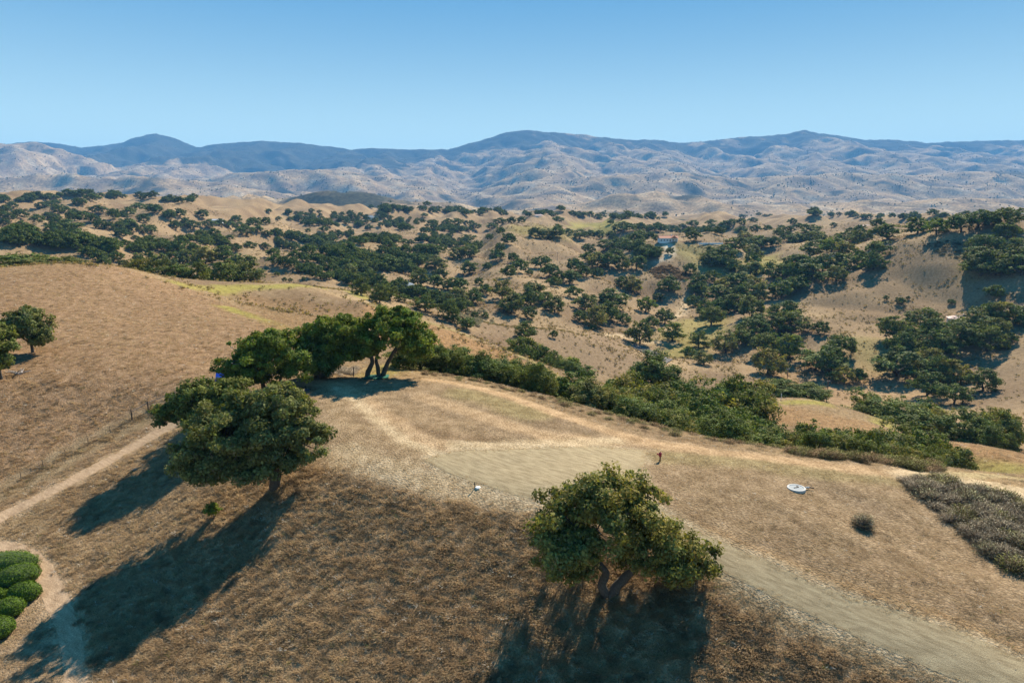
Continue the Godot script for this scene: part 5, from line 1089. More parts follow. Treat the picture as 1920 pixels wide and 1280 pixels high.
func plain(r: float, g: float, b: float, rough := 0.8) -> StandardMaterial3D:
	var m := StandardMaterial3D.new()
	m.albedo_color = lin(r, g, b)
	m.roughness = rough
	m.metallic_specular = 0.3
	return m

func make_materials() -> void:
	var g := StandardMaterial3D.new()
	g.vertex_color_use_as_albedo = true
	g.albedo_color = lin(1, 1, 1)
	g.albedo_texture = speckle(1024, 0.035, 6, 1, Color(0.62, 0.60, 0.58), Color(1, 1, 1))
	g.detail_enabled = true
	g.detail_blend_mode = BaseMaterial3D.BLEND_MODE_MUL
	g.detail_uv_layer = BaseMaterial3D.DETAIL_UV_2
	g.detail_albedo = speckle(1024, 0.03, 6, 2, Color(0.72, 0.70, 0.66), Color(1, 1, 1))
	g.roughness = 0.95
	g.metallic_specular = 0.15
	g.heightmap_enabled = true
	g.heightmap_texture = relief(1024, 0.05, 6, 3)
	g.heightmap_scale = 9.0
	mat.ground = g
	var f := StandardMaterial3D.new()
	f.vertex_color_use_as_albedo = true
	f.albedo_texture = speckle(1024, 0.04, 7, 4, Color(0.5, 0.5, 0.5), Color(1, 1, 1))
	f.detail_enabled = true
	f.detail_blend_mode = BaseMaterial3D.BLEND_MODE_MUL
	f.detail_uv_layer = BaseMaterial3D.DETAIL_UV_2
	f.detail_albedo = speckle(1024, 0.05, 7, 6, Color(0.7, 0.7, 0.7), Color(1, 1, 1))
	f.roughness = 1.0
	f.metallic_specular = 0.1
	mat.far = f
	mat.gravel = earth(Color(0.58, 0.47, 0.285), 5, 0.10, 3.0)
	mat.dirt = earth(Color(0.72, 0.51, 0.32), 6, 0.05, 3.0)
	mat.asphalt = earth(Color(0.22, 0.21, 0.20), 7, 0.05, 1.0)
	mat.bark = StandardMaterial3D.new()
	mat.bark.albedo_color = lin(0.13, 0.105, 0.082)
	mat.bark.albedo_texture = speckle(512, 0.03, 5, 9, Color(0.45, 0.45, 0.45), Color(1, 1, 1))
	mat.bark.uv1_triplanar = true
	mat.bark.uv1_scale = Vector3(0.9, 0.25, 0.9)
	mat.bark.roughness = 0.95
	mat.leaf = leafy(0.95, 1.04, 0.88, 0.6)
	mat.leaf_grey = leafy(1.15, 1.15, 1.25, 0.6)
	mat.leaf_deep = leafy(0.80, 0.98, 0.80, 0.5)
	mat.leaf_bright = leafy(1.1, 1.28, 0.8, 0.7)
	mat.leaf_olive = leafy(1.55, 1.32, 1.15, 0.65)
	mat.leaf_lime = leafy(1.9, 2.3, 0.8, 0.6)
	mat.leaf_far = leafy(1.0, 1.0, 1.0, 0.4)
	mat.clipped = leafy(0.85, 0.92, 0.6, 0.3)
	mat.straw = leafy(1, 1, 1, 0.8)
	mat.straw.backlight = lin(1.0, 0.97, 0.86)
	mat.twig = leafy(1, 1, 1, 0.3)
	mat.twig.backlight = lin(0.3, 0.29, 0.26)

func earth(c: Color, with_seed: int, freq: float, bump: float) -> StandardMaterial3D:
	var m := StandardMaterial3D.new()
	m.albedo_color = c.linear_to_srgb()
	m.albedo_texture = speckle(1024, freq, 6, with_seed, Color(0.66, 0.65, 0.64), Color(1, 1, 1))
	m.detail_enabled = true
	m.detail_blend_mode = BaseMaterial3D.BLEND_MODE_MUL
	m.detail_uv_layer = BaseMaterial3D.DETAIL_UV_2
	m.detail_albedo = speckle(1024, 0.02, 6, with_seed + 40, Color(0.74, 0.72, 0.70), Color(1, 1, 1))
	m.roughness = 0.95
	m.metallic_specular = 0.2
	m.heightmap_enabled = true
	m.heightmap_texture = relief(1024, freq * 1.5, 5, with_seed + 80)
	m.heightmap_scale = bump
	return m

func leafy(r: float, g: float, b: float, through: float) -> StandardMaterial3D:
	var m := StandardMaterial3D.new()
	m.vertex_color_use_as_albedo = true
	m.albedo_color = lin(r, g, b)
	m.roughness = 0.7
	m.metallic_specular = 0.16
	m.backlight_enabled = true
	m.backlight = lin(through * 0.9, through, through * 0.35)
	return m

func build_hero_trees() -> void:
	var grp := "large oaks on the knoll"
	hero_oak("large oak with two bent trunks beside the driveway, casting shadow down the slope", SPOT.oak_a,
		[[-0.3, 5.0, -0.8, 4.6, 2.6, 3.7], [-3.3, 3.7, 0.3, 2.1, 1.8, 2.4], [2.7, 3.3, 0.2, 2.3, 1.9, 2.4], [5.7, 2.5, 0.1, 1.7, 1.6, 1.8], [0.3, 6.8, -1.0, 2.8, 1.5, 2.4], [-2.9, 2.6, 0.9, 1.5, 1.0, 1.2], [4.3, 2.0, 0.0, 1.4, 1.0, 1.3]],
		[[[0, -0.3, 0, -0.45, 0.8, 0.1, -0.2, 1.7, 0.15, -0.75, 2.5, 0.2, -1.5, 3.5, 0.0, -2.4, 4.6, -0.2], 0.40, 0.13], [[0.1, -0.3, 0, 0.7, 0.7, 0, 1.4, 1.6, 0.05, 1.8, 2.3, 0.1, 1.1, 3.0, 0.0, 0.6, 4.2, -0.3, 0.4, 5.9, -0.7], 0.43, 0.1], [[1.8, 2.2, 0.1, 3.0, 2.5, 0.3, 4.3, 2.5, 0.3, 5.6, 2.6, 0.2], 0.2, 0.06], [[-1.1, 3.0, 0.1, -2.4, 3.4, 0.4, -3.6, 3.8, 0.4], 0.17, 0.05], [[1.7, 2.4, 0.1, 2.4, 3.7, -1.0, 2.8, 5.0, -1.6], 0.17, 0.05]],
		74, 400, 0.13, mat.leaf_olive, 101, grp)
	hero_oak("largest oak on the slope, broad dark crown hanging low, one thick trunk", SPOT.oak_b,
		[[-2.0, 5.7, 0, 4.5, 3.0, 4.2], [2.5, 5.0, 0.3, 2.7, 2.7, 2.9], [-5.6, 3.1, 1.0, 2.7, 2.9, 2.8], [-2.6, 3.1, 2.0, 2.7, 2.3, 2.2], [1.0, 7.9, -0.5, 2.8, 1.7, 2.5], [-5.4, 5.6, -0.5, 2.3, 2.1, 2.3], [1.5, 3.0, 0.9, 2.4, 1.5, 2.0], [-0.6, 2.8, 1.8, 1.9, 1.3, 1.6]],
		[[[0, -0.4, 0, 0.15, 1.2, 0, 0.35, 2.4, 0, 0.2, 3.6, 0.0, 0.4, 5.2, -0.2, 0.9, 7.6, -0.4], 0.6, 0.14], [[0.25, 2.0, 0, -1.0, 3.4, 0.3, -2.4, 4.6, 0.4, -4.4, 5.0, 0.3], 0.32, 0.08], [[0.3, 3.0, 0, 1.4, 4.4, 0.2, 2.6, 5.6, 0.3], 0.24, 0.07], [[-1.0, 3.4, 0.3, -3.0, 3.4, 1.2, -5.2, 3.4, 1.0], 0.2, 0.05], [[0.2, 3.4, 0, -1.2, 5.0, -0.8, -2.2, 7.0, -1.2], 0.24, 0.06]],
		74, 400, 0.14, mat.leaf_grey, 102, grp)
	hero_oak("green oak overlapped by the largest oak, beside the dirt path", SPOT.oak_c,
		[[-0.6, 4.7, 0, 3.4, 2.4, 3.2], [-3.2, 3.6, 0.5, 2.1, 1.7, 2.0], [2.0, 5.5, -0.5, 2.5, 1.9, 2.3]],
		[[[0, -0.4, 0, -0.2, 1.2, 0, -0.8, 2.6, 0.1, -0.8, 4.4, 0], 0.34, 0.1], [[-0.4, 1.8, 0, -1.8, 2.8, 0.3, -3.2, 3.5, 0.4], 0.18, 0.05], [[-0.5, 2.0, 0, 0.8, 3.6, -0.2, 2.0, 5.2, -0.5], 0.2, 0.05]],
		60, 330, 0.15, mat.leaf, 103, grp)
	hero_oak("round leafy oak shading a blue tarp near the fence", SPOT.oak_d,
		[[-0.4, 4.3, 0, 4.8, 2.9, 4.4], [-3.9, 2.3, 0.5, 2.3, 2.0, 2.3], [3.7, 3.5, 0.5, 2.5, 2.1, 2.6], [-1.6, 1.9, 0.2, 2.6, 1.5, 2.2], [0.4, 6.4, 0, 2.8, 1.5, 2.6]],
		[[[-0.6, -0.4, 0, -0.8, 1.2, 0, -1.4, 2.6, 0, -2.2, 4.4, 0], 0.36, 0.1], [[0.9, -0.4, 0.1, 1.4, 1.0, 0.1, 1.8, 2.4, 0.1, 2.9, 4.2, 0.3], 0.3, 0.08], [[-0.9, 1.6, 0, 0.2, 3.2, -0.4, 0.4, 5.4, -0.4], 0.24, 0.06]],
		70, 330, 0.165, mat.leaf_bright, 104, grp)
	hero_oak("spreading oak with leaning trunk, left of the forked oak on the crest", SPOT.oak_e,
		[[-4.3, 6.0, -0.5, 4.4, 2.5, 4.0], [-7.4, 4.7, 0, 2.5, 2.3, 2.6], [-3.4, 3.4, 1.0, 2.8, 1.9, 2.4], [-0.8, 4.9, 0.2, 2.0, 2.1, 2.2], [-6.4, 2.6, 0.3, 2.0, 1.6, 1.9]],
		[[[0, -0.4, 0, 0.1, 0.8, 0, 0.7, 2.0, 0, 0.4, 3.4, 0, -1.2, 4.8, -0.2, -3.6, 6.0, -0.4], 0.44, 0.12], [[0.4, 3.2, 0, -2.4, 4.0, 0.4, -5.0, 4.6, 0.3, -7.4, 4.8, 0], 0.26, 0.06], [[0.5, 2.8, 0, -1.4, 3.4, 0.7, -3.2, 3.8, 1.0], 0.2, 0.05]],
		70, 320, 0.175, mat.leaf_bright, 105, grp)
	hero_oak("tall oak with forked trunk above the green mat on the crest", SPOT.oak_f,
		[[1.6, 6.1, 0, 4.6, 2.8, 4.2], [5.5, 4.6, 0.3, 2.4, 2.4, 2.4], [2.0, 8.0, 0, 3.0, 1.5, 2.7], [-1.2, 4.1, 1.3, 2.1, 1.9, 2.1]],
		[[[-0.15, -0.4, 0, -0.3, 1.2, 0, -0.45, 2.6, 0, 0.2, 4.4, 0, 0.9, 6.8, 0], 0.36, 0.1], [[0.2, -0.4, 0, 0.6, 0.9, 0, 1.3, 2.4, 0, 2.2, 4.0, 0.1, 3.2, 5.8, 0.1], 0.46, 0.1], [[1.8, 3.4, 0, 3.6, 4.4, 0.2, 5.6, 5.0, 0.3], 0.22, 0.05]],
		70, 320, 0.175, mat.leaf_bright, 106, grp)
	hero_oak("young oak squeezed between two larger oaks by pale brush", SPOT.oak_g,
		[[0, 3.4, 0, 2.5, 2.4, 2.3], [0.8, 1.9, 0.6, 1.7, 1.4, 1.6]],
		[[[0, -0.4, 0, 0.1, 1.2, 0, 0, 3.2, 0], 0.2, 0.06], [[0, 1.0, 0, 0.6, 1.8, 0.4], 0.1, 0.04]], 44, 260, 0.18, mat.leaf_deep, 107, grp)
	hero_oak("oak on the brown hill at the left picture edge, above dead branches", SPOT.oak_h,
		[[-0.6, 4.4, 0, 3.2, 2.3, 2.9], [1.7, 2.4, 0.3, 1.4, 1.4, 1.4], [-2.4, 3.4, 0.4, 1.8, 1.6, 1.8]],
		[[[0, -0.4, 0, -0.1, 1.2, 0, -0.4, 2.6, 0, -0.6, 4.2, 0], 0.26, 0.08], [[0, 1.2, 0, 1.0, 2.0, 0.2, 1.8, 2.4, 0.3], 0.14, 0.04], [[-0.2, 1.6, 0, -1.4, 2.6, 0.3, -2.4, 3.4, 0.4], 0.14, 0.04]],
		60, 280, 0.18, mat.leaf_grey, 108, grp)
	hero_oak("oak cut off by the left picture edge, lowest on the brown hill", SPOT.oak_i,
		[[-0.6, 5.0, 0, 2.8, 3.2, 3.0], [-0.8, 2.2, 0.6, 2.2, 1.8, 2.2], [-2.6, 4.0, 0, 2.2, 2.2, 2.2]],
		[[[0, -0.4, 0, -0.2, 1.6, 0, -0.6, 3.2, 0, -0.8, 5.0, 0], 0.3, 0.1], [[-0.2, 1.4, 0, -1.6, 2.8, 0.2, -2.6, 4.0, 0], 0.15, 0.05]],
		56, 280, 0.18, mat.leaf, 109, grp)

const NTH := ["first", "second", "third", "fourth", "fifth", "sixth", "seventh", "eighth", "ninth", "tenth", "eleventh", "twelfth", "thirteenth", "fourteenth", "fifteenth", "sixteenth", "seventeenth", "eighteenth", "nineteenth", "twentieth", "twenty-first", "twenty-second", "twenty-third", "twenty-fourth", "twenty-fifth", "twenty-sixth", "twenty-seventh", "twenty-eighth", "twenty-ninth", "thirtieth", "thirty-first", "thirty-second", "thirty-third", "thirty-fourth", "thirty-fifth", "thirty-sixth", "thirty-seventh", "thirty-eighth", "thirty-ninth", "fortieth"]

# an oak one metre wide and one metre tall, as lobes
func unit_lobes(with_seed: int) -> Array:
	var g := RandomNumberGenerator.new()
	g.seed = with_seed
	var out := [[g.randf_range(-0.04, 0.04), 0.47, g.randf_range(-0.04, 0.04), 0.43, 0.44, 0.43]]
	var many := g.randi_range(3, 6)
	for k in many:
		var a := TAU * k / many + g.randf_range(-0.5, 0.5)
		var r := g.randf_range(0.22, 0.34)
		var s := g.randf_range(0.14, 0.22)
		out.append([cos(a) * r, g.randf_range(0.2, 0.62), sin(a) * r, s, s * g.randf_range(0.8, 1.2), s])
	out.append([g.randf_range(-0.15, 0.15), g.randf_range(0.72, 0.84), g.randf_range(-0.15, 0.15), g.randf_range(0.16, 0.24), 0.15, 0.2])
	return out

func build_hill_trees() -> void:
	# prototypes by distance: near ones carry many small leaves, far ones fewer and larger
	var crowns := []
	var stems := []
	for level in 3:
		var row := []
		for k in 8:
			var lobes := unit_lobes(700 + 10 * level + k)
			row.append(foliage(lobes, [74, 54, 36][level], [110, 62, 36][level], [0.016, 0.025, 0.039][level], 900 + 10 * level + k, [0.085, 0.095, 0.105][level], 0.3, -0.85, 0.08))
		crowns.append(row)
	for k in 3:
		rng.seed = 50 + k
		stems.append(woody([[[0, -0.08, 0, 0.02 * k - 0.02, 0.14, 0, 0.03, 0.32, 0.01, 0, 0.6, 0], 0.042, 0.012], [[0, 0.12, 0, 0.12, 0.3, 0.04, 0.24, 0.44, 0.06], 0.022, 0.008], [[0, 0.14, 0, -0.12, 0.3, -0.03, -0.25, 0.45, -0.05], 0.022, 0.008]], [], 5))
	var tones := [mat.leaf_deep, mat.leaf, mat.leaf_grey, mat.leaf_olive, mat.leaf_bright, mat.leaf_lime]
	var tone_words := ["dark", "green", "grey-green", "olive", "bright green", "lime green"]
	var count := {}
	var extra: Array[Transform3D] = []
	var extra_shade := PackedColorArray()
	for o in OAKS:
		var ci: int = o[0]
		var w: float = o[3]
		var h: float = o[4]
		rng.seed = int(o[1] * 31.0 + o[2] * 17.0)
		var turn := rng.randf() * TAU
		var level := 0 if o[2] > -215.0 else 1 if o[2] > -480.0 else 2
		var variant := rng.randi() % 8
		var tone: int = o[5]
		var lean := rng.randf_range(0.92, 1.1)
		if o[6] == 0:
			extra.append(Transform3D(Basis(Vector3.UP, turn).scaled(Vector3(w, h, w)), at(o[1], o[2]) - Vector3(0, 0.03 * h, 0)))
			extra_shade.append(Color(1, 1, 1) * rng.randf_range(0.75, 1.1))
			continue
		var k: int = count.get(ci, 0)
		count[ci] = k + 1
		var size_word := "broad" if w > 15.5 else "small" if w < 9.0 else "mid-sized"
		var label := "%s %s oak, %s from left %s" % [size_word, tone_words[tone], NTH[k], CLUSTERS[ci][0]]
		var t := thing("oak_tree", label, "tree", at(o[1], o[2]) - Vector3(0, 0.02 * h, 0), turn, CLUSTERS[ci][1])
		t.scale = Vector3(w * lean, h, w / lean)
		part("trunk", stems[variant % 3], mat.bark, t)
		part("crown", crowns[level][variant], tones[tone], t)
	# far and small trees, and a fringe of brush in the hollows
	rng.seed = 77
	for s in SCATTER:
		extra.append(Transform3D(Basis(Vector3.UP, rng.randf() * TAU).scaled(Vector3(s[2], s[2] * rng.randf_range(0.6, 0.85), s[2])), at(s[0], s[1]) - Vector3(0, 0.3, 0)))
		extra_shade.append(Color(1, 1, 1) * rng.randf_range(0.75, 1.15))
	stuff("distant_oaks", "small far oaks and brush thick in the hollows of the hills", "trees", copies(crowns[2][0], extra, extra_shade), mat.leaf_deep)

# ---------------------------------------------------------------- grass and scrub
func tuft(blades: int, height: float, spread: float, width: float, with_seed: int) -> ArrayMesh:
	var g := RandomNumberGenerator.new()
	g.seed = with_seed
	var v := PackedVector3Array()
	var n := PackedVector3Array()
	var c := PackedColorArray()
	var idx := PackedInt32Array()
	for k in blades:
		var a := g.randf() * TAU
		var root := Vector3(cos(a), 0, sin(a)) * spread * sqrt(g.randf()) * 0.7
		var lean := Vector3(g.randfn() * 0.7 + cos(a) * 0.7, 0, g.randfn() * 0.7 + sin(a) * 0.7)
		var h := height * g.randf_range(0.55, 1.15)
		var tip := root + Vector3(0, h * 0.8, 0) + lean * h * 1.25
		var mid := root + Vector3(0, h * 0.6, 0) + lean * h * 0.55
		var side := Vector3(-lean.z, 0, lean.x).normalized() * width * g.randf_range(0.6, 1.3)
		var nn := side.cross(tip - root).normalized()
		if nn.y < 0.0:
			nn = -nn
			side = -side
		nn = (nn + Vector3(0, 0.4, 0)).normalized()
		var o := v.size()
		v.append(root - side); v.append(root + side); v.append(mid + side * 0.8); v.append(mid - side * 0.8); v.append(tip)
		var lum := g.randf_range(0.7, 1.25)
		for q in 5:
			n.append(nn)
			c.append(Color(lum, lum, lum))
		idx.append_array([o, o + 2, o + 1, o, o + 3, o + 2, o + 3, o + 4, o + 2])
	return array_mesh(v, n, c, idx)

func build_grass() -> void:
	var meshes := [tuft(12, 0.22, 0.26, 0.013, 1), tuft(10, 0.17, 0.3, 0.015, 2), tuft(16, 0.10, 0.34, 0.014, 3)]
	var where: Array = [[] as Array[Transform3D], [] as Array[Transform3D], [] as Array[Transform3D]]
	var shade: Array = [PackedColorArray(), PackedColorArray(), PackedColorArray()]
	var straws := [Color(0.60, 0.435, 0.235), Color(0.41, 0.275, 0.14), Color(0.72, 0.57, 0.335), Color(0.22, 0.155, 0.085), Color(0.52, 0.345, 0.165)]
	rng.seed = 12
	var made := 0
	var tries := 0
	while made < 420000 and tries < 2600000:
		tries += 1
		var d := 27.0 * exp(rng.randf() * 2.0)
		var x := d * rng.randf_range(-0.9, 0.9)
		var z := -d
		var cov := cover_at(x, z)
		if cov < 0.05 or rng.randf() > 0.25 + 0.75 * cov: continue
		var y := ground(x, z)
		# thick and thin places
		var thick := noise_a.get_noise_2d(x * 8.0, z * 8.0) * 0.5 + 0.5
		if rng.randf() > 0.35 + 0.9 * thick: continue
		var clump := noise_a.get_noise_2d(x * 38.0 + 500.0, z * 38.0) * 0.5 + 0.5
		if rng.randf() > smoothstep(0.38, 0.56, clump) + 0.08: continue
		var s := rng.randf_range(0.6, 1.2) * (0.22 + 0.68 * cov) * (0.7 + 0.6 * thick)
		if d > 75.0: s *= 1.0 + (d - 75.0) / 260.0
		var k := rng.randi() % 3
		var patch := noise_b.get_noise_2d(x * 5.0 + 40.0, z * 5.0) * 0.5 + 0.5
		var col: Color = (straws[rng.randi() % 5] as Color).lerp(straws[0] if patch > 0.5 else straws[1], 0.45)
		var base := ground_tint(x, z)
		col = col.lerp(base, 0.45)
		var rank := noise_a.get_noise_2d(x * 21.0 - 300.0, z * 21.0) * 0.5 + 0.5
		col = col.lerp(Color(0.18, 0.135, 0.085), smoothstep(0.5, 0.72, rank) * 0.75).lerp(Color(0.74, 0.59, 0.37), smoothstep(0.42, 0.22, rank) * 0.5)
		var luck := rng.randf()
		if luck < 0.012: col = Color(0.13, 0.17, 0.04)
		elif luck < 0.022: col = Color(0.82, 0.80, 0.72)
		where[k].append(Transform3D(Basis(Vector3.UP, rng.randf() * TAU).scaled(Vector3(s, s * rng.randf_range(0.75, 1.25), s)), Vector3(x, y - 0.02, z)))
		shade[k].append(col)
		made += 1
	# low dry brush over the middle hills
	var weeds: Array[Transform3D] = []
	var weed_shade := PackedColorArray()
	var weed := foliage([[0, 0.3, 0, 0.45, 0.3, 0.45]], 5, 5, 0.16, 77, 0.25)
	while weeds.size() < 26000:
		var d := 170.0 * exp(rng.randf() * 1.9)
		var x := d * rng.randf_range(-0.8, 0.8)
		var n := noise_b.get_noise_2d(x * 2.2 + 90.0, -d * 2.2) * 0.5 + 0.5
		if d < 330.0 and rng.randf() < 0.75: continue
		if rng.randf() > smoothstep(0.4, 0.7, n) + 0.1 or cover_at(x, -d) < 0.1: continue
		var s := rng.randf_range(0.5, 1.5) * (1.0 + d / 700.0)
		weeds.append(Transform3D(Basis(Vector3.UP, rng.randf() * TAU).scaled(Vector3(s, s * rng.randf_range(0.4, 0.8), s)), at(x, -d)))
		weed_shade.append(Color(2.5, 1.5, 3.2).lerp(Color(1.5, 1.05, 2.2), rng.randf()) * rng.randf_range(0.6, 1.1))
	stuff("hill_brush", "low dry brush dotted over the middle hills", "brush", copies(weed, weeds, weed_shade), mat.leaf)
	# straw creeping over the edges of the drive and paths
	for line in [DRIVEWAY, DIRT_PATH]:
		for q in line.size() / 2:
			var a := Vector2(line[2 * q], line[2 * q + 1])
			var b := Vector2(line[(2 * q + 2) % line.size()], line[(2 * q + 3) % line.size()])
			for r in int(a.distance_to(b) * 22.0):
				var p := a.lerp(b, rng.randf()) + Vector2(rng.randfn(), rng.randfn()) * 0.22
				var s := rng.randf_range(0.25, 0.6)
				where[2].append(Transform3D(Basis(Vector3.UP, rng.randf() * TAU).scaled(Vector3(s, s, s)), at(p.x, p.y)))
				shade[2].append((straws[rng.randi() % 3] as Color) * rng.randf_range(0.8, 1.1))
	for k in 3:
		stuff("dry_grass", ["tall dry brown grass over the slopes", "leaning straw grass over the slopes", "low matted straw over the knoll"][k], "grass", copies(meshes[k], where[k], shade[k]), mat.straw)

func ground_tint(x: float, z: float) -> Color:
	var c := cell(x, z)
	return tint[int(c.y + 0.5) * NX + int(c.x + 0.5)]

# a twiggy dome one metre wide
func bush(with_seed: int, twigs: int, leaves: int, twig_col: Color, leaf_col: Color) -> ArrayMesh:
	var g := RandomNumberGenerator.new()
	g.seed = with_seed
	var v := PackedVector3Array()
	var n := PackedVector3Array()
	var c := PackedColorArray()
	var idx := PackedInt32Array()
	for k in twigs + leaves:
		var d := Vector3(g.randfn(), absf(g.randfn()) + 0.15, g.randfn()).normalized()
		var a := Vector3.ZERO
		var b := d * Vector3(0.52, 0.62, 0.52) * g.randf_range(0.7, 1.1)
		var wide := 0.007
		var col := twig_col * g.randf_range(0.6, 1.35)
		if k >= twigs:
			var p := b * g.randf_range(0.7, 1.0)
			a = p - Vector3(g.randfn(), g.randfn(), g.randfn()) * 0.03
			b = p + d * 0.07
			wide = 0.012
			col = leaf_col * g.randf_range(0.6, 1.4)
		else:
			a = b * g.randf_range(0.0, 0.5) + Vector3(g.randfn(), 0, g.randfn()) * 0.05
		var side := (b - a).cross(Vector3(g.randfn(), g.randfn(), g.randfn())).normalized() * wide
		var nn := (d + Vector3(g.randfn(), g.randfn(), g.randfn()) * 0.4).normalized()
		var o := v.size()
		v.append(a - side); v.append(a + side); v.append(b)
		for q in 3:
			n.append(nn); c.append(col)
		idx.append_array([o, o + 1, o + 2])
	return array_mesh(v, n, c, idx)

func scrub_patch(called: String, label: String, flat: Array, many: int, low: float, high: float, meshes: Array, with_seed: int) -> void:
	var poly := PackedVector2Array()
	var lo := Vector2(1e9, 1e9)
	var hi := -lo
	for k in flat.size() / 2:
		poly.append(Vector2(flat[2 * k], flat[2 * k + 1]))
		lo = lo.min(poly[k]); hi = hi.max(poly[k])
	rng.seed = with_seed
	for q in meshes.size():
		var where: Array[Transform3D] = []
		var shade := PackedColorArray()
		var tries := 0
		while where.size() < many / meshes.size() and tries < 40000:
			tries += 1
			var p := Vector2(rng.randf_range(lo.x, hi.x), rng.randf_range(lo.y, hi.y))
			if not Geometry2D.is_point_in_polygon(p, poly): continue
			var s := rng.randf_range(low, high)
			where.append(Transform3D(Basis(Vector3.UP, rng.randf() * TAU).scaled(Vector3(s, s * rng.randf_range(0.42, 0.7), s)), at(p.x, p.y) - Vector3(0, 0.05, 0)))
			shade.append(Color(1, 1, 1) * rng.randf_range(0.75, 1.2))
		stuff(called, label, "scrub", copies(meshes[q], where, shade), mat.twig)

func build_scrub() -> void:
	var grey := bush(1, 700, 260, Color(0.27, 0.225, 0.17), Color(0.27, 0.245, 0.175))
	var sage := bush(2, 480, 420, Color(0.24, 0.20, 0.14), Color(0.23, 0.235, 0.135))
	var olive := bush(3, 320, 700, Color(0.20, 0.16, 0.10), Color(0.16, 0.165, 0.055))
	var brown := bush(4, 600, 240, Color(0.25, 0.175, 0.105), Color(0.27, 0.20, 0.11))
	scrub_patch("sage_scrub", "grey leafless scrub filling the slope below the dirt road", SCRUB_A, 210, 1.4, 2.6, [grey, grey], 31)
	scrub_patch("olive_scrub", "olive green bushes mixed into the grey scrub", SCRUB_A, 46, 1.4, 2.8, [sage, olive], 32)
	scrub_patch("brown_scrub", "brown and olive brush along the crest before the oaks", SCRUB_B, 110, 1.2, 2.4, [brown, olive], 33)
	scrub_patch("crest_brush", "green and brown brush along the crest above the grove", SCRUB_G, 130, 0.8, 1.7, [olive, brown], 38)
	scrub_patch("pale_brush", "pale dry brush behind the forked oak", SCRUB_C, 70, 1.2, 2.2, [bush(5, 420, 60, Color(0.40, 0.34, 0.27), Color(0.40, 0.34, 0.25))], 34)
	scrub_patch("hill_scrub", "dark low scrub on the brow of the right hill", SCRUB_D, 150, 1.5, 3.4, [bush(6, 200, 500, Color(0.17, 0.14, 0.10), Color(0.13, 0.135, 0.075))], 35)
	scrub_patch("ravine_scrub", "grey green scrub on the bank below the house", SCRUB_E, 220, 2.0, 4.5, [sage], 36)
	scrub_patch("spur_scrub", "brown scrub under the driveway bend on the valley spur", SCRUB_F, 240, 2.0, 5.0, [brown], 37)
	var t := thing("grey_bush", "lone round grey bush on the straw slope below the concrete lid", "bush", at(SPOT.bush[0], SPOT.bush[1]), 0.4)
	var twigs := part("twigs", grey, mat.twig, t)
	twigs.scale = Vector3(2.1, 1.9, 2.1)
	var leaves := part("foliage", sage, mat.twig, t)
	leaves.scale = Vector3(1.9, 1.7, 1.9)
	t = thing("green_bush", "small dark green bush in the largest oak's shadow", "bush", at(SPOT.shade_bush[0], SPOT.shade_bush[1]), 0.4)
	part("foliage", foliage([[0, 0.8, 0, 0.65, 0.8, 0.65]], 16, 60, 0.11, 61, 0.3), mat.leaf_bright, t)
	part("stem", woody([[[0, -0.1, 0, 0.05, 0.4, 0, 0, 0.9, 0], 0.04, 0.02]], [], 5), mat.bark, t)

# ---------------------------------------------------------------- small things on the knoll
func rod(a: Vector3, b: Vector3, r: float, sides := 8) -> ArrayMesh:
	var v := PackedVector3Array()
	var n := PackedVector3Array()
	var idx := PackedInt32Array()
	tube(v, n, idx, [a, a.lerp(b, 0.5), b], r, r, sides)
	return array_mesh(v, n, PackedColorArray(), idx)

func lathe(profile: Array, sides: int) -> ArrayMesh:   # [[radius, y], ...] from the bottom up
	var st := SurfaceTool.new()
	st.begin(Mesh.PRIMITIVE_TRIANGLES)
	st.set_smooth_group(-1)
	for k in profile.size() - 1:
		for q in sides:
			var a := TAU * q / sides
			var b := TAU * (q + 1) / sides
			var p := [Vector3(cos(a) * profile[k][0], profile[k][1], sin(a) * profile[k][0]), Vector3(cos(b) * profile[k][0], profile[k][1], sin(b) * profile[k][0]), Vector3(cos(b) * profile[k + 1][0], profile[k + 1][1], sin(b) * profile[k + 1][0]), Vector3(cos(a) * profile[k + 1][0], profile[k + 1][1], sin(a) * profile[k + 1][0])]
			for w in [0, 1, 2, 0, 2, 3]: st.add_vertex(p[w])
	st.generate_normals()
	return st.commit()

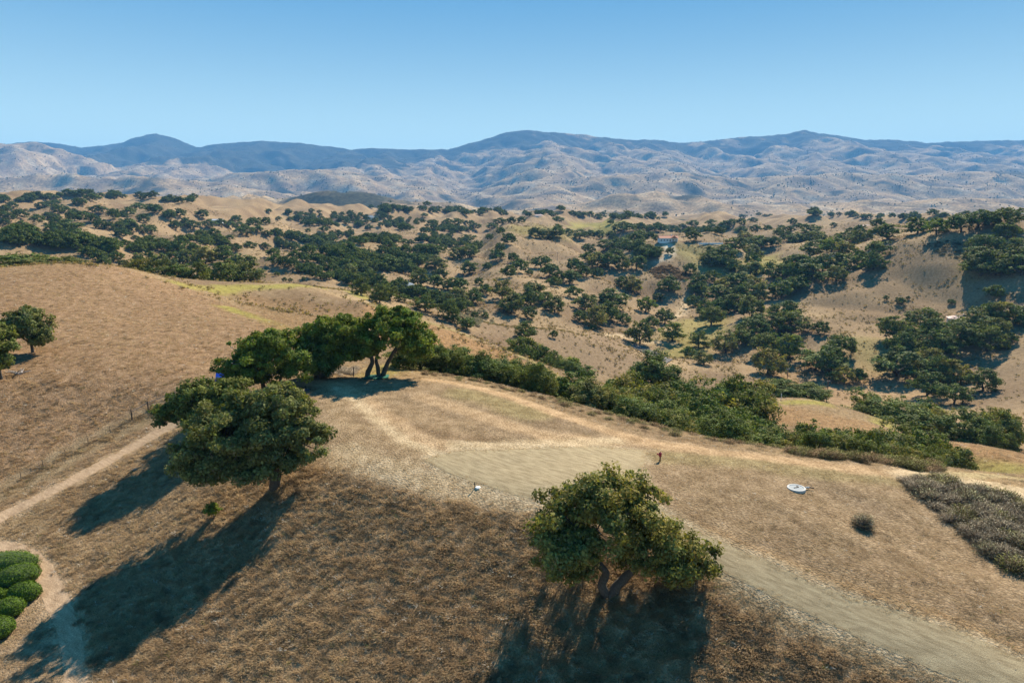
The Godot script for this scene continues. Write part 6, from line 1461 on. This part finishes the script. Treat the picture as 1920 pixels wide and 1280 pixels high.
func build_details() -> void:
	var red := plain(0.30, 0.03, 0.045, 0.5)
	var rust := plain(0.16, 0.075, 0.035, 0.8)
	var concrete := plain(0.60, 0.58, 0.53, 0.85)
	concrete.albedo_texture = speckle(256, 0.05, 4, 70, Color(0.75, 0.75, 0.75), Color(1, 1, 1))
	concrete.uv1_triplanar = true
	var grey := plain(0.27, 0.29, 0.29, 0.8)
	var black := plain(0.02, 0.02, 0.022, 0.6)
	var wood := plain(0.10, 0.072, 0.052, 0.9)
	var rail_wood := plain(0.24, 0.19, 0.15, 0.9)
	# standpipe hydrant by the pad
	var t := thing("fire_hydrant", "dark red hydrant on a rusty pipe at the gravel pad's corner", "hydrant", at(SPOT.hydrant[0], SPOT.hydrant[1]))
	part("pipe", lathe([[0.0, -0.1], [0.075, -0.1], [0.07, 0.42], [0.09, 0.44]], 14), rust, t)
	part("barrel", lathe([[0.09, 0.44], [0.13, 0.5], [0.13, 0.74], [0.15, 0.75], [0.15, 0.79], [0.12, 0.83], [0.05, 0.88], [0.0, 0.89]], 16), red, t)
	part("outlet", rod(Vector3(-0.1, 0.64, 0.02), Vector3(-0.27, 0.72, 0.05), 0.06), red, t)
	part("outlet_cap", rod(Vector3(-0.25, 0.71, 0.045), Vector3(-0.31, 0.74, 0.055), 0.08), red, t)
	part("valve_stem", rod(Vector3(0, 0.88, 0), Vector3(0, 0.98, 0), 0.03), red, t)
	# round concrete tank lid
	t = thing("tank_lid", "round white concrete lid with grey centre in the straw field", "lid", at(SPOT.lid[0], SPOT.lid[1]), 0.3)
	part("ring", lathe([[0.78, -0.3], [0.78, 0.09], [0.76, 0.12], [0.63, 0.13], [0.61, 0.09]], 40), concrete, t)
	part("cover_plate", lathe([[0.615, 0.095], [0.3, 0.105], [0.0, 0.108]], 40), grey, t)
	part("handle", box_mesh(Vector3(0.5, 0.05, 0.06), Vector3(0, 0.13, 0.0)), black, t)
	part("hinge", box_mesh(Vector3(0.08, 0.05, 0.22), Vector3(0.24, 0.13, -0.14)), black, t)
	part("outlet_pipe", rod(Vector3(0.74, 0.1, 0.2), Vector3(1.1, 0.09, 0.28), 0.08), concrete, t)
	part("hose", rod(Vector3(1.06, 0.1, 0.27), Vector3(1.5, 0.03, 0.42), 0.045), black, t)
	# survey marker beside the pad
	t = thing("marker_post", "thin dark post beside a white stone pad at the gravel's edge", "post", at(SPOT.marker[0], SPOT.marker[1]))
	part("post", rod(Vector3(0, -0.1, 0), Vector3(0, 0.62, 0), 0.035), black, t)
	part("crosspiece", box_mesh(Vector3(0.16, 0.04, 0.05), Vector3(-0.03, 0.44, 0)), black, t)
	t = thing("stone_pad", "small flat white slab beside the thin dark post", "slab", at(SPOT.marker[0] + 0.27, SPOT.marker[1] - 0.05))
	part("slab", lathe([[0.24, -0.06], [0.25, 0.05], [0.21, 0.08], [0.0, 0.085]], 7), plain(0.75, 0.74, 0.7), t)
	# low dark fixture on the bare ground
	t = thing("ground_fixture", "low dark metal fixture with short upright on bare ground near oaks", "fixture", at(SPOT.fixture[0], SPOT.fixture[1]), 0.2)
	part("base", box_mesh(Vector3(0.75, 0.2, 0.45), Vector3(0.05, 0.1, 0)), plain(0.07, 0.07, 0.10, 0.5), t)
	part("bar", rod(Vector3(-0.55, 0.14, 0.05), Vector3(0.6, 0.16, -0.05), 0.05), black, t)
	part("upright", rod(Vector3(0.08, 0.15, 0), Vector3(0.08, 0.5, 0), 0.045), black, t)
	part("cap", lathe([[0.0, 0.48], [0.09, 0.48], [0.1, 0.56], [0.06, 0.6], [0, 0.61]], 10), black, t)
	# green mat under the forked oak
	t = thing("ground_mat", "green mat spread on the shaded crest under the forked oak", "mat", Vector3(SPOT.mat[0], ground(SPOT.mat[0], SPOT.mat[1]), SPOT.mat[1]), 0.12)
	var st := SurfaceTool.new()
	st.begin(Mesh.PRIMITIVE_TRIANGLES)
	var seg := 10
	for side in [1.0, -1.0]:
		for i in seg:
			for j in seg:
				var q := []
				for e in [[0, 0], [1, 0], [1, 1], [0, 1]]:
					var px := (float(i + e[0]) / seg - 0.5) * 3.2
					var pz := (float(j + e[1]) / seg - 0.5) * 2.6
					q.append(Vector3(px, ground(SPOT.mat[0] + px, SPOT.mat[1] + pz) - t.position.y + 0.09 + 0.035 * side + 0.03 * sin(px * 4.0 + pz * 3.0), pz))
				for k in ([0, 1, 2, 0, 2, 3] if side > 0 else [0, 2, 1, 0, 3, 2]): st.add_vertex(q[k])
	st.generate_normals()
	part("sheet", st.commit(), plain(0.008, 0.10, 0.065, 0.7), t)
	# blue tarp under the round oak
	t = thing("blue_tarp", "bright blue tarp slung under the round oak by the fence", "tarp", at(SPOT.tarp[0], SPOT.tarp[1]), 0.3)
	st = SurfaceTool.new()
	st.begin(Mesh.PRIMITIVE_TRIANGLES)
	for side in [1.0, -1.0]:
		for i in 8:
			for j in 8:
				var q := []
				for e in [[0, 0], [1, 0], [1, 1], [0, 1]]:
					var a := float(i + e[0]) / 8 - 0.5
					var b := float(j + e[1]) / 8 - 0.5
					q.append(Vector3(a * 2.6, 1.75 - 1.0 * (b + 0.5) - 0.9 * absf(a) * absf(a) + 0.06 * sin(a * 11.0 + b * 7.0) + 0.008 * side, b * 1.9))
				for k in ([0, 1, 2, 0, 2, 3] if side > 0 else [0, 2, 1, 0, 3, 2]): st.add_vertex(q[k])
	st.generate_normals()
	part("sheet", st.commit(), plain(0.012, 0.05, 0.36, 0.45), t)
	for k in [-1, 1]:
		part("pole", rod(Vector3(k * 1.02, -0.2, -0.9), Vector3(k * 1.02, 1.36, -0.93), 0.03), wood, t)
	# dead branches at the left edge
	t = thing("dead_branches", "bleached fallen branches lying below the left edge oak", "branches", at(SPOT.dead[0], SPOT.dead[1]), 0.3)
	rng.seed = 91
	for k in 9:
		var a := Vector3(rng.randf_range(-0.5, 0.5), 0.15, rng.randf_range(-0.5, 0.5))
		var b := a + Vector3(rng.randf_range(-2.0, 2.0), rng.randf_range(0.05, 0.7), rng.randf_range(-1.2, 1.2))
		var v := PackedVector3Array()
		var n := PackedVector3Array()
		var idx := PackedInt32Array()
		tube(v, n, idx, bend(a, b, 5, 0.2), 0.1, 0.02, 6)
		part("branch", array_mesh(v, n, PackedColorArray(), idx), plain(0.34, 0.30, 0.27, 0.9), t)
	# fence along the foot of the brown hill: posts, two rail bays, wire
	t = thing("wire_fence", "wooden post and wire fence along the foot of the brown hill", "fence", at(FENCE[0], FENCE[1]))
	var feet := []
	for k in FENCE.size() / 2: feet.append(at(FENCE[2 * k], FENCE[2 * k + 1]) - t.position)
	for k in feet.size():
		var big: bool = FENCE_TALL[k] == 1
		part("post", rod(feet[k] - Vector3(0, 0.2, 0), feet[k] + Vector3(0, 1.35 if big else 1.0, 0), 0.085 if big else 0.03, 7), wood, t)
		if k:
			for y in [0.35, 0.7, 0.95]:
				part("wire", rod(feet[k - 1] + Vector3(0, y, 0), feet[k] + Vector3(0, y, 0), 0.008, 4), plain(0.2, 0.19, 0.18, 0.5), t)
			if big and FENCE_TALL[k - 1] == 1:
				part("rail", rod(feet[k - 1] + Vector3(0, 1.12, 0), feet[k] + Vector3(0, 1.12, 0), 0.05, 6), rail_wood, t)
	t = thing("single_post", "single dark fence post in the pale brush", "post", at(SPOT.post[0], SPOT.post[1]))
	part("post", rod(Vector3(0, -0.2, 0), Vector3(0, 1.3, 0), 0.06), wood, t)
	part("cap", rod(Vector3(0, 1.3, 0), Vector3(0, 1.34, 0), 0.075), wood, t)
	# clipped mounds by the garden path
	var words := ["largest clipped mound at the top of the bed by the garden path", "long clipped mound second from the top beside the path bend", "round clipped mound nearest the garden path", "clipped mound just below the round one, touching the left edge", "lowest clipped mound in the bottom left bed", "small pale clipped mound at the left edge between larger ones"]
	for k in MOUNDS.size():
		var m: Array = MOUNDS[k]
		t = thing("clipped_shrub", words[k], "shrub", at(m[0], m[1]), m[4], "clipped shrubs by the garden path")
		var core := SphereMesh.new()
		core.radius = 0.5
		core.height = 1.0
		core.radial_segments = 24
		core.rings = 12
		var body := part("heart", core, plain(0.05, 0.075, 0.02, 0.9), t, Vector3(0, m[3] * 0.42, 0))
		body.scale = Vector3(m[2] * 0.95, m[3] * 1.05, m[5] * 0.95)
		part("foliage", shell(Vector3(m[2] / 2, m[3] * 0.56, m[5] / 2), m[3] * 0.42, 5200, 0.05, 300 + k), mat.clipped, t)
	# poles in the valley
	var where := ["utility pole standing on open ground right of the small grassy knoll", "utility pole partly hidden behind the oaks left of the small knoll", "utility pole high on the tan slope", "utility pole lower left on the tan slope"]
	for k in POLES.size():
		var p: Array = POLES[k]
		t = thing("utility_pole", where[k], "pole", at(p[0], p[1]), 0.5, "utility poles in the valley")
		part("pole", rod(Vector3(0, -0.5, 0), Vector3(0, p[2], 0), 0.17, 8), plain(0.17, 0.10, 0.06, 0.9), t)
		part("crossarm", box_mesh(Vector3(2.4, 0.14, 0.12), Vector3(0, p[2] - 0.5, 0.16)), plain(0.3, 0.26, 0.22, 0.9), t)
		for q in [-1.05, -0.45, 0.45, 1.05]:
			part("insulator", rod(Vector3(q, p[2] - 0.43, 0.16), Vector3(q, p[2] - 0.2, 0.16), 0.06, 6), plain(0.6, 0.6, 0.58, 0.4), t)
	# rail fence and white post on the small knoll
	t = thing("rail_fence", "short dark rail fence on the brow of the small grassy knoll", "fence", at(KNOLL_FENCE[0], KNOLL_FENCE[1]))
	feet = []
	for k in KNOLL_FENCE.size() / 2: feet.append(at(KNOLL_FENCE[2 * k], KNOLL_FENCE[2 * k + 1]) - t.position)
	for k in feet.size():
		part("post", rod(feet[k] - Vector3(0, 0.3, 0), feet[k] + Vector3(0, 1.3, 0), 0.1, 7), wood, t)
		if k:
			for y in [0.6, 1.15]: part("rail", rod(feet[k - 1] + Vector3(0, y, 0), feet[k] + Vector3(0, y, 0), 0.07, 6), rail_wood, t)
	t = thing("white_post", "thin white post on the brow of the small grassy knoll", "post", at(SPOT.white_post[0], SPOT.white_post[1]))
	part("post", rod(Vector3(0, -0.2, 0), Vector3(0, 1.5, 0), 0.07), plain(0.7, 0.7, 0.68), t)
	part("cap", rod(Vector3(0, 1.5, 0), Vector3(0, 1.55, 0), 0.09), plain(0.7, 0.7, 0.68), t)

func shell(rad: Vector3, mid: float, leaves: int, leaf: float, with_seed: int) -> ArrayMesh:
	var g := RandomNumberGenerator.new()
	g.seed = with_seed
	var v := PackedVector3Array()
	var n := PackedVector3Array()
	var c := PackedColorArray()
	var idx := PackedInt32Array()
	for k in leaves:
		var d := Vector3(g.randfn(), g.randfn(), g.randfn()).normalized()
		if d.y < -0.45: continue
		var p := d * rad * (1.0 + 0.16 * noise_a.get_noise_3d(d.x * 60.0 + with_seed * 9.0, d.y * 60.0, d.z * 60.0) + g.randf_range(-0.05, 0.035)) + Vector3(0, mid, 0)
		var nn := (d + Vector3(g.randfn(), g.randfn(), g.randfn()) * 0.5).normalized()
		var t := nn.cross(Vector3(g.randfn(), g.randfn(), g.randfn())).normalized()
		var s := nn.cross(t)
		var w := leaf * g.randf_range(0.6, 1.3)
		var o := v.size()
		v.append(p + t * w); v.append(p + s * w * 0.7); v.append(p - t * w); v.append(p - s * w * 0.7)
		var col := Color(0.10, 0.15, 0.028) * g.randf_range(0.6, 1.35)
		for q in 4:
			n.append(nn); c.append(col)
		idx.append_array([o, o + 2, o + 1, o, o + 3, o + 2])
	return array_mesh(v, n, c, idx)

# ---------------------------------------------------------------- houses
func house(called: String, label: String, p: Array, size: Vector3, turn: float, roof_kind: String, roof_rise: float, wall_m: Material, roof_m: Material) -> Node3D:
	var t := thing(called, label, "house", at(p[0], p[1]), turn, "houses among the oaks")
	var glass := plain(0.04, 0.05, 0.06, 0.15)
	var trim := plain(0.6, 0.58, 0.54, 0.7)
	part("wall", box_mesh(size + Vector3(0, 1.5, 0), Vector3(0, size.y / 2 - 0.75, 0)), wall_m, t)
	var st := SurfaceTool.new()
	st.begin(Mesh.PRIMITIVE_TRIANGLES)
	st.set_smooth_group(-1)
	var e := Vector2(size.x / 2 + 0.7, size.z / 2 + 0.7)
	var inset := e.y if roof_kind == "hip" else 0.0
	var y := size.y + 0.02
	var eaves := [Vector3(-e.x, y, -e.y), Vector3(e.x, y, -e.y), Vector3(e.x, y, e.y), Vector3(-e.x, y, e.y)]
	var ra := Vector3(-e.x + inset, y + roof_rise, 0)
	var rb := Vector3(e.x - inset, y + roof_rise, 0)
	for f in [[eaves[3], ra, rb], [eaves[3], rb, eaves[2]], [eaves[1], rb, ra], [eaves[1], ra, eaves[0]], [eaves[0], ra, eaves[3]], [eaves[2], rb, eaves[1]], [eaves[0], eaves[3], eaves[2]], [eaves[0], eaves[2], eaves[1]]]:
		for q in f: st.add_vertex(q)
	st.generate_normals()
	var roof := part("roof", st.commit(), roof_m, t)
	part("ridge_cap", box_mesh(Vector3(rb.x - ra.x + 0.2, 0.18, 0.35), Vector3(0, y + roof_rise, 0)), roof_m, roof)
	part("chimney", box_mesh(Vector3(0.9, 1.6, 0.7), Vector3(size.x * 0.22, y + roof_rise + 0.2, -0.9)), wall_m, roof)
	var many := int(size.x / 3.0)
	for k in many:
		var x := -size.x / 2 + (k + 0.5) * size.x / many
		if k == many / 2:
			var d := part("door", box_mesh(Vector3(1.2, 2.2, 0.1), Vector3(x, 1.1, size.z / 2 + 0.04)), plain(0.12, 0.07, 0.05), t)
			part("handle", box_mesh(Vector3(0.06, 0.14, 0.06), Vector3(x + 0.45, 1.05, size.z / 2 + 0.12)), trim, d)
			continue
		var w := part("window", box_mesh(Vector3(1.6, 1.3, 0.08), Vector3(x, 1.55, size.z / 2 + 0.03)), trim, t)
		part("pane", box_mesh(Vector3(1.4, 1.1, 0.06), Vector3(x, 1.55, size.z / 2 + 0.06)), glass, w)
	return t

func build_houses() -> void:
	var cream := plain(0.62, 0.56, 0.47)
	var white := plain(0.74, 0.74, 0.72)
	var slate := plain(0.20, 0.24, 0.27, 0.6)
	var clay := plain(0.42, 0.17, 0.10)
	var pink := plain(0.60, 0.42, 0.35)
	var pale := plain(0.42, 0.46, 0.50)
	house("grey_roofed_house", "house with grey hip roof among oaks behind the brown ridge", SPOT.house_a, Vector3(11, 3.0, 9), 0.35, "hip", 2.4, plain(0.22, 0.17, 0.13), slate)
	var h := house("red_roofed_house", "white house with red tiled roof at the top of a driveway", SPOT.house_b, Vector3(18, 3.6, 9), 0.05, "gable", 2.2, white, clay)
	var st := SurfaceTool.new()
	st.begin(Mesh.PRIMITIVE_TRIANGLES)
	st.set_smooth_group(-1)
	for f in [[Vector3(1.0, 3.7, 7.5), Vector3(4.5, 6.0, 7.5), Vector3(8.0, 3.7, 7.5)], [Vector3(1.0, 3.7, 7.5), Vector3(1.0, 3.7, 3.0), Vector3(4.5, 6.0, 3.0)], [Vector3(1.0, 3.7, 7.5), Vector3(4.5, 6.0, 3.0), Vector3(4.5, 6.0, 7.5)], [Vector3(8.0, 3.7, 3.0), Vector3(8.0, 3.7, 7.5), Vector3(4.5, 6.0, 7.5)], [Vector3(8.0, 3.7, 3.0), Vector3(4.5, 6.0, 7.5), Vector3(4.5, 6.0, 3.0)]]:
		for q in f: st.add_vertex(q)
	st.generate_normals()
	part("porch_gable", st.commit(), clay, h)
	for x in [1.5, 7.5]: part("porch_column", box_mesh(Vector3(0.4, 3.7, 0.4), Vector3(x, 1.85, 7.0)), white, h)
	house("pink_roofed_house", "low house with pale pink roof under the right hill", SPOT.house_c, Vector3(11, 2.8, 7), -0.35, "hip", 1.5, cream, pink)
	house("long_white_house", "long low white house on the far right grassland", SPOT.house_d, Vector3(24, 3.6, 9), 0.1, "gable", 2.0, white, pink)
	house("pale_blue_house", "pale blue house half hidden in oaks on the far left hill", SPOT.house_e, Vector3(15, 3.4, 8), 0.1, "gable", 2.0, white, pale)
	house("slate_roofed_house", "small grey roofed house on the far tan ridge", SPOT.house_f, Vector3(15, 4.0, 9), 0.3, "hip", 3.0, white, slate)
	house("ridge_house", "far cream house on the ridge above the green field", SPOT.house_g, Vector3(17, 4.6, 9), -0.2, "hip", 2.4, cream, pink)
	house("orange_roofed_house", "orange roof showing between the dark oaks at left", SPOT.house_h, Vector3(12, 3.0, 8), 0.2, "hip", 2.0, cream, clay)
	# white rails of the riding ring
	var t := thing("arena_wall", "long low white wall between the lime tree and the oak clump", "wall", at(SPOT.arena[0], SPOT.arena[1]), 0.02)
	part("wall", box_mesh(Vector3(24, 1.6, 0.4), Vector3(0, 0.6, 0)), white, t)
	part("rail", box_mesh(Vector3(24, 0.2, 0.25), Vector3(0, 3.0, -3.0)), plain(0.3, 0.28, 0.26), t)
	for k in 9: part("post", box_mesh(Vector3(0.25, 3.4, 0.25), Vector3(-12 + 3 * k, 1.4, -3.0)), plain(0.3, 0.28, 0.26), t)
	# vehicles by the grey roofed house
	car("white sedan parked on bare ground left of the grey roofed house", SPOT.car_a, 0.25)
	car("white van parked right of the grey roofed house", SPOT.car_b, 1.2)

func car(label: String, p: Array, turn: float) -> void:
	var t := thing("parked_car", label, "car", at(p[0], p[1]), turn, "cars by the grey roofed house")
	var paint := plain(0.75, 0.76, 0.78, 0.3)
	var glass := plain(0.03, 0.035, 0.04, 0.1)
	var rubber := plain(0.02, 0.02, 0.02, 0.8)
	var st := SurfaceTool.new()
	st.begin(Mesh.PRIMITIVE_TRIANGLES)
	st.set_smooth_group(-1)
	var side := [Vector2(-2.2, 0.35), Vector2(-2.25, 0.85), Vector2(-1.5, 0.95), Vector2(-0.8, 1.45), Vector2(0.9, 1.48), Vector2(1.6, 1.0), Vector2(2.2, 0.9), Vector2(2.25, 0.35)]
	var tri := Geometry2D.triangulate_polygon(PackedVector2Array(side))
	for z in [-0.88, 0.88]:
		for k in tri.size() / 3:
			var o := [tri[3 * k], tri[3 * k + 1], tri[3 * k + 2]]
			if z > 0: o.reverse()
			for q in o: st.add_vertex(Vector3(side[q].x, side[q].y, z))
	for k in side.size():
		var a: Vector2 = side[k]
		var b: Vector2 = side[(k + 1) % side.size()]
		for q in [Vector3(a.x, a.y, -0.88), Vector3(b.x, b.y, -0.88), Vector3(b.x, b.y, 0.88), Vector3(a.x, a.y, -0.88), Vector3(b.x, b.y, 0.88), Vector3(a.x, a.y, 0.88)]: st.add_vertex(q)
	st.generate_normals()
	part("body", st.commit(), paint, t)
	for z in [-0.9, 0.9]:
		part("side_window", box_mesh(Vector3(1.9, 0.36, 0.03), Vector3(0.05, 1.2, z)), glass, t)
		for x in [-1.4, 1.4]:
			var w := part("wheel", rod(Vector3(x, 0.32, z - 0.1), Vector3(x, 0.32, z + 0.1), 0.32, 12), rubber, t)
			part("rim", rod(Vector3(x, 0.32, z - 0.11), Vector3(x, 0.32, z + 0.11), 0.18, 10), paint, w)
	for z in [-0.6, 0.6]: part("headlight", box_mesh(Vector3(0.06, 0.14, 0.3), Vector3(2.24, 0.72, z)), plain(0.6, 0.6, 0.6, 0.2), t)
